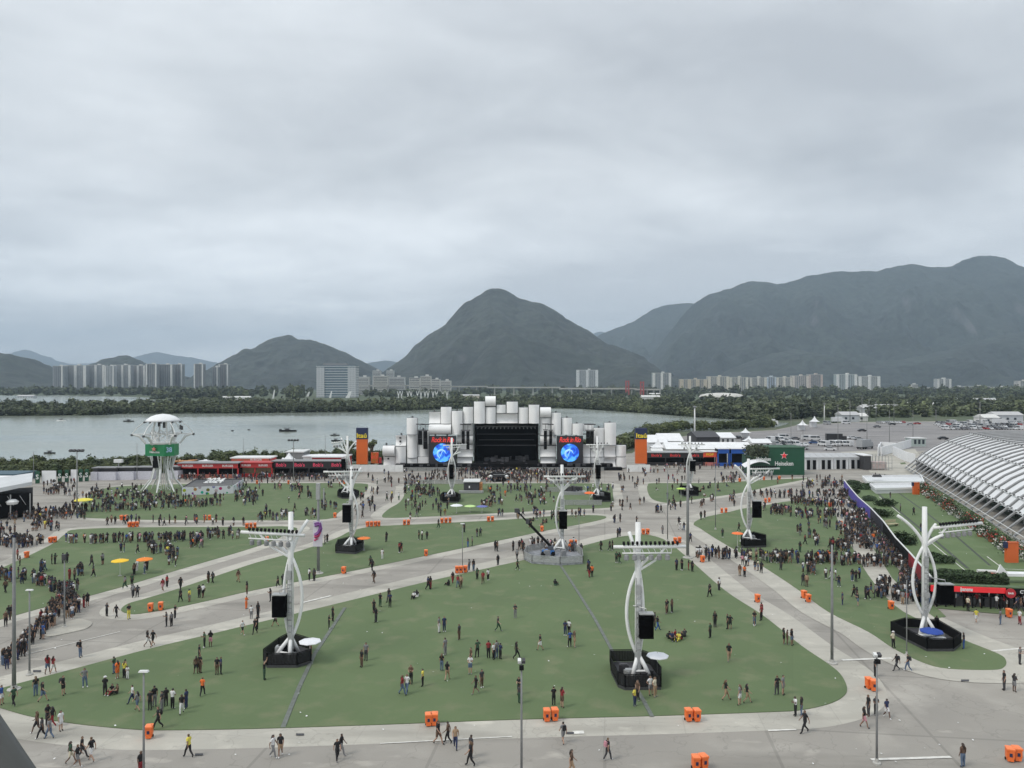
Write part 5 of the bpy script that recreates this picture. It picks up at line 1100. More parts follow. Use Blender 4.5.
# ---------------------------------------------------------------- bins
def make_bin(label):
    t = thing('wheelie_bin', label, 'bin', (0, 0, 0), 0, 'orange wheelie bins')
    mb = MB(); mb.box((0, 0, .56), (.54, .62, .92)); 
    for i, v in enumerate(mb.v[:4]): mb.v[i] = (v[0]*.8, v[1]*.8, v[2])
    mb.box((0, -.30, .96), (.60, .08, .08)); mb.box((-.265, 0, .62), (.04, .5, .6)); mb.box((.265, 0, .62), (.04, .5, .6))
    mb.build('body', ORANGE, t)
    mb = MB(); mb.box((0, 0, 1.05), (.60, .68, .06), top=.94); mb.box((0, .02, 1.10), (.46, .46, .05), top=.7); mb.box((0, .38, 1.03), (.46, .06, .06)); mb.build('lid', mat('bin_lid', (.85,.22,.07), .4, .1, 4), t)
    MB().box((0, -.305, .60), (.20, .03, .26)).build('sticker', NAVY, t)
    for s in (-1, 1): MB().tube([(s*.22, .27, .11), (s*.28, .27, .11)], .11, 10).build('wheel', BLACK, t)
    t.scale = (.88, .88, .9)
    return t
BINS = [(149,738.5,'beside the thin lamp pole'),(428.5,726,'first of a pair on the lower turf edge, beach side'),(434.6,725.5,'second of a pair on the lower turf edge, beach side'),(546.8,721.5,'first of the pair in front of the camera-topped pole'),(554.8,720.8,'second of the pair near the camera-topped pole'),
 (688.5,721.3,'first of the pair below the fenced deck'),(696.8,721.5,'second of the pair below the fenced deck'),(696,770,'first of the big pair cut by the bottom frame'),(703.5,769,'second of the big pair cut by the bottom frame'),(1010,761.5,'first of the pair at the lower corner'),(1017,761,'second of the pair at the lower corner'),
 (869,689,'first of the pair at the lawn curve'),(873.5,691,'second of the pair at the lawn curve'),(1009,617.5,'alone in front of the red booth'),(891,609.5,'alone between the crowd and the blue-parasol tower'),(804,598.5,'farther of the pair by the queue lawn edge'),(808.3,602.3,'nearer of the pair by the queue lawn edge'),
 (757.5,602.5,'alone on the slanting kerb of the near lawn'),(702.5,562.3,'alone where the pavement queue starts'),(675.2,543.6,'first of a pair beside the thick mast'),(679.5,543,'second of a pair beside the thick mast'),(643.3,534.6,'first of the pair at the lawn apex'),(647.7,534.4,'second of the pair at the lawn apex'),
 (571,546,'first of the pair behind the crane pen'),(575,546,'second of the pair behind the crane pen'),(542,531.5,'alone on the turf strip behind the crane boom'),(721.8,513,'first of a pair at the tip of the queue lawn'),(726,512.8,'second of a pair at the tip of the queue lawn'),(488.5,521.8,'first of a pair on the far path edge'),(492.5,521.6,'second of a pair on the far path edge'),
 (442,523.4,'first of three in the middle of the far path'),(446,523.2,'second of three in the middle of the far path'),(450,523,'third of three in the middle of the far path'),(404.5,525.3,'first of a pair on the far path'),(408.5,525.1,'second of a pair on the far path'),(367.5,526.8,'first of four where the paths meet'),(371.5,526.6,'second of four where the paths meet'),(375.5,526.5,'third of four where the paths meet'),(379,526.4,'fourth of four where the paths meet'),
 (335,517.8,'alone at the rounded far lawn corner'),(343.7,573.8,'alone near the banner pole on the strip lawn'),(426,556.2,'alone on the strip lawn edge, middle'),(457,573.2,'first of three by the short slim pole'),(461,573,'second of three by the short slim pole'),(465.5,572.6,'third of three by the short slim pole'),
 (150.5,611.7,'first of the pair at the strip lawn tip'),(160.7,610.5,'second of the pair at the strip lawn tip'),(26.7,558,'alone at the edge of the queue lawn, far lagoon side'),(50.5,543,'first of a pair at the lagoon-side lawn corner'),(55,542.5,'second of a pair at the lagoon-side lawn corner'),(121.5,520.3,'first of a pair below the picnic crowd'),(126,520.2,'second of a pair below the picnic crowd'),
 (129.5,527.3,'first of three on the lagoon-side path'),(133.5,527.2,'second of three on the lagoon-side path'),(137.3,527,'third of three on the lagoon-side path'),(205,520.3,'first of a pair before the confetti platform'),(209.5,520.2,'second of a pair before the confetti platform'),(247,528.6,'first of three behind the near tower beam'),(251,528.4,'second of three behind the near tower beam'),(255,528.3,'third of three behind the near tower beam'),
 (267,542.5,'alone behind the hanging tower lights'),(257,484.2,'alone before the tall red kiosk'),(288.5,484.3,'alone before the black kiosks'),(340,484.2,'first of a pair before the last black kiosk'),(344.5,484,'second of a pair before the last black kiosk'),(739.8,482,'alone on the small far lawn'),(764,480.3,'first of two before the green pavilion'),(779.4,479.6,'second of two before the green pavilion'),(765.5,502.8,'first of a pair behind the orange-parasol tower'),(769.3,502.3,'second of a pair behind the orange-parasol tower'),
 (830,507,'alone in the middle of the snaking queues'),(840.7,526.4,'alone inside the densest queue block'),(465,491.5,'alone beside the slim tower before the first screen')]
proto = None
for i, (x, y, l) in enumerate(BINS):
    p = G(x, y); lb = 'orange wheelie bin '+l; rz = U(-.35, .35)
    if proto is None: proto = make_bin(lb); proto.location = p; proto.rotation_euler.z = rz
    else: dup(proto, p, rz, lb)
# ---------------------------------------------------------------- parasols
def parasol(x, y, ytop, w_, c, label, flat=.35, pan=8):
    p = G(x, y); H = PZ(ytop, p.y); m = mat('cloth_%.2f%.2f%.2f' % c, c, .8, .08, 1)
    t = thing('parasol', label, 'parasol', (p.x, p.y, 0), 0, 'parasols on the lawns')
    mb = MB(); mb.lathe((0, 0, H), [(w_/2, -flat*w_*.55), (w_/2-.02, -flat*w_*.42), (w_*.3, -flat*w_*.17), (.03, 0)], pan, cap=False); mb.build('canopy', m, t)
    MB().tube([(0, 0, 0), (0, 0, H+.1)], .03, 6).build('pole', WSTEEL, t)
    mb = MB()
    for k in range(8): a = k*pi/4; mb.tube([(0, 0, H-.25), (w_*.46*cos(a), w_*.46*sin(a), H-flat*w_*.45)], .012, 3)
    mb.build('ribs_frame', GALV, t); MB().lathe((0, 0, 0), [(.28, 0), (.28, .07), (.06, .12)], 10).build('base', MID, t)
parasol(310, 664, 639, 2.1, (.70,.71,.74), 'white parasol beside the near tower deck on the lagoon side', .22)
parasol(657.5, 678, 653, 2.0, (.70,.71,.74), 'white parasol beside the fenced deck of the nearest tower', .25)
parasol(931.5, 648.5, 628, 2.2, (.02,.06,.30), 'blue parasol over the black deck of the oval-ribbed tower', .3)
parasol(120, 576, 559, 2.3, (.80,.50,.03), 'yellow parasol alone on the lagoon-side lawn', .22)
parasol(144.5, 574, 557.5, 2.2, (.75,.22,.03), 'orange parasol next to the yellow one with people under it', .25)
parasol(363.8, 550.5, 536.8, 2.1, (.78,.20,.04), 'orange parasol by the black base of the middle-lawn tower', .22)
parasol(737.5, 547, 532, 1.9, (.80,.18,.05), 'orange parasol at the tower before the green pavilion', .25)
parasol(83.5, 512, 498, 3.6, (.70,.62,.08), 'yellow and green parasol by the floodlight mast', .25)
parasol(456.5, 513.5, 504, 2.6, (.72,.74,.76), 'white parasol on the lawn before the slim tower', .25)
parasol(470, 512.5, 505, 2.4, (.50,.70,.28), 'pale green parasol between the white and blue ones', .2)
parasol(482, 512.8, 505.3, 2.4, (.14,.16,.40), 'dark blue parasol in the row before the first screen', .2)
parasol(589.5, 504, 491.5, 2.4, (.78,.16,.04), 'red-orange parasol beside the tower near the second screen', .3)
parasol(681, 497.5, 487.6, 2.2, (.42,.62,.12), 'lime green parasol on the small far lawn', .25)
# ---------------------------------------------------------------- barrier with banner, booth, hedge, terrace
BT = [(844,480),(849,486.5),(858,497),(870.6,508),(883,521),(895.6,538),(909,552),(921.4,566),(931,577)]
BG = [(x, (y-YH*2.2/CH)/(1-2.2/CH)) for x, y in BT]; P = gp(BG)
t = thing('long_barrier', 'long tall barrier with purple and red banners between crowd and green terrace', 'barrier', P[0])
for k in range(len(P)-1):
    a, b = P[k]-P[0], P[k+1]-P[0]; tt = b-a; c = (a+b)/2; an = atan2(tt.y, tt.x); nrm = Vector((tt.y, -tt.x, 0)).normalized()
    m = (PURP, PURP, PURP, mat('banner_dark', (.035,.035,.05), .7, .3, .4), BLACK, BLACK, HOTRED if 0 else mat('banner_red', (.30,.03,.04), .6, .4, .6), mat('banner_dark', (.035,.035,.05), .7))[k]
    MB().box((c.x, c.y, 1.1), (tt.length, .12, 2.15), an).build('banner_panel', m, t)
    MB().box((c.x, c.y, 2.25), (tt.length, .22, .09), an).build('top_rail', WSTEEL, t)
    MB().tube([(a.x, a.y, 0), (a.x, a.y, 2.2)], .07, 6).build('post', GALV, t)
o_ = G(937, 607); t = thing('snack_booth', 'long black booth with bright red fascia and round sign at the terrace foot', 'booth', o_)
e0 = G(1009, 610)-o_; L_ = e0.length; an = atan2(e0.y, e0.x); t.rotation_euler.z = an
MB().box((L_*.5+1.5, 1.7, 1.15), (L_+6, .3, 2.3)).build('back_wall', BLACK, t); MB().box((L_*.5+1.5, .45, 2.55), (L_+6, .9, .12)).build('roof', mat('booth_roof', (.08,.12,.06), .9, .4, 2), t)
f_ = MB().box((L_*.5-.2, -.1, 2.22), (L_-.4, .12, .62)).build('fascia', HOTRED, t); text_mesh('fascia_lettering', 'Ipanema', WHITE, f_, (L_*.40, -.18, 2.22), .62, 1.35, shear=.3); text_mesh('fascia_lettering', 'Ipanema', WHITE, f_, (.75, -.18, 2.22), .5, .8, shear=.3)
mb = MB(); mb.lathe((0, 0, 0), [(.55, 0), (.55, .08)], 20); o = mb.build('round_sign', mat('sign_maroon', (.40,.02,.03), .5), t); o.rotation_euler = (pi/2, 0, 0); o.location = (L_+.05, -.25, 2.0)
text_mesh('round_lettering', 'BAR', WHITE, t, (L_+.05, -.36, 2.0), .3, .6); f2 = MB().box((L_+2.4, -.1, 2.15), (3.9, .12, .55)).build('fascia', BLACK, t); text_mesh('fascia_lettering', 'CT', WHITE, f2, (L_+1.4, -.18, 2.15), .5)
for k in range(9): MB().box((k*L_/8, .05, 1.05), (.14, .14, 2.1)).build('post', BLACK, t)
for k in range(5): MB().box((.8+k*1.75, .9, .55), (1.3, .6, 1.1)).build('counter', DARK, t)
MB().box((-.35, -.1, 2.2), (.7, .3, .7)).build('end_sign', HOTRED, t)
# clipped hedge behind the booth
def leafbox(name, label, cat, P0, P1, dep, h, n, parent=None, group=None, m=HEDGE):
    e_ = P1-P0; L_ = e_.length; t = thing(name, label, cat, P0, atan2(e_.y, e_.x), group); mb = MB()
    for k in range(n):
        s = R(); x = R()*L_; y = R()*dep; z = h*(.15+.85*R()**.5)*(1+.15*noise.noise(Vector((x*.8, y, 1)))); a = Vector((R()-.5, R()-.5, R()-.5)).normalized()*.14; b = a.orthogonal().normalized()*.12
        mb.add([Vector((x, y, z))-a, Vector((x, y, z))+b, Vector((x, y, z))+a, Vector((x, y, z))-b], [(0, 1, 2, 3)])
    mb.box((L_/2, dep/2, h*.42), (L_*.97, dep*.85, h*.84)); mb.build('foliage', m, t)
    for k in range(max(2, int(L_/3))): MB().tube([((k+.5)*L_/max(2, int(L_/3)), dep/2, 0), ((k+.5)*L_/max(2, int(L_/3)), dep/2, h*.5)], .05, 5).build('stem', BARK, t)
leafbox('hedge', 'long dark clipped hedge right behind the red booth fascia', 'hedge', G(935, 596.5), G(1010, 600.5), 1.7, 2.9, 9000)
leafbox('hedge', 'short dark hedge stub between barrier end and oval-ribbed tower', 'hedge', G(921, 579), G(934, 587), 1.6, 1.3, 1600)
def shrub(x, y, w_, h, label, tpl=None, m=HEDGE, name='shrub', cat='shrub', group='shrubs on the terrace', dens=900, sx=1.0):
    p = G(x, y); t = thing(name, label, cat, (p.x, p.y, 0), U(0, 6), group); mb = MB(); rg = random.Random(int(x*7+y))
    lob = [(Vector((rg.uniform(-.6, .6)*w_/2, rg.uniform(-.6, .6)*w_/2, h*rg.uniform(.25, .6))), rg.uniform(.3, .5)*w_) for _ in range(7)]
    for k in range(dens):
        c, r = rg.choice(lob); u = Vector((rg.gauss(0, 1), rg.gauss(0, 1), rg.gauss(0, 1))).normalized(); p_ = c+Vector((u.x*r, u.y*r, u.z*min(r, h*.42)))*rg.uniform(.6, 1.05)
        if p_.z < .03: continue
        a = Vector((rg.gauss(0, 1), rg.gauss(0, 1), rg.gauss(0, 1))).normalized()*.17; b = a.orthogonal().normalized()*.12; mb.add([p_-a, p_+b, p_+a, p_-b], [(0, 1, 2, 3)])
    mb.build('foliage', m, t)
    for k in range(3): a = k*2.1; MB().tube([(0, 0, 0), (cos(a)*w_*.2, sin(a)*w_*.2, h*.6)], .05, 5).build('stem', BARK, t)
SHR = [(852,484.5,3.4,1.2,'dark shrub at the far corner of the terrace'),(861,489,4,1.3,'spreading dark shrub, second from the terrace corner'),(869,487.5,3.2,1.2,'dark shrub beside the white deck edge'),(853,493.5,3.0,1.1,'low dark shrub right by the purple banner start'),(867,500.5,3.4,1.3,'dark shrub just above the purple banner'),(885,505.5,4.4,1.5,'wide dark shrub midway along the terrace kerb line'),(880,516.5,3.6,1.6,'tall dark shrub next to the barrier bend'),(898,541,4.2,1.6,'wide dark shrub beside the red banner start'),(907,545,3.2,1.3,'round dark shrub paired with the wide one'),(937,562,3.8,1.2,'low dark shrub near the oval-ribbed tower top'),(932,559,2.4,.9,'small shrub overlapping the tower ribs')]
for a in SHR: shrub(*a)
p = G(892, 526.5); t = thing('garden_bench', 'small pale wooden bench on the terrace grass', 'bench', p, .4)
BW = mat('pale_wood', (.42,.38,.25), .7, .2, 3); MB().box((0, 0, .5), (2.6, .8, .1)).build('seat', BW, t); MB().box((0, .4, .95), (2.6, .08, .5)).build('backrest', BW, t)
for s in (-1, 1): MB().box((s*1.15, 0, .25), (.1, .7, .5)).build('leg', BW, t)
# terrace turf and paths
TPOLY = [(846,484.5),(925,482.5),(938,490),(975,512),(1030,552),(1034,598),(1010,597),(933,592.5),(926,586),(911,571),(897,555),(884,538),(871,524),(858,511),(849,500.5)]
TT = ground_mat('terrace_turf', (.115, .165, .07), (.10, .15, .062), (.13, .175, .085), .08, .3, rough=.95, bump=.3, joints=(3, .3, .05), jc=.93)
sheet('terrace_turf', gp(TPOLY), .075, TT, z0=.01)
DK = mat('drain_line', (.05,.06,.045), .8)
for pts, wd in (([(870.5,487),(885,500),(913,523),(940,545),(968,569)], .45), ([(897,492),(925,512),(960,540),(990,566)], .35), ([(921,493),(950,513),(985,538),(1010,557)], .35)): stripe('terrace_joint', pts, wd, .084, DK)
for pts in ([(930,542),(965,571)], [(987,557),(1003,569)], [(1003,569.5),(1030,570.5)], [(879,497),(900,514)]): stripe('terrace_line', pts, .14, .085, STRIPE)
# orange plaques, sculpture
def plaque(x0, x1, y, yt, label):
    p0, p1 = G(x0, y), G(x1, y); H = PZ(yt, p0.y); W = p1.x-p0.x; t = thing('orange_booth', label, 'booth', ((p0+p1)/2), 0, 'orange booths on the terrace'); MB().box((0, .3, H/2), (W, .6, H)).build('wall', mat('booth_orange', (.60,.12,.025), .5, .06, .6), t); MB().box((0, .3, H+.05), (W+.1, .7, .1)).build('roof', mat('booth_orange_top', (.5,.10,.02), .6), t)
    MB().box((-W*.55, .2, H*.9), (W*.25, .5, H*.3)).build('hanging_bag', NAVY, t)
plaque(913.5, 919.6, 494.8, 483, 'small orange booth at the head of the flower line'); plaque(1007, 1018.6, 563.3, 543, 'larger orange booth near the flower line end')
p = G(1001, 584) ; p.z = .45; t = thing('slide_ramp', 'long white slide with raised pointed fin and orange base on the terrace', 'slide', p)
MB().box((2.0, .4, .75), (5.2, 1.3, .35), -.08).build('bed', WCLOTH, t); MB().box((-1.0, .3, .5), (2.6, 1.0, .6)).build('base', mat('slide_orange', (.55,.13,.06), .5), t); mb = MB(); mb.add([(-.6,-.1,.9),(.9,-.1,.9),(-.1,-.1,2.1),(-.6,.1,.9),(.9,.1,.9),(-.1,.1,2.1)], [(0,1,2),(5,4,3),(0,3,4,1),(1,4,5,2),(2,5,3,0)]); mb.build('fin', WCLOTH, t); MB().tube([(-2.9, .3, 1.2), (-.5, .3, 1.1)], .2, 8).build('tube_end', WSTEEL, t)
p = G(965.5, 576); t = thing('small_plinth', 'little orange and white plinth on the terrace behind the hedge', 'plinth', p); MB().box((0, 0, .3), (.7, .5, .6)).build('block', mat('plinth_orange', (.55,.16,.1), .5), t); MB().box((0, 0, .66), (.6, .4, .12)).build('cap', WHITE, t)
# ---------------------------------------------------------------- arched arena roof
F0 = Vector((118.8, 232.5, 0)); u = Vector((-.32, -.947, 0)).normalized(); v = Vector((.947, -.32, 0)).normalized()
t = thing('arched_hall', 'big hall with a white ribbed vaulted roof on slanting grey struts', 'building', F0)
PRF = [(0, .3), (1.5, 1.7), (3.0, 3.05), (4.7, 4.8), (7.5, 6.95), (10.8, 8.75), (14, 10.1), (17.2, 11.15), (20.6, 11.7), (26, 12.1), (32, 12.0), (38, 11.1), (44, 9.4), (49, 6.5), (52, 3), (53, .3)]
def pf(i, s, up=0.0): e, h = PRF[i]; return u*s+v*e+Vector((0, 0, h+up))
LEN = 130; NR = 26; st_ = LEN/NR
MEMB = mat('roof_membrane', (.70,.71,.72), .5, .08, .12); RIB = mat('rib_grey', (.26,.265,.27), .6, .1, 1); GUT = mat('gutter_grey', (.36,.365,.37), .7, .1, .5)
for k in range(NR):
    s0, s1 = k*st_+.5, (k+1)*st_-.5; mb = MB(); V = []; lo = 2
    sub = 5
    for i in range(lo, len(PRF)-2):
        for j in range(sub+1):
            tt = j/sub; V.append(pf(i, s0+(s1-s0)*tt, .07*sin(pi*tt)))
    n = len(V)//(sub+1)
    mb.add(V, [(i*(sub+1)+j, (i+1)*(sub+1)+j, (i+1)*(sub+1)+j+1, i*(sub+1)+j+1) for i in range(n-1) for j in range(sub)])
    mb.build('roof_membrane', MEMB, t, True)
    mb = MB(); V = []
    for i in range(lo, len(PRF)-2): V += [pf(i, k*st_-.5, -.12), pf(i, k*st_+.5, -.12)]
    n = len(V)//2; mb.add(V, [(2*i, 2*i+2, 2*i+3, 2*i+1) for i in range(n-1)]); mb.build('roof_gutter', GUT, t)
for k in range(NR+1):
    mb = MB(); mb.tube([pf(i, k*st_, .16) for i in range(len(PRF))], .24, 5); mb.build('roof_rib', RIB, t)
for i in (0, 2, 3, 5, 7):
    mb = MB(); mb.tube([pf(i, 0, .35), pf(i, LEN, .35)], .10, 5); mb.build('purlin', WSTEEL if i else GALV, t)
    if i:
        mb = MB()
        for k in range(NR*2): mb.box(pf(i, k*st_/2, .5), (.24, .24, .24))
        mb.build('roof_lamp_line', DARK, t)
INN = mat('hall_inside', (.03,.045,.035), .8, .5, .3)
mb = MB(); mb.add([v*6+Vector((0, 0, 0)), u*LEN+v*6, u*LEN+v*6+Vector((0, 0, 5.6)), v*6+Vector((0, 0, 5.6))], [(0, 1, 2, 3)]); mb.add([v*6.2, u*LEN+v*6.2, u*LEN+v*6.2+Vector((0, 0, 5.6)), v*6.2+Vector((0, 0, 5.6))], [(3, 2, 1, 0)]); mb.build('inner_wall', INN, t)
rg = random.Random(4)
for k in range(40):
    s = 2+k*3.1+rg.random(); MB().box(u*s+v*5.6+Vector((0, 0, rg.uniform(.8, 3.6))), (rg.uniform(.6, 2), .3, rg.uniform(.5, 1.4)), atan2(u.y, u.x)).build('wall_board', rg.choice((GREEN, MID, INN, mat('board_teal', (.03,.12,.10), .7), GALV)), t)
mb = MB(); V = [pf(i, 0, -.2) for i in range(2, len(PRF)-2)]; 
for i in range(len(V)-1): mb.add([V[i], V[i+1], Vector((V[i+1].x, V[i+1].y, 0)), Vector((V[i].x, V[i].y, 0))], [(0, 1, 2, 3)])
mb.build('end_wall', mat('end_wall', (.20,.21,.22), .7, .2, .2), t)
mb = MB()
for k in range(30):
    s = 3+k*3.9; p = u*s+v*(-.1); mb.tube([p+Vector((0, 0, 1.6)), p+u*3.9+Vector((0, 0, 1.6))], .07, 4)
mb.build('guard_cable', WSTEEL, t)
# row of flowering planters in front of the hall
FL = [mat('flower_red', (.40,.06,.05), .7, .3, 3, island=.4), mat('flower_white', (.55,.53,.50), .7, .2, 3, island=.3), HEDGE]
ORD = 'first second third fourth fifth sixth seventh eighth ninth tenth eleventh twelfth thirteenth fourteenth fifteenth sixteenth seventeenth eighteenth nineteenth twentieth'.split()
for k in range(40):
    s = 46+k*2.1; p = F0+u*s-v*(2.4+2.2*((k*37 % 11)/10)); rg = random.Random(k+5)
    kind = ['red-flowered', 'white-flowered', 'green leafy'][(k*7+k//3) % 3]
    t = thing('planter', '%s planter, %s in the %s half of the hall flower line' % (kind, ORD[k % 20], 'far' if k < 20 else 'near'), 'planter', p, rg.random()*3, 'flower planters along the hall')
    MB().lathe((0, 0, 0), [(.35, 0), (.5, .55), (.46, .58), (.1, .5)], 10).build('pot', WSTEEL if k % 2 else mat('pot_terracotta', (.35,.13,.07), .7), t)
    mb = MB()
    for j in range(170):
        q_ = Vector((rg.gauss(0, .52), rg.gauss(0, .52), .5+abs(rg.gauss(.4, .45)))); a = Vector((rg.gauss(0, 1), rg.gauss(0, 1), rg.gauss(0, 1))).normalized()*.14; b = a.orthogonal().normalized()*.12; mb.add([q_-a, q_+b, q_+a, q_-b], [(0, 1, 2, 3)], 1 if rg.random() < .35 else 0)
    mb.build('foliage', [HEDGE, FL[(k*7+k//3) % 3]], t)
# ---------------------------------------------------------------- single trees by the kiosks
def tree(x, y, ytop, w_, label, dens=900, m=LEAF, lo=.35):
    p = G(x, y); H = PZ(ytop, p.y); W = w_*p.y/F; t = thing('broadleaf_tree', label, 'tree', (p.x, p.y, -.3), 0, 'trees on the near shore'); rg = random.Random(int(x*3)); mb = MB(); tr = MB(); tr.tube([(0, 0, 0), (.1, 0, H*.25), (.2, .1, H*.5)], [.30, .24, .16], 7)
    lob = []
    for k in range(9):
        c = Vector((rg.uniform(-.40, .40)*W, rg.uniform(-.3, .3)*W, H*rg.uniform(lo+.12, .82))); lob.append((c, rg.uniform(.13, .22)*W+.3)); tr.tube([(.15, 0, H*.36), c*.6+Vector((0, 0, H*.2)), c], [.13, .09, .04], 5)
    for k in range(dens):
        c, r = rg.choice(lob); q_ = Vector((rg.gauss(0, 1), rg.gauss(0, 1), rg.gauss(0, 1))).normalized(); pp = c+Vector((q_.x*r, q_.y*r, q_.z*r*.62))*rg.uniform(.55, 1.1); a = Vector((rg.gauss(0, 1), rg.gauss(0, 1), rg.gauss(0, .6))).normalized()*.30; b = a.orthogonal().normalized()*.26; mb.add([pp-a, pp+b, pp+a, pp-b], [(0, 1, 2, 3)])
    mb.build('crown', m, t); tr.build('trunk', BARK, t)
tree(231, 472, 448.5, 30, 'broad dark tree rising behind the tall red kiosk, widest on the shore', 1500); tree(218.5, 471, 448, 14, 'dark tree leaning over the water behind the red kiosks', 800); tree(249, 470, 449.5, 20, 'dark tree just after the widest shore tree', 900); tree(262, 469, 452, 16, 'lower tree at the end of the shore group', 700)
tree(186, 473, 454.5, 16, 'round light green tree beside the dome tower', 900); tree(176, 474, 456, 12, 'small tree half hidden by the dome tower', 600); tree(199.5, 471, 453.5, 7, 'thin open-branched tree between the dome tower and the kiosks', 160, lo=.55)
tree(277.5, 469, 449.5, 6, 'slim upright tree behind the white peaked tents', 300); tree(348, 469, 435, 14, 'sparse tree on the water side of the lagoon-side orange tower', 320, lo=.5); tree(371.5, 466, 434.5, 9, 'sparse thin tree just behind the orange tower by the stage', 200, lo=.5); tree(311, 467, 452.5, 12, 'small tree above the kitchen sheds by the shore', 420)
# ---------------------------------------------------------------- boats
for i, (x, y, L_, lb) in enumerate(((50,453.5,11,'dark boat with canopy nearest to the far tent stage'),(61.5,420.8,9,'tiny boat far across the lagoon before the mangroves'),(129,421.6,11,'small low boat on the lagoon above the dome tower'),(288,431.5,17,'long flat dark barge in the middle of the lagoon'),(335,435.6,9,'dark boat close to the lagoon-side orange tower'),(336,441,9,'second dark boat near the orange tower, closer to shore'),(232.5,431,2.4,'tiny buoy boat alone left of the barge'),(280.5,429.8,2.4,'tiny marker boat right beside the barge'),(249,430,2.6,'tiny rowing boat on open water'))):
    p = G(x, y, -.38); L_ *= p.y/F; t = thing('boat', lb, 'boat', (p.x, p.y, -.38), U(-.2, .2), 'boats on the lagoon'); b = max(.8, L_*.25); h = max(.45, L_*.09)
    mb = MB(); mb.prism([(-L_/2, -b*.4), (L_*.3, -b*.5), (L_/2, 0), (L_*.3, b*.5), (-L_/2, b*.4)], -.1, h); mb.build('hull', BLACK if i != 1 else WHITE, t)
    if L_ > 2.4:
        MB().box((-L_*.05, 0, h+h*1.3), (L_*.4, b*.9, .15)).build('canopy', DARK, t); mb = MB()
        for s in (-.2, .12): mb.tube([(L_*s, 0, h), (L_*s, 0, h*2.3)], .07, 4)
        mb.box((-L_*.05, 0, h*1.4), (L_*.22, b*.5, h*.9)); mb.build('cabin', mat('boat_cabin', (.12,.12,.13), .6, .4, 1), t)
# ---------------------------------------------------------------- viewing-wheel strut in the near corner
dd = 7.0; A = Vector((PX(-36, dd), dd, PZ(680, dd))); B = Vector((PX(49, dd), dd, PZ(806, dd))); e_ = (B-A).normalized(); nrm = Vector((-e_.z, 0, e_.x)); nrm = nrm if nrm.z < 0 else -nrm
t = thing('steel_strut', 'thick rounded grey steel strut crossing the lowest corner of the view', 'strut', (0, 0, 0))
mb = MB(); r_ = .36
c0_ = A-e_*6+nrm*r_; c1_ = c0_+e_*((c0_.z)/-e_.z); mb.tube([c0_, c1_], r_, 28); o = mb.build('shaft', mat('strut_grey', (.045,.047,.043), .5, .1, 1), t, True); mb = MB(); mb.lathe((c1_.x, c1_.y, 0), [(1.0, 0), (1.0, .3), (.6, .35)], 12); mb.build('footing', CON, t)

# scraps of paper on lawns and paving
mb = MB(); rl = random.Random(3)
for k in range(150):
    x, y = rl.uniform(0, 1024), 384+rl.uniform(10, 19.6)**2
    p = G(x, y); a = rl.uniform(0, 6); e1 = Vector((cos(a), sin(a), rl.uniform(-.3, .3)))*rl.uniform(.03, .08); e2 = Vector((-sin(a), cos(a), rl.uniform(-.3, .3)))*rl.uniform(.03, .07); c_ = Vector((p.x, p.y, .12))
    mb.add([c_-e1-e2, c_+e1-e2, c_+e1+e2, c_-e1+e2], [(0, 1, 2, 3)])
tag(mb.build('litter', WHITE), kind='stuff')
p = G(940, 650); 
for i, (x, y) in enumerate(((925, 645.5), (938, 648.5))):
    p = G(x, y); t = thing('folding_table', 'white folding table under the blue parasol, %s' % ('deck-side one' if i == 0 else 'outer one'), 'table', (p.x, p.y, .3), .3*i, 'tables on the black deck'); MB().box((0, 0, .72), (1.5, .7, .05)).build('table_top', WHITE, t)
    for a in (-.65, .65):
        for b in (-.28, .28): MB().tube([(a, b, 0), (a, b, .7)], .025, 5).build('leg', GALV, t)
import re
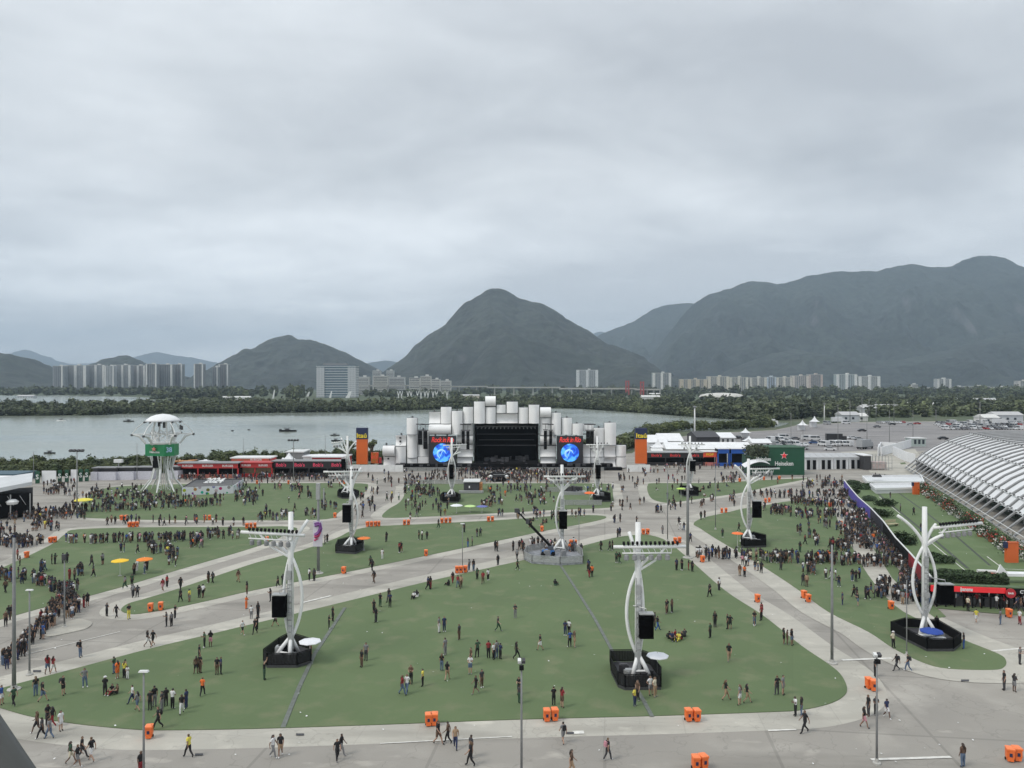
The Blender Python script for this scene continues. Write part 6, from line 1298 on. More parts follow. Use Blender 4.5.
# ---------------------------------------------------------------- vehicles
VC = {'white': (.60,.61,.62), 'silver': (.32,.33,.34), 'black': (.02,.02,.022), 'grey': (.12,.12,.13), 'red': (.30,.03,.03), 'blue': (.04,.08,.2)}
def car_mesh(kind):
    mb = MB()
    if kind == 'car':
        L_, W, H = 4.4, 1.8, 1.45; prof = [(-2.2,.35),(-2.2,.75),(-2.0,.92),(-1.25,1.0),(-.75,1.42),(.85,1.44),(1.5,1.02),(2.1,.88),(2.2,.6),(2.2,.35)]
        mb.profx(prof, -W/2, W/2); cab = [(-1.1,1.02),(-.72,1.36),(.8,1.38),(1.35,1.04)]
        mb.profx(cab, -W/2-.01, W/2+.01, 1); mb.add([(-.75,-1.30,1.02),(.75,-1.30,1.02),(.68,-.83,1.39),(-.68,-.83,1.39)], [(0,1,2,3)], 1); mb.add([(-.75,1.54,1.03),(.75,1.54,1.03),(.68,.93,1.40),(-.68,.93,1.40)], [(3,2,1,0)], 1); wh = ((-1.4, .32), (1.35, .32))
    elif kind == 'van':
        L_, W = 5.4, 2.0; prof = [(-2.7,.4),(-2.7,1.1),(-2.2,1.35),(-1.6,2.2),(-1.2,2.4),(2.6,2.4),(2.7,2.2),(2.7,.4)]; mb.profx(prof, -W/2, W/2); mb.profx([(-2.05,1.4),(-1.55,2.1),(-.6,2.12),(-.6,1.4)], -W/2-.01, W/2+.01, 1); mb.profx([(-.4,1.4),(-.4,2.1),(2.3,2.1),(2.3,1.4)], -W/2-.01, W/2+.01, 1); mb.add([(-.85,-2.24,1.38),(.85,-2.24,1.38),(.8,-1.66,2.18),(-.8,-1.66,2.18)], [(0,1,2,3)], 1); wh = ((-1.8, .36), (1.7, .36))
    else:
        L_, W = 9, 2.5; mb.box((0, .9, 2.3), (2.5, 6.8, 2.9)); mb.box((0, -3.4, 1.6), (2.3, 1.8, 2.2), top=.92); mb.box((0, -4.32, 2.0), (2.0, .1, .8), mi=1); mb.box((0, 0, .7), (2.2, 8.8, .3), mi=2); wh = ((-3.2, .5), (1.6, .5), (3.2, .5))
    for y, r in wh:
        for s in (-1, 1): mb.tube([(s*(W/2-.2), y, r), (s*(W/2+.02), y, r)], r, 10, 2)
    return mb
protoV = {}
def vehicle(kind, cname, x, y, rz, label):
    key = (kind, cname)
    paint = mat('paint_'+cname, VC[cname], .3, .05, .5, coat=1)
    if key not in protoV:
        o = car_mesh(kind).build({'car':'parked_car','van':'parked_van','lorry':'parked_lorry'}[kind], [paint, GLASS, BLACK]); protoV[key] = o.data
    else: o = bpy.data.objects.new({'car':'parked_car','van':'parked_van','lorry':'parked_lorry'}[kind], protoV[key]); col.objects.link(o)
    p = G(x, y); o.location = (p.x, p.y, .02); o.rotation_euler.z = rz
    tag(o, label, {'lorry':'lorry'}.get(kind, kind), 'parked vehicles on the car park')
CW = ['white','white','silver','black','grey','white','silver','grey','black','white','silver','red']
NW = lambda n: (ORD[n] if n < 20 else 'twenty-'+ORD[n-20])
rows = [(936,1022,423.4,17,'back row of the packed corner'),(934,1022,425.2,16,'second row of the packed corner'),(938,1022,427.3,16,'third row of the packed corner'),(942,1022,429.6,14,'front row of the packed corner'),(877,905,423.2,7,'short line behind the empty tarmac'),(743,790,441.5,11,'slanted row behind the green pavilion'),(768,806,446.3,9,'row right at the pavilion roof'),(700,742,438.6,7,'line beside the dark arched marquee'),(820,850,446,5,'short line behind the entrance tents')]
rc = random.Random(9)
for x0, x1, y, n, lb in rows:
    for k in range(n):
        c = rc.choice(CW); kind = 'van' if (rc.random() < (.25 if y < 440 else .5) and c in ('white', 'silver')) else 'car'; x = x0+(k+.5)*(x1-x0)/n+rc.uniform(-.6, .6)
        if x > 950 and y > 429.5 and False: continue
        vehicle(kind, c, x, y+rc.uniform(-.15, .15), rc.uniform(-.12, .12)+(.25 if y > 440 else 0)+(pi if rc.random() < .4 else 0), '%s %s, %s of the %s' % (c, kind, NW(k), lb))
for (k, c, x, y, rz, lb) in (('van','white',815,440.6,1.5,'white van crosswise beside the paired peaks, near tarmac'),('van','white',808,440.2,1.5,'white van behind another van near the dark container'),('car','black',862,431.5,1.5,'black car alone on the open tarmac'),('car','grey',877,427.6,1.5,'grey car by itself toward the far tarmac'),('car','black',892,425,1.4,'black car in the far open row'),('car','silver',910,425.2,1.4,'silver car in the far open row'),('car','red',917,424.4,1.5,'red car at the far tarmac end'),('car','black',943,439.5,1.4,'black car near the vaulted roof tip'),('lorry','silver',865,448.8,2.2,'grey box lorry, biggest vehicle on the car park'),('lorry','black',836,442,1.45,'dark container lorry behind the entrance tents'),('lorry','white',771,425,1.3,'white lorry at the far strip behind the peaked tent'),('car','white',852,439,1.6,'white car beside the grey box lorry'),('car','silver',858,440,1.6,'silver car beside the grey box lorry'),('van','white',784,439,1.5,'white van alone behind the pavilion row'),('car','grey',795,439.8,1.5,'grey car between vans behind the pavilion'),('van','silver',827,424.5,.3,'silver van by the service building'),('lorry','white',838,422.8,1.5,'white lorry by the service building'),('van','white',846,424,1.5,'white van in front of the service building'),('car','blue',814,444,1.3,'blue car behind the entrance tents'),('car','white',830,450.5,1.2,'white car close behind the entrance tent roofs'),('car','silver',803,449.6,1.2,'silver car close behind the entrance tent roofs'),('car','white',884,446.5,1.5,'white car near the white hoarding path'),('lorry','white',1000,424.6,1.5,'white lorry at the packed rows before the pale building'),('van','white',982,421.8,1.5,'white van parked beyond the packed rows'),('car','silver',952,421.9,1.5,'silver car parked beyond the packed rows')):
    vehicle(k, c, x, y, rz, lb)
def vans_rows():
    pass
# ---------------------------------------------------------------- people
def skel(pose):
    """joint positions, front is -Y"""
    P = dict(pel=(0, 0, .93), bel=(0, .0, 1.08), che=(0, -.01, 1.27), col=(0, 0, 1.41), nek=(0, -.01, 1.49), hea=(0, -.025, 1.585), top=(0, -.015, 1.675))
    for s, n in ((-1, 'L'), (1, 'R')):
        P['sh'+n] = (s*.165, 0, 1.385); P['el'+n] = (s*.215, .01, 1.12); P['wr'+n] = (s*.225, -.06, .90); P['ha'+n] = (s*.222, -.085, .815)
        P['hi'+n] = (s*.085, 0, .88); P['kn'+n] = (s*.095, -.01, .49); P['an'+n] = (s*.10, .01, .09); P['to'+n] = (s*.11, -.14, .035)
    def S(**k): P.update(k)
    if pose == 'walk':
        S(hiL=(-.08, -.01, .88), knL=(-.09, -.17, .51), anL=(-.09, -.24, .11), toL=(-.09, -.39, .07), hiR=(.08, .01, .88), knR=(.09, .06, .49), anR=(.09, .30, .17), toR=(.09, .22, .04), elL=(-.22, .12, 1.14), wrL=(-.23, .13, .91), haL=(-.23, .10, .83), elR=(.22, -.09, 1.13), wrR=(.20, -.24, .96), haR=(.19, -.31, .90))
    if pose == 'stride':
        S(hiL=(-.08, .01, .86), knL=(-.09, .05, .47), anL=(-.09, .32, .19), toL=(-.09, .26, .05), hiR=(.08, -.01, .86), knR=(.09, -.22, .50), anR=(.09, -.33, .10), toR=(.09, -.48, .06), elR=(.22, .14, 1.14), wrR=(.24, .20, .92), haR=(.24, .19, .84), elL=(-.22, -.10, 1.13), wrL=(-.20, -.26, .98), haL=(-.19, -.34, .93), pel=(0, 0, .91))
    if pose == 'phone': S(elR=(.21, -.08, 1.13), wrR=(.12, -.28, 1.24), haR=(.07, -.34, 1.29), hea=(0, -.05, 1.575), top=(0, -.05, 1.665), elL=(-.21, -.06, 1.12), wrL=(-.11, -.25, 1.12), haL=(-.05, -.30, 1.14))
    if pose == 'raise': S(elR=(.24, -.10, 1.55), wrR=(.20, -.18, 1.78), haR=(.18, -.20, 1.86), elL=(-.24, -.10, 1.53), wrL=(-.16, -.20, 1.74), haL=(-.13, -.23, 1.82))
    if pose == 'hips': S(elL=(-.34, .05, 1.15), wrL=(-.19, -.04, 1.0), haL=(-.14, -.07, .96), knR=(.15, -.05, .49), anR=(.19, .0, .09), toR=(.24, -.13, .035))
    if pose == 'sit':
        dz = -.78
        for k in ('pel','bel','che','col','nek','hea','top','shL','shR'): P[k] = (P[k][0], P[k][1]+.05, P[k][2]+dz)
        S(hiL=(-.09, 0, .12), hiR=(.09, 0, .12), knL=(-.22, -.36, .38), knR=(.22, -.36, .38), anL=(-.16, -.55, .10), anR=(.16, -.55, .10), toL=(-.17, -.68, .05), toR=(.17, -.68, .05), elL=(-.26, -.12, .40), elR=(.26, -.12, .40), wrL=(-.20, -.34, .42), wrR=(.20, -.34, .42), haL=(-.12, -.40, .40), haR=(.12, -.40, .40))
    return {k: Vector(v) for k, v in P.items()}
RAD = dict(pel=.135, bel=.115, che=.140, col=.085, nek=.052, hea=.088, top=.070, sh=.062, el=.044, wr=.030, ha=.036, hi=.098, kn=.062, an=.042, to=.040)
BON = [('pel','bel'),('bel','che'),('che','col'),('col','nek'),('nek','hea'),('hea','top')]
for n in 'LR': BON += [('col','sh'+n),('sh'+n,'el'+n),('el'+n,'wr'+n),('wr'+n,'ha'+n),('pel','hi'+n),('hi'+n,'kn'+n),('kn'+n,'an'+n),('an'+n,'to'+n)]
def body_mesh(pose, lv, slim=1.0):
    P = skel(pose); keys = list(P); me = bpy.data.meshes.new('b'); me.from_pydata([P[k] for k in keys], [(keys.index(a), keys.index(b)) for a, b in BON], [])
    o = bpy.data.objects.new('b', me); col.objects.link(o); m = o.modifiers.new('s', 'SKIN'); m.use_smooth_shade = True
    for i, k in enumerate(keys):
        r = RAD.get(k, RAD.get(k[:2], .05)); sv = me.skin_vertices[0].data[i]; sq = 1.0
        if k in ('bel', 'che', 'pel'): sv.radius = (r*1.12*slim, r*.82*slim)
        else: sv.radius = (r*slim, r*slim)
        sv.use_root = (k == 'pel')
    if lv: s = o.modifiers.new('ss', 'SUBSURF'); s.levels = lv; s.render_levels = lv
    dg = bpy.context.evaluated_depsgraph_get(); dg.update(); r = bpy.data.meshes.new_from_object(o.evaluated_get(dg)); bpy.data.objects.remove(o)
    return r, P
def segd(p, a, b):
    ab = b-a; t = max(0, min(1, (p-a).dot(ab)/max(1e-9, ab.length_squared))); return (p-(a+ab*t)).length
def regions(me, P):
    out = []
    for f in me.polygons:
        c = f.center; best = min(BON, key=lambda ab: segd(c, P[ab[0]], P[ab[1]])-RAD.get(ab[0], RAD.get(ab[0][:2], .05))*.6); a = best[0]; b = best[1]
        if b in ('hea', 'top'):
            h = P['hea']; rel = c-h
            out.append('hair' if (rel.z > .035 or rel.y > .01) and rel.z > -.07 else 'skin')
        elif b in ('bel', 'che', 'col') or b[:2] == 'sh': out.append('top')
        elif b == 'nek': out.append('skin')
        elif b[:2] == 'el': out.append('top' if segd(c, P[a], P[b]) is not None and (c-P[a]).length < (P[b]-P[a]).length*.62 else 'skin')
        elif b[:2] in ('wr', 'ha'): out.append('skin')
        elif b[:2] == 'hi': out.append('hip')
        elif b[:2] == 'kn': out.append('thigh' if (c-P[a]).length < (P[b]-P[a]).length*.8 else 'calf')
        elif b[:2] == 'an': out.append('calf')
        else: out.append('shoe')
    # pelvis belongs to the bottoms
    for i, f in enumerate(me.polygons):
        if out[i] == 'top' and f.center.z < P['pel'].z+.045 and abs(f.center.z-P['pel'].z) < .16: out[i] = 'hip'
    return out
def shell(me, reg, want, off, name, extra=None):
    fs = [f for f, r in zip(me.polygons, reg) if r in want]; idx = {}; V = []; Fc = []
    nr = {}
    for f in fs:
        for v in f.vertices: nr.setdefault(v, Vector()); nr[v] += f.normal
    for f in fs:
        q_ = []
        for v in f.vertices:
            if v not in idx: idx[v] = len(V); V.append(me.vertices[v].co+nr[v].normalized()*off)
            q_.append(idx[v])
        Fc.append(q_)
    mb = MB(); mb.add(V, Fc)
    if extra: extra(mb)
    m = bpy.data.meshes.new(name); m.from_pydata(mb.v, [], mb.f); m.polygons.foreach_set('use_smooth', [True]*len(mb.f)); m.materials.append(None); return m
def add_face_hands(me, P):
    mb = MB(); h = P['hea']; mb.v = [v.co.copy() for v in me.vertices]; mb.v = [tuple(v) for v in mb.v]; mb.f = [tuple(f.vertices) for f in me.polygons]; mb.m = [0]*len(mb.f)
    mb.box(h+Vector((0, -.092, .0)), (.024, .034, .038), top=.5); mb.box(h+Vector((0, -.080, -.042)), (.042, .02, .012))
    for s in (-1, 1): mb.box(h+Vector((s*.086, .005, .0)), (.018, .03, .048)); mb.box(h+Vector((s*.032, -.080, .022)), (.022, .012, .012))
    for n, s in (('L', -1), ('R', 1)):
        d_ = (P['ha'+n]-P['wr'+n]).normalized(); sd = d_.cross(Vector((s, 0, 0))); sd = sd.normalized() if sd.length > .1 else Vector((0, 1, 0)); b = P['ha'+n]+d_*.02; pn = d_.cross(sd).normalized()
        for i, L_ in enumerate((.062, .072, .068, .052)):
            a = b+sd*(.027-.018*i); k = a+d_*L_*.55; mb.tube([a, k, k+(d_*.75-pn*s*.5).normalized()*L_*.5], [.009, .008, .006], 5)
        a = P['ha'+n]+sd*.03-d_*.02; mb.tube([a, a+(sd+d_*.6).normalized()*.04, a+(sd+d_*1.8).normalized()*.065], [.010, .009, .007], 5)
    m = bpy.data.meshes.new('person_body'); m.from_pydata(mb.v, [], mb.f); m.polygons.foreach_set('use_smooth', [True]*len(mb.f)); m.materials.append(None); return m
POSES = ['walk', 'stride', 'stand', 'phone', 'raise', 'hips', 'sit']; KIT = {}
for ps in POSES:
    me, P = body_mesh(ps, 1); rg_ = regions(me, P)
    k = {'body': add_face_hands(me, P)}
    k['top'] = shell(me, rg_, ('top',), .016, 'top'); k['shorts'] = shell(me, rg_, ('hip', 'thigh'), .018, 'shorts'); k['trousers'] = shell(me, rg_, ('hip', 'thigh', 'calf'), .014, 'trousers'); k['shoes'] = shell(me, rg_, ('shoe',), .010, 'shoes')
    k['dress'] = shell(me, rg_, ('top', 'hip', 'thigh'), .030, 'dress')
    k['hair'] = shell(me, rg_, ('hair',), .014, 'hair')
    h = P['hea']
    k['long_hair'] = shell(me, rg_, ('hair',), .020, 'long_hair', lambda mb: mb.tube([h+Vector((0, .035, .03)), h+Vector((0, .075, -.08)), h+Vector((0, .10, -.19)), h+Vector((0, .105, -.30))], [.085, .09, .085, .05], 8))
    c = P['che']; mb = MB(); mb.box(c+Vector((0, .21, -.0)), (.27, .15, .38), top=.85); mb.box(c+Vector((0, .29, -.07)), (.20, .05, .2)); mb.tube([c+Vector((-.10, .13, .12)), c+Vector((-.11, 0, .19)), c+Vector((-.11, -.13, .05))], .018, 4); mb.tube([c+Vector((.10, .13, .12)), c+Vector((.11, 0, .19)), c+Vector((.11, -.13, .05))], .018, 4)
    m = bpy.data.meshes.new('backpack'); m.from_pydata(mb.v, [], mb.f); m.materials.append(None); k['backpack'] = m
    mb = MB(); mb.lathe(h+Vector((0, 0, .05)), [(.155, 0), (.10, .015), (.095, .07), (.03, .095)], 12); m = bpy.data.meshes.new('hat'); m.from_pydata(mb.v, [], mb.f); m.materials.append(None); k['hat'] = m
    KIT[ps] = k
CC = {'k': ('black', (.012,.012,.014)), 'w': ('white', (.62,.62,.62)), 'g': ('grey', (.18,.18,.185)), 'n': ('navy', (.02,.03,.08)), 'b': ('blue', (.03,.08,.26)), 'd': ('denim', (.09,.13,.20)), 'r': ('dark red', (.22,.02,.025)), 'o': ('orange', (.70,.15,.03)), 'y': ('yellow', (.60,.52,.08)), 'p': ('pink', (.50,.24,.28)), 'e': ('dark green', (.03,.07,.04)), 't': ('tan', (.32,.22,.14)), 'c': ('cream', (.55,.50,.38)), 'h': ('charcoal', (.04,.04,.045)), 'm': ('brown', (.10,.06,.04))}
CM = {k: mat('cloth_'+v[0].replace(' ', '_'), v[1], .85, .15, 6) for k, v in CC.items()}
SK = [mat('skin_%d' % i, c, .55, .06, 5) for i, c in enumerate(((.34,.20,.14),(.22,.125,.085),(.12,.065,.045),(.40,.25,.18)))]
HAIR = [mat('hair_%d' % i, c, .5, .2, 5) for i, c in enumerate(((.008,.007,.006),(.025,.014,.008),(.10,.06,.03)))]
PEOPLE = []       # (x px, y px, top, bottom, pose, flags)
def add(tx, ty, s):
    for e_ in s.split(';'):
        q_ = e_.strip().split(',')
        if len(q_) < 4: continue
        PEOPLE.append((tx+float(q_[0])/4, ty+float(q_[1])/4, q_[2], q_[3], (q_[4] if len(q_) > 4 else '') , 'named'))
# codes: top, bottom (capital = shorts), pose w walk s stand p phone r raise h hips t sit; B backpack H hat L long hair D dress
add(0, 608, '55,395,e,k,w;5,390,b,W,s;143,355,k,d,sL;170,378,k,D,wL;252,352,k,K,hB;338,320,g,d,sL;457,265,e,d,s;470,285,o,O,sDL;500,276,t,k,s;497,284,y,k,sL;510,287,w,w,s;420,352,k,k,sH;448,345,k,r,t;468,345,m,k,t;530,385,w,n,w;550,415,g,D,wL;600,410,k,k,s;618,398,k,g,s;648,416,h,g,s;664,396,k,k,p;690,406,w,k,s;727,426,k,w,w;745,405,n,n,s;633,486,k,k,wB;755,598,y,k,w;810,354,o,k,w;797,218,k,k,s;785,266,m,K,sL;800,263,k,m,s;868,268,k,m,s;883,268,n,k,s;818,161,e,k,s;842,158,k,P,sL;590,155,k,W,wL;612,153,k,K,w;320,198,k,d,hB;190,263,r,D,wL;213,263,r,W,wL;148,500,m,K,wL;168,522,h,k,w;190,471,k,h,s;210,476,k,r,wL;198,524,g,d,w;243,492,w,W,sDL;282,622,e,C,wL;310,636,k,G,w;328,602,k,h,w;366,614,k,W,w;563,672,k,r,s;970,111,w,K,w;1020,106,k,k,w;722,-24,k,k,w;22,-60,m,k,wL')
add(256, 608, '33,290,k,e,r;78,76,w,K,w;68,600,w,g,wL;98,595,k,T,wL;325,612,k,k,w;342,590,k,g,w;292,86,k,k,s;307,56,k,k,s;440,212,g,h,s;423,239,k,m,s;480,60,k,h,s;472,18,k,k,s;585,349,r,d,wL;604,346,w,d,wL;620,306,m,k,s;667,316,y,k,s;743,254,k,d,sL;765,292,k,T,wL;757,192,g,g,s;732,101,g,w,s;753,97,n,n,s;813,130,h,m,s;968,96,h,e,w;886,200,e,k,s;860,232,m,k,s;857,267,w,D,sL;930,203,r,k,s;950,208,w,k,s;963,203,g,d,s;977,207,n,k,s;880,346,k,K,w;903,321,h,m,s;728,545,k,M,wL;768,541,m,k,w;798,562,t,n,wL;858,632,k,k,wL;860,600,h,h,s;218,216,r,k,s;5,90,k,k,s;8,40,k,k,s')
add(512, 608, '18,206,k,k,wL;113,172,k,W,w;213,112,n,n,s;228,110,w,k,s;232,158,b,k,s;250,160,m,T,sL;30,385,h,e,s;28,350,k,k,s;167,392,k,k,s;200,402,r,M,sL;205,542,g,G,wB;383,610,k,h,wB;238,668,m,t,wL;490,396,y,n,s;503,372,m,k,s;553,352,w,G,s;571,359,c,T,sL;582,92,k,b,w;571,80,h,k,s;620,20,k,k,s;640,20,m,k,s;629,126,k,k,t;640,131,n,k,t;652,118,r,k,t;667,132,y,y,t;679,128,k,r,t;690,118,h,k,t;812,80,k,k,s;793,122,e,k,s;862,86,k,k,s;873,88,k,K,s;868,216,k,T,wL;855,372,k,T,wL;912,390,g,W,sL;940,383,k,T,wL;970,73,k,D,sL;998,52,r,k,s;791,-44,k,k,s;13,42,h,g,s')
add(768, 608, '63,147,k,K,sL;77,149,m,M,s;95,152,k,D,sL;37,350,k,h,s;60,350,g,G,s;110,432,w,k,s;134,432,k,d,sL;148,500,k,k,w;500,162,c,k,sH;515,251,k,h,wB;560,253,k,d,wB;428,277,k,k,s;385,480,k,P,wL;402,432,k,h,s;432,430,h,k,s;475,440,n,W,w;945,329,k,h,s;985,336,h,G,sL;1007,226,g,h,s;780,637,m,d,sL;783,166,k,b,s;675,92,k,k,p;833,60,y,W,w;930,67,g,d,s;1007,66,w,r,h')
add(0, 480, '500,436,g,e,s;528,424,e,k,s;532,471,g,h,s;550,470,h,k,s;651,445,r,P,sL;668,430,r,k,s;722,441,k,k,s;834,413,k,m,s;851,413,h,k,s;427,546,h,k,s;465,554,k,k,w;515,557,k,y,s;666,587,h,k,s;686,586,g,k,s;700,556,k,k,s;758,489,y,G,s;797,472,k,k,s;812,471,w,K,s;953,410,m,t,w;985,516,o,o,s;1005,556,w,g,s;335,512,k,r,s;350,505,k,p,sDL;23,586,m,k,s;35,562,k,h,s;46,560,k,m,s;366,346,k,h,s;373,389,h,k,s;411,340,g,K,s;207,338,k,k,s;220,338,e,k,s;251,334,g,h,s;268,333,k,k,s;484,290,n,k,s;497,290,k,d,s;551,294,k,k,s;548,365,w,w,s;578,376,w,d,s;588,364,k,k,s;537,382,m,k,s;988,460,k,m,s;278,400,r,r,s;298,402,m,k,s;313,382,k,d,s;328,378,k,h,s;70,320,r,m,s;80,345,k,k,s')
add(256, 480, '58,487,k,h,s;88,430,k,k,w;108,428,k,e,s;213,404,w,k,s;233,404,h,k,s;276,258,k,k,s;285,252,k,k,s;458,345,e,k,s;465,366,k,k,w;472,413,k,m,s;522,248,k,h,s;574,292,r,k,s;580,290,k,r,s;505,316,w,w,s;652,240,k,k,s;664,240,w,k,s;684,240,k,k,s;730,194,k,e,s;833,210,k,h,s;884,228,k,g,s;898,226,h,k,s;848,270,h,b,s;865,265,g,k,s;958,285,k,k,s;966,286,m,k,s;968,342,k,h,s;853,362,g,d,s;870,364,k,d,s;885,398,e,k,s;908,416,r,m,w;928,402,w,k,s;787,413,k,r,sL;808,430,r,d,w;820,434,t,m,s;688,440,n,k,w;698,436,k,r,s;632,474,w,k,t;643,468,k,w,t;770,424,k,k,t;536,510,n,k,s;532,490,k,h,s;497,510,k,e,s;472,535,k,k,s;480,570,k,k,s;8,545,k,k,s')
add(512, 480, '22,362,e,k,s;5,285,k,k,s;20,318,g,k,s;47,300,k,k,s;90,275,k,r,s;173,424,k,e,t;306,365,n,k,s;309,390,k,r,w;320,388,o,k,s;356,285,k,k,s;391,284,k,h,s;402,282,k,k,s;418,332,e,k,s;430,334,k,e,s;412,172,h,g,s;602,216,g,g,s;668,182,k,k,s;674,200,w,w,s;688,202,k,d,s;714,250,n,k,s;738,308,k,n,s;755,312,w,g,s;788,326,n,h,s;658,362,n,k,s;680,362,k,k,s;706,362,k,r,s;721,368,k,k,s;828,442,w,h,s;911,384,m,t,s;930,388,o,k,s;618,538,k,m,s;640,530,k,T,sL;842,230,h,e,s;908,205,k,k,s;812,585,k,k,s;970,583,k,d,s;998,552,r,k,s;423,230,k,h,s;431,226,n,k,s;756,160,k,e,s;771,154,k,k,s;247,270,w,b,s')
add(768, 480, '15,0,k,k,s;128,222,k,g,s;148,258,r,k,s;190,264,w,k,s;187,232,k,m,s;163,198,n,k,s;128,290,k,e,s;52,362,k,h,s;141,424,k,h,s;155,428,t,m,sL;231,396,w,h,s;252,398,n,w,s;270,404,w,g,s;283,428,k,n,s;337,406,k,d,s;352,408,k,k,s;366,396,b,k,s;298,502,n,n,s;344,470,k,k,s;355,478,k,h,s;360,506,k,D,s;392,476,k,k,s;400,480,n,k,s;486,430,k,k,s;500,480,g,k,s;513,482,k,k,s;489,76,k,g,s;583,142,k,k,s;530,126,g,k,s;612,208,k,d,s;742,500,w,w,s;750,505,w,k,s;800,525,c,k,s;830,478,w,k,s;945,515,r,k,s;780,498,h,k,s;905,500,g,g,s;860,500,k,g,s;885,502,w,m,s;760,490,k,h,s;925,505,k,k,s')
rq = random.Random(77)
def rcol():
    return rq.choices('kwgnbdroyptehmce', [52,9,6,6,1.2,2,2.4,.5,.5,1.4,2,1.5,10,3,.8,1])[0], rq.choices('khdgnKDGmWrTtwe', [26,10,7,5,4,11,14,5,2,4,1.5,2,3,1.5,1.5])[0]
def line_crowd(pts, n, wx, wy, pose='s'):
    n = int(n*.86) if n > 30 and pts[0][0] > 76 else n
    Ls = [hypot(pts[i+1][0]-pts[i][0], (pts[i+1][1]-pts[i][1])*1.0) for i in range(len(pts)-1)]; T = sum(Ls)
    for k in range(n):
        s = rq.random()*T; i = 0
        while i < len(Ls)-1 and s > Ls[i]: s -= Ls[i]; i += 1
        f = s/max(1e-6, Ls[i]); x = pts[i][0]+(pts[i+1][0]-pts[i][0])*f+rq.uniform(-wx, wx); y = pts[i][1]+(pts[i+1][1]-pts[i][1])*f+rq.uniform(-wy, wy)
        a, b = rcol(); PEOPLE.append((x, y, a, b, pose, ''))
def poly_crowd(poly, n, pose='s', clump=0.0, sitp=0.0):
    xs = [p[0] for p in poly]; ys = [p[1] for p in poly]; k = 0; last = None; n = int(n*.84) if n > 30 else n
    while k < n:
        if last and rq.random() < clump: x, y = last[0]+rq.gauss(0, 3.2), last[1]+rq.gauss(0, .8)
        else: x, y = rq.uniform(min(xs), max(xs)), rq.uniform(min(ys), max(ys))
        if not in_poly((x, y), poly): last = None; continue
        last = (x, y); a, b = rcol(); PEOPLE.append((x, y, a, b, 't' if rq.random() < sitp else rq.choice('sswwp'), '')); k += 1
# the long queue on the lagoon side
line_crowd([(2,579),(17,581),(35,583),(48,589),(60,595),(72,594),(76,589)], 62, 2.5, 2.5); line_crowd([(70,594),(66,603),(56,613),(50,622),(43,632)], 66, 6, 3.5); line_crowd([(43,632),(32,643),(20,653),(10,661),(2,668)], 36, 5, 3); line_crowd([(72,604),(78,610),(68,617)], 24, 3.5, 3); line_crowd([(39,571),(45,573)], 6, 3, 2); line_crowd([(78,574),(84,576)], 5, 3, 2)
# crowds by zone
line_crowd([(0,545),(44,546)], 42, 1, 3); line_crowd([(66,543),(150,542),(205,541)], 70, 1, 1.3); line_crowd([(165,552),(175,560),(168,569)], 22, 4, 4); line_crowd([(150,548),(160,556)], 12, 4, 2); line_crowd([(190,545),(200,548)], 10, 6, 3); line_crowd([(206,538),(240,537)], 16, 2, 3)
poly_crowd([(0,522),(70,516),(60,535),(0,548)], 60, clump=.4); line_crowd([(12,517),(60,516),(85,517)], 90, 1, 3); poly_crowd([(36,484),(90,482),(78,512),(38,514)], 70, clump=.5)
line_crowd([(60,498),(115,500),(165,502),(222,500)], 40, 2, 2); poly_crowd([(92,489),(140,487),(145,499),(110,506),(84,508)], 95, sitp=.45, clump=.5); line_crowd([(80,511),(115,511),(150,509),(222,505)], 120, 1, 1.8); poly_crowd([(145,492),(180,494),(178,506),(140,508)], 45, sitp=.3, clump=.4)
poly_crowd([(105,522),(256,522),(256,526),(105,526)], 30); poly_crowd([(225,488),(260,486),(258,506),(228,508)], 55, clump=.5); poly_crowd([(262,486),(362,486),(340,512),(262,516)], 55, clump=.5)
line_crowd([(256,520),(300,518),(318,517)], 34, 1, 2.5); line_crowd([(318,505),(330,512)], 10, 4, 4)
line_crowd([(178,479.5),(240,478.5),(345,478)], 150, 1, 2); poly_crowd([(240,478.5),(345,478),(345,483),(240,484)], 70)
poly_crowd([(368,474),(402,474),(398,500),(370,520),(350,518)], 55, clump=.4); poly_crowd([(403,480),(445,479),(440,497),(404,500)], 85, clump=.5, sitp=.15); poly_crowd([(404,473),(600,473),(600,484),(404,484)], 220, clump=.3)
line_crowd([(450,474),(600,476)], 200, 1, 3.2); line_crowd([(480,480),(590,482)], 110, 1, 2.5); poly_crowd([(392,498),(440,497),(470,506),(440,513),(395,514)], 26, clump=.4); poly_crowd([(486,486),(556,487),(556,506),(486,506)], 95, clump=.5, sitp=.15); line_crowd([(481,507),(492,506)], 12, 2, 1.5, 's'); line_crowd([(586,491),(612,492)], 14, 2, 3)
poly_crowd([(385,518),(600,512),(600,517),(385,523)], 24, clump=.5); poly_crowd([(540,517),(598,516.5),(560,524),(520,530)], 16, clump=.5, sitp=.3); line_crowd([(530,547),(555,550),(580,553)], 26, 2, 2); line_crowd([(518,549),(526,552)], 4, 2, 2)
poly_crowd([(612,472),(700,470),(700,484),(640,486),(612,500)], 60, clump=.5); poly_crowd([(650,486),(740,485),(700,498),(660,500)], 18, sitp=.4); poly_crowd([(612,500),(650,502),(640,530),(600,520)], 12, clump=.3); poly_crowd([(650,503),(760,494),(745,508),(700,512),(660,520)], 34, clump=.5); line_crowd([(647,468),(745,468)], 40, 1, 1.5); poly_crowd([(700,470),(800,478),(790,484),(700,484)], 36, clump=.4)
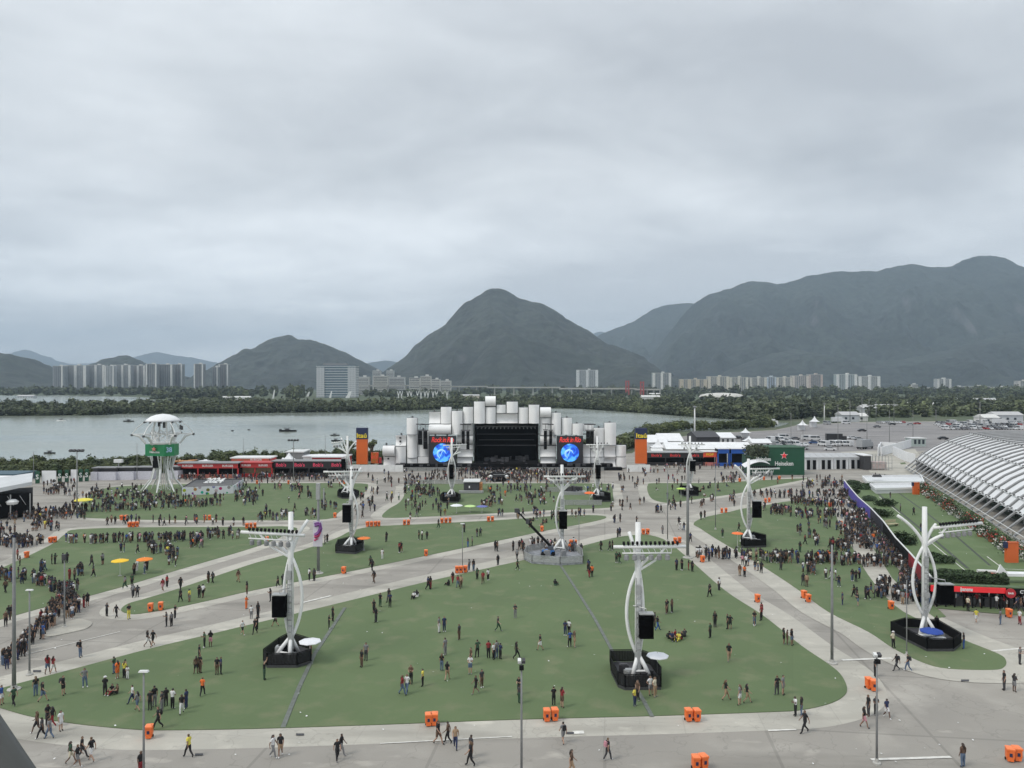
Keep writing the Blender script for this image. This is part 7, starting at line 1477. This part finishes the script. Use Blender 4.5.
# snaking queues on the right
line_crowd([(802,487.5),(845,487)], 44, 1, 2); poly_crowd([(800,480),(845,478),(840,486),(812,486)], 14); line_crowd([(750,496),(792,497),(848,496)], 96, 1, 2); line_crowd([(790,504),(856,507)], 90, 1, 2); line_crowd([(762,511),(800,516),(864,518)], 105, 1, 2.6); poly_crowd([(846,522),(862,514),(868,520),(884,544),(908,572),(895,562),(868,550),(846,548),(843,530)], 215)
line_crowd([(840,494),(853,512),(868,526),(884,546),(901,567),(911,581)], 90, 2, 2.5); line_crowd([(830,550),(850,552)], 22, 1, 4); line_crowd([(741,559),(800,562),(850,564),(900,566)], 150, 1, 2.5); line_crowd([(696,556),(738,559)], 24, 1, 2.5); line_crowd([(742,566),(762,572)], 6, 2, 3); line_crowd([(804,570),(816,575)], 12, 3, 3)
poly_crowd([(870,590),(886,586),(890,598),(872,600)], 20); line_crowd([(895,596),(905,600),(916,600)], 22, 3, 5); poly_crowd([(905,572),(916,584),(928,603),(912,602),(898,586)], 60); line_crowd([(918,603),(935,606)], 14, 2, 3); poly_crowd([(941,606),(1024,612),(1024,604),(945,602)], 30)
poly_crowd([(770,508),(860,530),(840,545),(800,540)], 8, clump=.3); line_crowd([(820,525),(832,529),(842,530)], 12, 3, 2); line_crowd([(809,535),(818,545)], 7, 2, 3); line_crowd([(870,478),(885,480)], 4, 1, 1)
# the 300 that show largest are individuals, the rest one crowd
KX = []
for i, p in enumerate(PEOPLE):
    KX.append(((p[1]-384)*(1 if p[5] == 'named' else .985), i))
vis = [(k, i) for k, i in KX if -3 < PEOPLE[i][0] < 1027]
vis.sort(reverse=True); near = [i for _, i in vis[:300]]; ns = set(near)
LM = [(14,690,'the thick pole'),(29,668,'the flat-lamp pole'),(149,736,'the single near bin'),(288,660,'the white-parasol tower'),(431,725,'the lower kerb bins'),(637,680,'the nearest tower deck'),(551,721,'the paired kerb bins'),(692,721,'the bins below the deck'),(521,760,'the camera-topped pole'),(871,690,'the bins at the lawn curve'),(877,764,'the corner camera pole'),(925,640,'the blue-parasol tower'),(832,663,'the lampless pole'),(1009,617,'the red booth bin'),(960,608,'the red booth'),(318,574,'the banner pole'),(343,574,'the strip lawn bin'),(461,573,'the three bins'),(562,556,'the crane pen'),(687,558,'the thick tall mast'),(757,602,'the slanting kerb bin'),(806,600,'the queue lawn bins'),(891,609,'the bin by the crowd'),(155,611,'the strip lawn tip bins'),(64,628,'the traffic island pole'),(45,635,'the long queue'),(350,552,'the middle-lawn tower'),(132,570,'the yellow parasol'),(660,632,'the seated circle'),(748,545,'the orange-parasol tower'),(702,562,'the queue-start bin'),(885,592,'the crowd by the barrier'),(800,562,'the snaking queue'),(26,558,'the lone queue-lawn bin'),(1012,761,'the corner bins'),(480,680,'the open turf middle'),(220,690,'the lower lawn middle'),(100,715,'the lower lawn tip'),(340,740,'the lower pavement'),(600,750,'the bottom road middle')]
POSN = {'w': 'walking', 's': 'standing', 'p': 'using phone', 'r': 'arms raised', 'h': 'hand on hip', 't': 'sitting'}
POSM = {'w': ('walk', 'stride'), 's': ('stand', 'stand', 'hips', 'phone'), 'p': ('phone',), 'r': ('raise',), 'h': ('hips',), 't': ('sit',)}
used = {}; info = []
for i in near:
    x, y, a, b, fl, nm = PEOPLE[i]; pz = (fl or 's')[0]; base = min(LM, key=lambda l: (l[0]-x)**2+((l[1]-y)*1.6)**2)
    q2 = sorted(LM, key=lambda l: (l[0]-x)**2+((l[1]-y)*1.6)**2)[:3]; dx, dy = x-base[0], (y-base[1])*1.6; far = hypot(dx, dy)
    rel = ('at' if far < 8 else (('just ' if far < 22 else 'well ' if far > 60 else '')+(('right of' if dx > 0 else 'left of') if abs(dx) > abs(dy) else ('in front of' if dy > 0 else 'behind'))))
    longh = 'L' in fl or (nm != 'named' and rq.random() < .4); sh = b.isupper(); bn_ = CC[b.lower()][0]+(' shorts' if sh else ' trousers')
    if 'D' in fl: wear = ', '+CC[a][0]+' dress'
    else: wear = ', '+CC[a][0]+' top, '+bn_
    ex = (', backpack' if 'B' in fl else '')+(', sun hat' if 'H' in fl else '')
    info.append([i, wear, ex, pz, rel, base[2], longh, x, y])
def lab(r, lvl=0):
    s = 'person'+r[1]+r[2]+', '+POSN[r[3]]+' '+r[4]+' '+r[5].replace('the ', ''); return s
grp = {}
for r in info:
    r.append(lab(r)); grp.setdefault(r[9], []).append(r)
for l, rs in grp.items():
    if len(rs) == 1: continue
    lh = [r for r in rs if r[6]]; shh = [r for r in rs if not r[6]]
    for sub, wd in ((lh, 'long-haired'), (shh, 'short-haired')):
        sub.sort(key=lambda r: r[7])
        for k, r in enumerate(sub):
            r[9] = r[9].replace('person,', '%sperson,' % (wd+' ' if lh and shh else ''))
            if len(sub) > 1:
                w_ = (['leftmost', 'rightmost'] if len(sub) == 2 else ['leftmost', 'middle', 'rightmost'] if len(sub) == 3 else None)
                r[9] = (w_[k] if w_ else ORD[k]+' from left,')+' '+r[9]
def face_rot(i, fl, x):
    if 'w' in fl: return rq.choice((pi/2, -pi/2, pi/2, -pi/2, 0, pi))+rq.uniform(-.5, .5)
    return rq.uniform(0, 2*pi)
def setm(o, m):
    o.material_slots[0].link = 'OBJECT'; o.material_slots[0].material = m
for r in info:
    i, wear, ex, pz, rel, bs, longh, x, y, label = r; fl = PEOPLE[i][4]; a, b = PEOPLE[i][2], PEOPLE[i][3]; ps = rq.choice(POSM.get(pz, ('stand',))); p = G(x, y)
    if PEOPLE[i][5] != 'named' and pz == 's': ps = rq.choice(('stand', 'stand', 'hips', 'phone'))
    z = 0
    for pl in TURFPOLY.values():
        if in_poly((p.x, p.y), pl): z = .055
    t = thing('person', label, 'person', (p.x, p.y, z), face_rot(i, pz, x), 'festival visitors near the camera'); s = rq.uniform(.90, 1.02)
    if label.startswith('person, white top') and abs(x-127.5) < .5: s = .7
    t.scale = (s, s, s); k = KIT[ps]
    def part(nm_, key, m_):
        o = bpy.data.objects.new(nm_, k[key]); col.objects.link(o); o.parent = t; setm(o, m_); return o
    part('body', 'body', rq.choice(SK))
    if 'D' in fl: part('dress', 'dress', CM[a])
    else: part('top', 'top', CM[a]); part('shorts' if b.isupper() else 'trousers', 'shorts' if b.isupper() else 'trousers', CM[b.lower()])
    part('shoes', 'shoes', rq.choice((CM['w'], CM['k'], CM['k'], CM['g']))); part('hair', 'long_hair' if longh else 'hair', rq.choice(HAIR))
    if 'B' in fl: part('backpack', 'backpack', rq.choice((CM['k'], CM['h'], CM['p'] if ex and abs(x-607.7) < 1 else CM['k'])))
    if 'H' in fl: part('hat', 'hat', CM['w'])
# crowd
LOW = {}
order = list(CC)
SLOTS = [SK[1], SK[2], SK[1], HAIR[0], CM['w']]+[CM[k] for k in order]
for ps in ('walk', 'stand', 'phone', 'hips', 'sit', 'raise'):
    me, P = body_mesh(ps, 0, 1.06); rg_ = regions(me, P); rg_ = ['hair' if r_ == 'skin' and (f.center-P['hea']).length < .16 and ((f.center-P['hea']).z > -.02 or (f.center-P['hea']).y > 0) else r_ for f, r_ in zip(me.polygons, rg_)]; LOW[ps] = ([tuple(v.co) for v in me.vertices], [tuple(f.vertices) for f in me.polygons], rg_)
cm = MB(); near_set = ns
for i, (x, y, a, b, fl, nm) in enumerate(PEOPLE):
    if i in near_set or not (-8 < x < 1032): continue
    pz = (fl or 's')[0]; ps = {'w': 'walk', 't': 'sit', 'p': 'phone', 'h': 'hips', 'r': 'raise'}.get(pz) or rq.choice(('stand', 'stand', 'hips', 'phone', 'walk'))
    V, Fc, rg_ = LOW[ps]; p = G(x, y); an = rq.uniform(0, 6.28); s = rq.uniform(.93, 1.06); s *= .94; ca, sa = cos(an)*s, sin(an)*s; o_ = len(cm.v)
    cm.v += [(p.x+v[0]*ca-v[1]*sa, p.y+v[0]*sa+v[1]*ca, .04+v[2]*s) for v in V]; cm.f += [tuple(j+o_ for j in f) for f in Fc]
    si = rq.choice((0, 0, 1, 2)); hi = 3; ia = 5+order.index(a); ib = 5+order.index(b.lower()); sho = b.isupper()
    mp_ = {'skin': si, 'hair': hi, 'top': ia, 'hip': ib, 'thigh': ib, 'calf': si if sho else ib, 'shoe': 4 if rq.random() < .35 else 5+order.index('k')}
    cm.m += [mp_[q_] for q_ in rg_]
o = cm.build('festival_crowd', SLOTS, smooth=True); tag(o, 'dense festival crowd spread over lawns, queues and stage front', 'crowd', kind='stuff')
print('PEOPLE', len(PEOPLE), 'crowd faces', len(cm.f), 'objects', len(bpy.data.objects))

for o_ in bpy.data.objects:
    l = o_.get('label')
    if l and o_.parent is None and len(re.findall(r"[A-Za-z0-9][A-Za-z0-9'\u2019-]*", l)) > 16: print('LONG', o_.name, l)
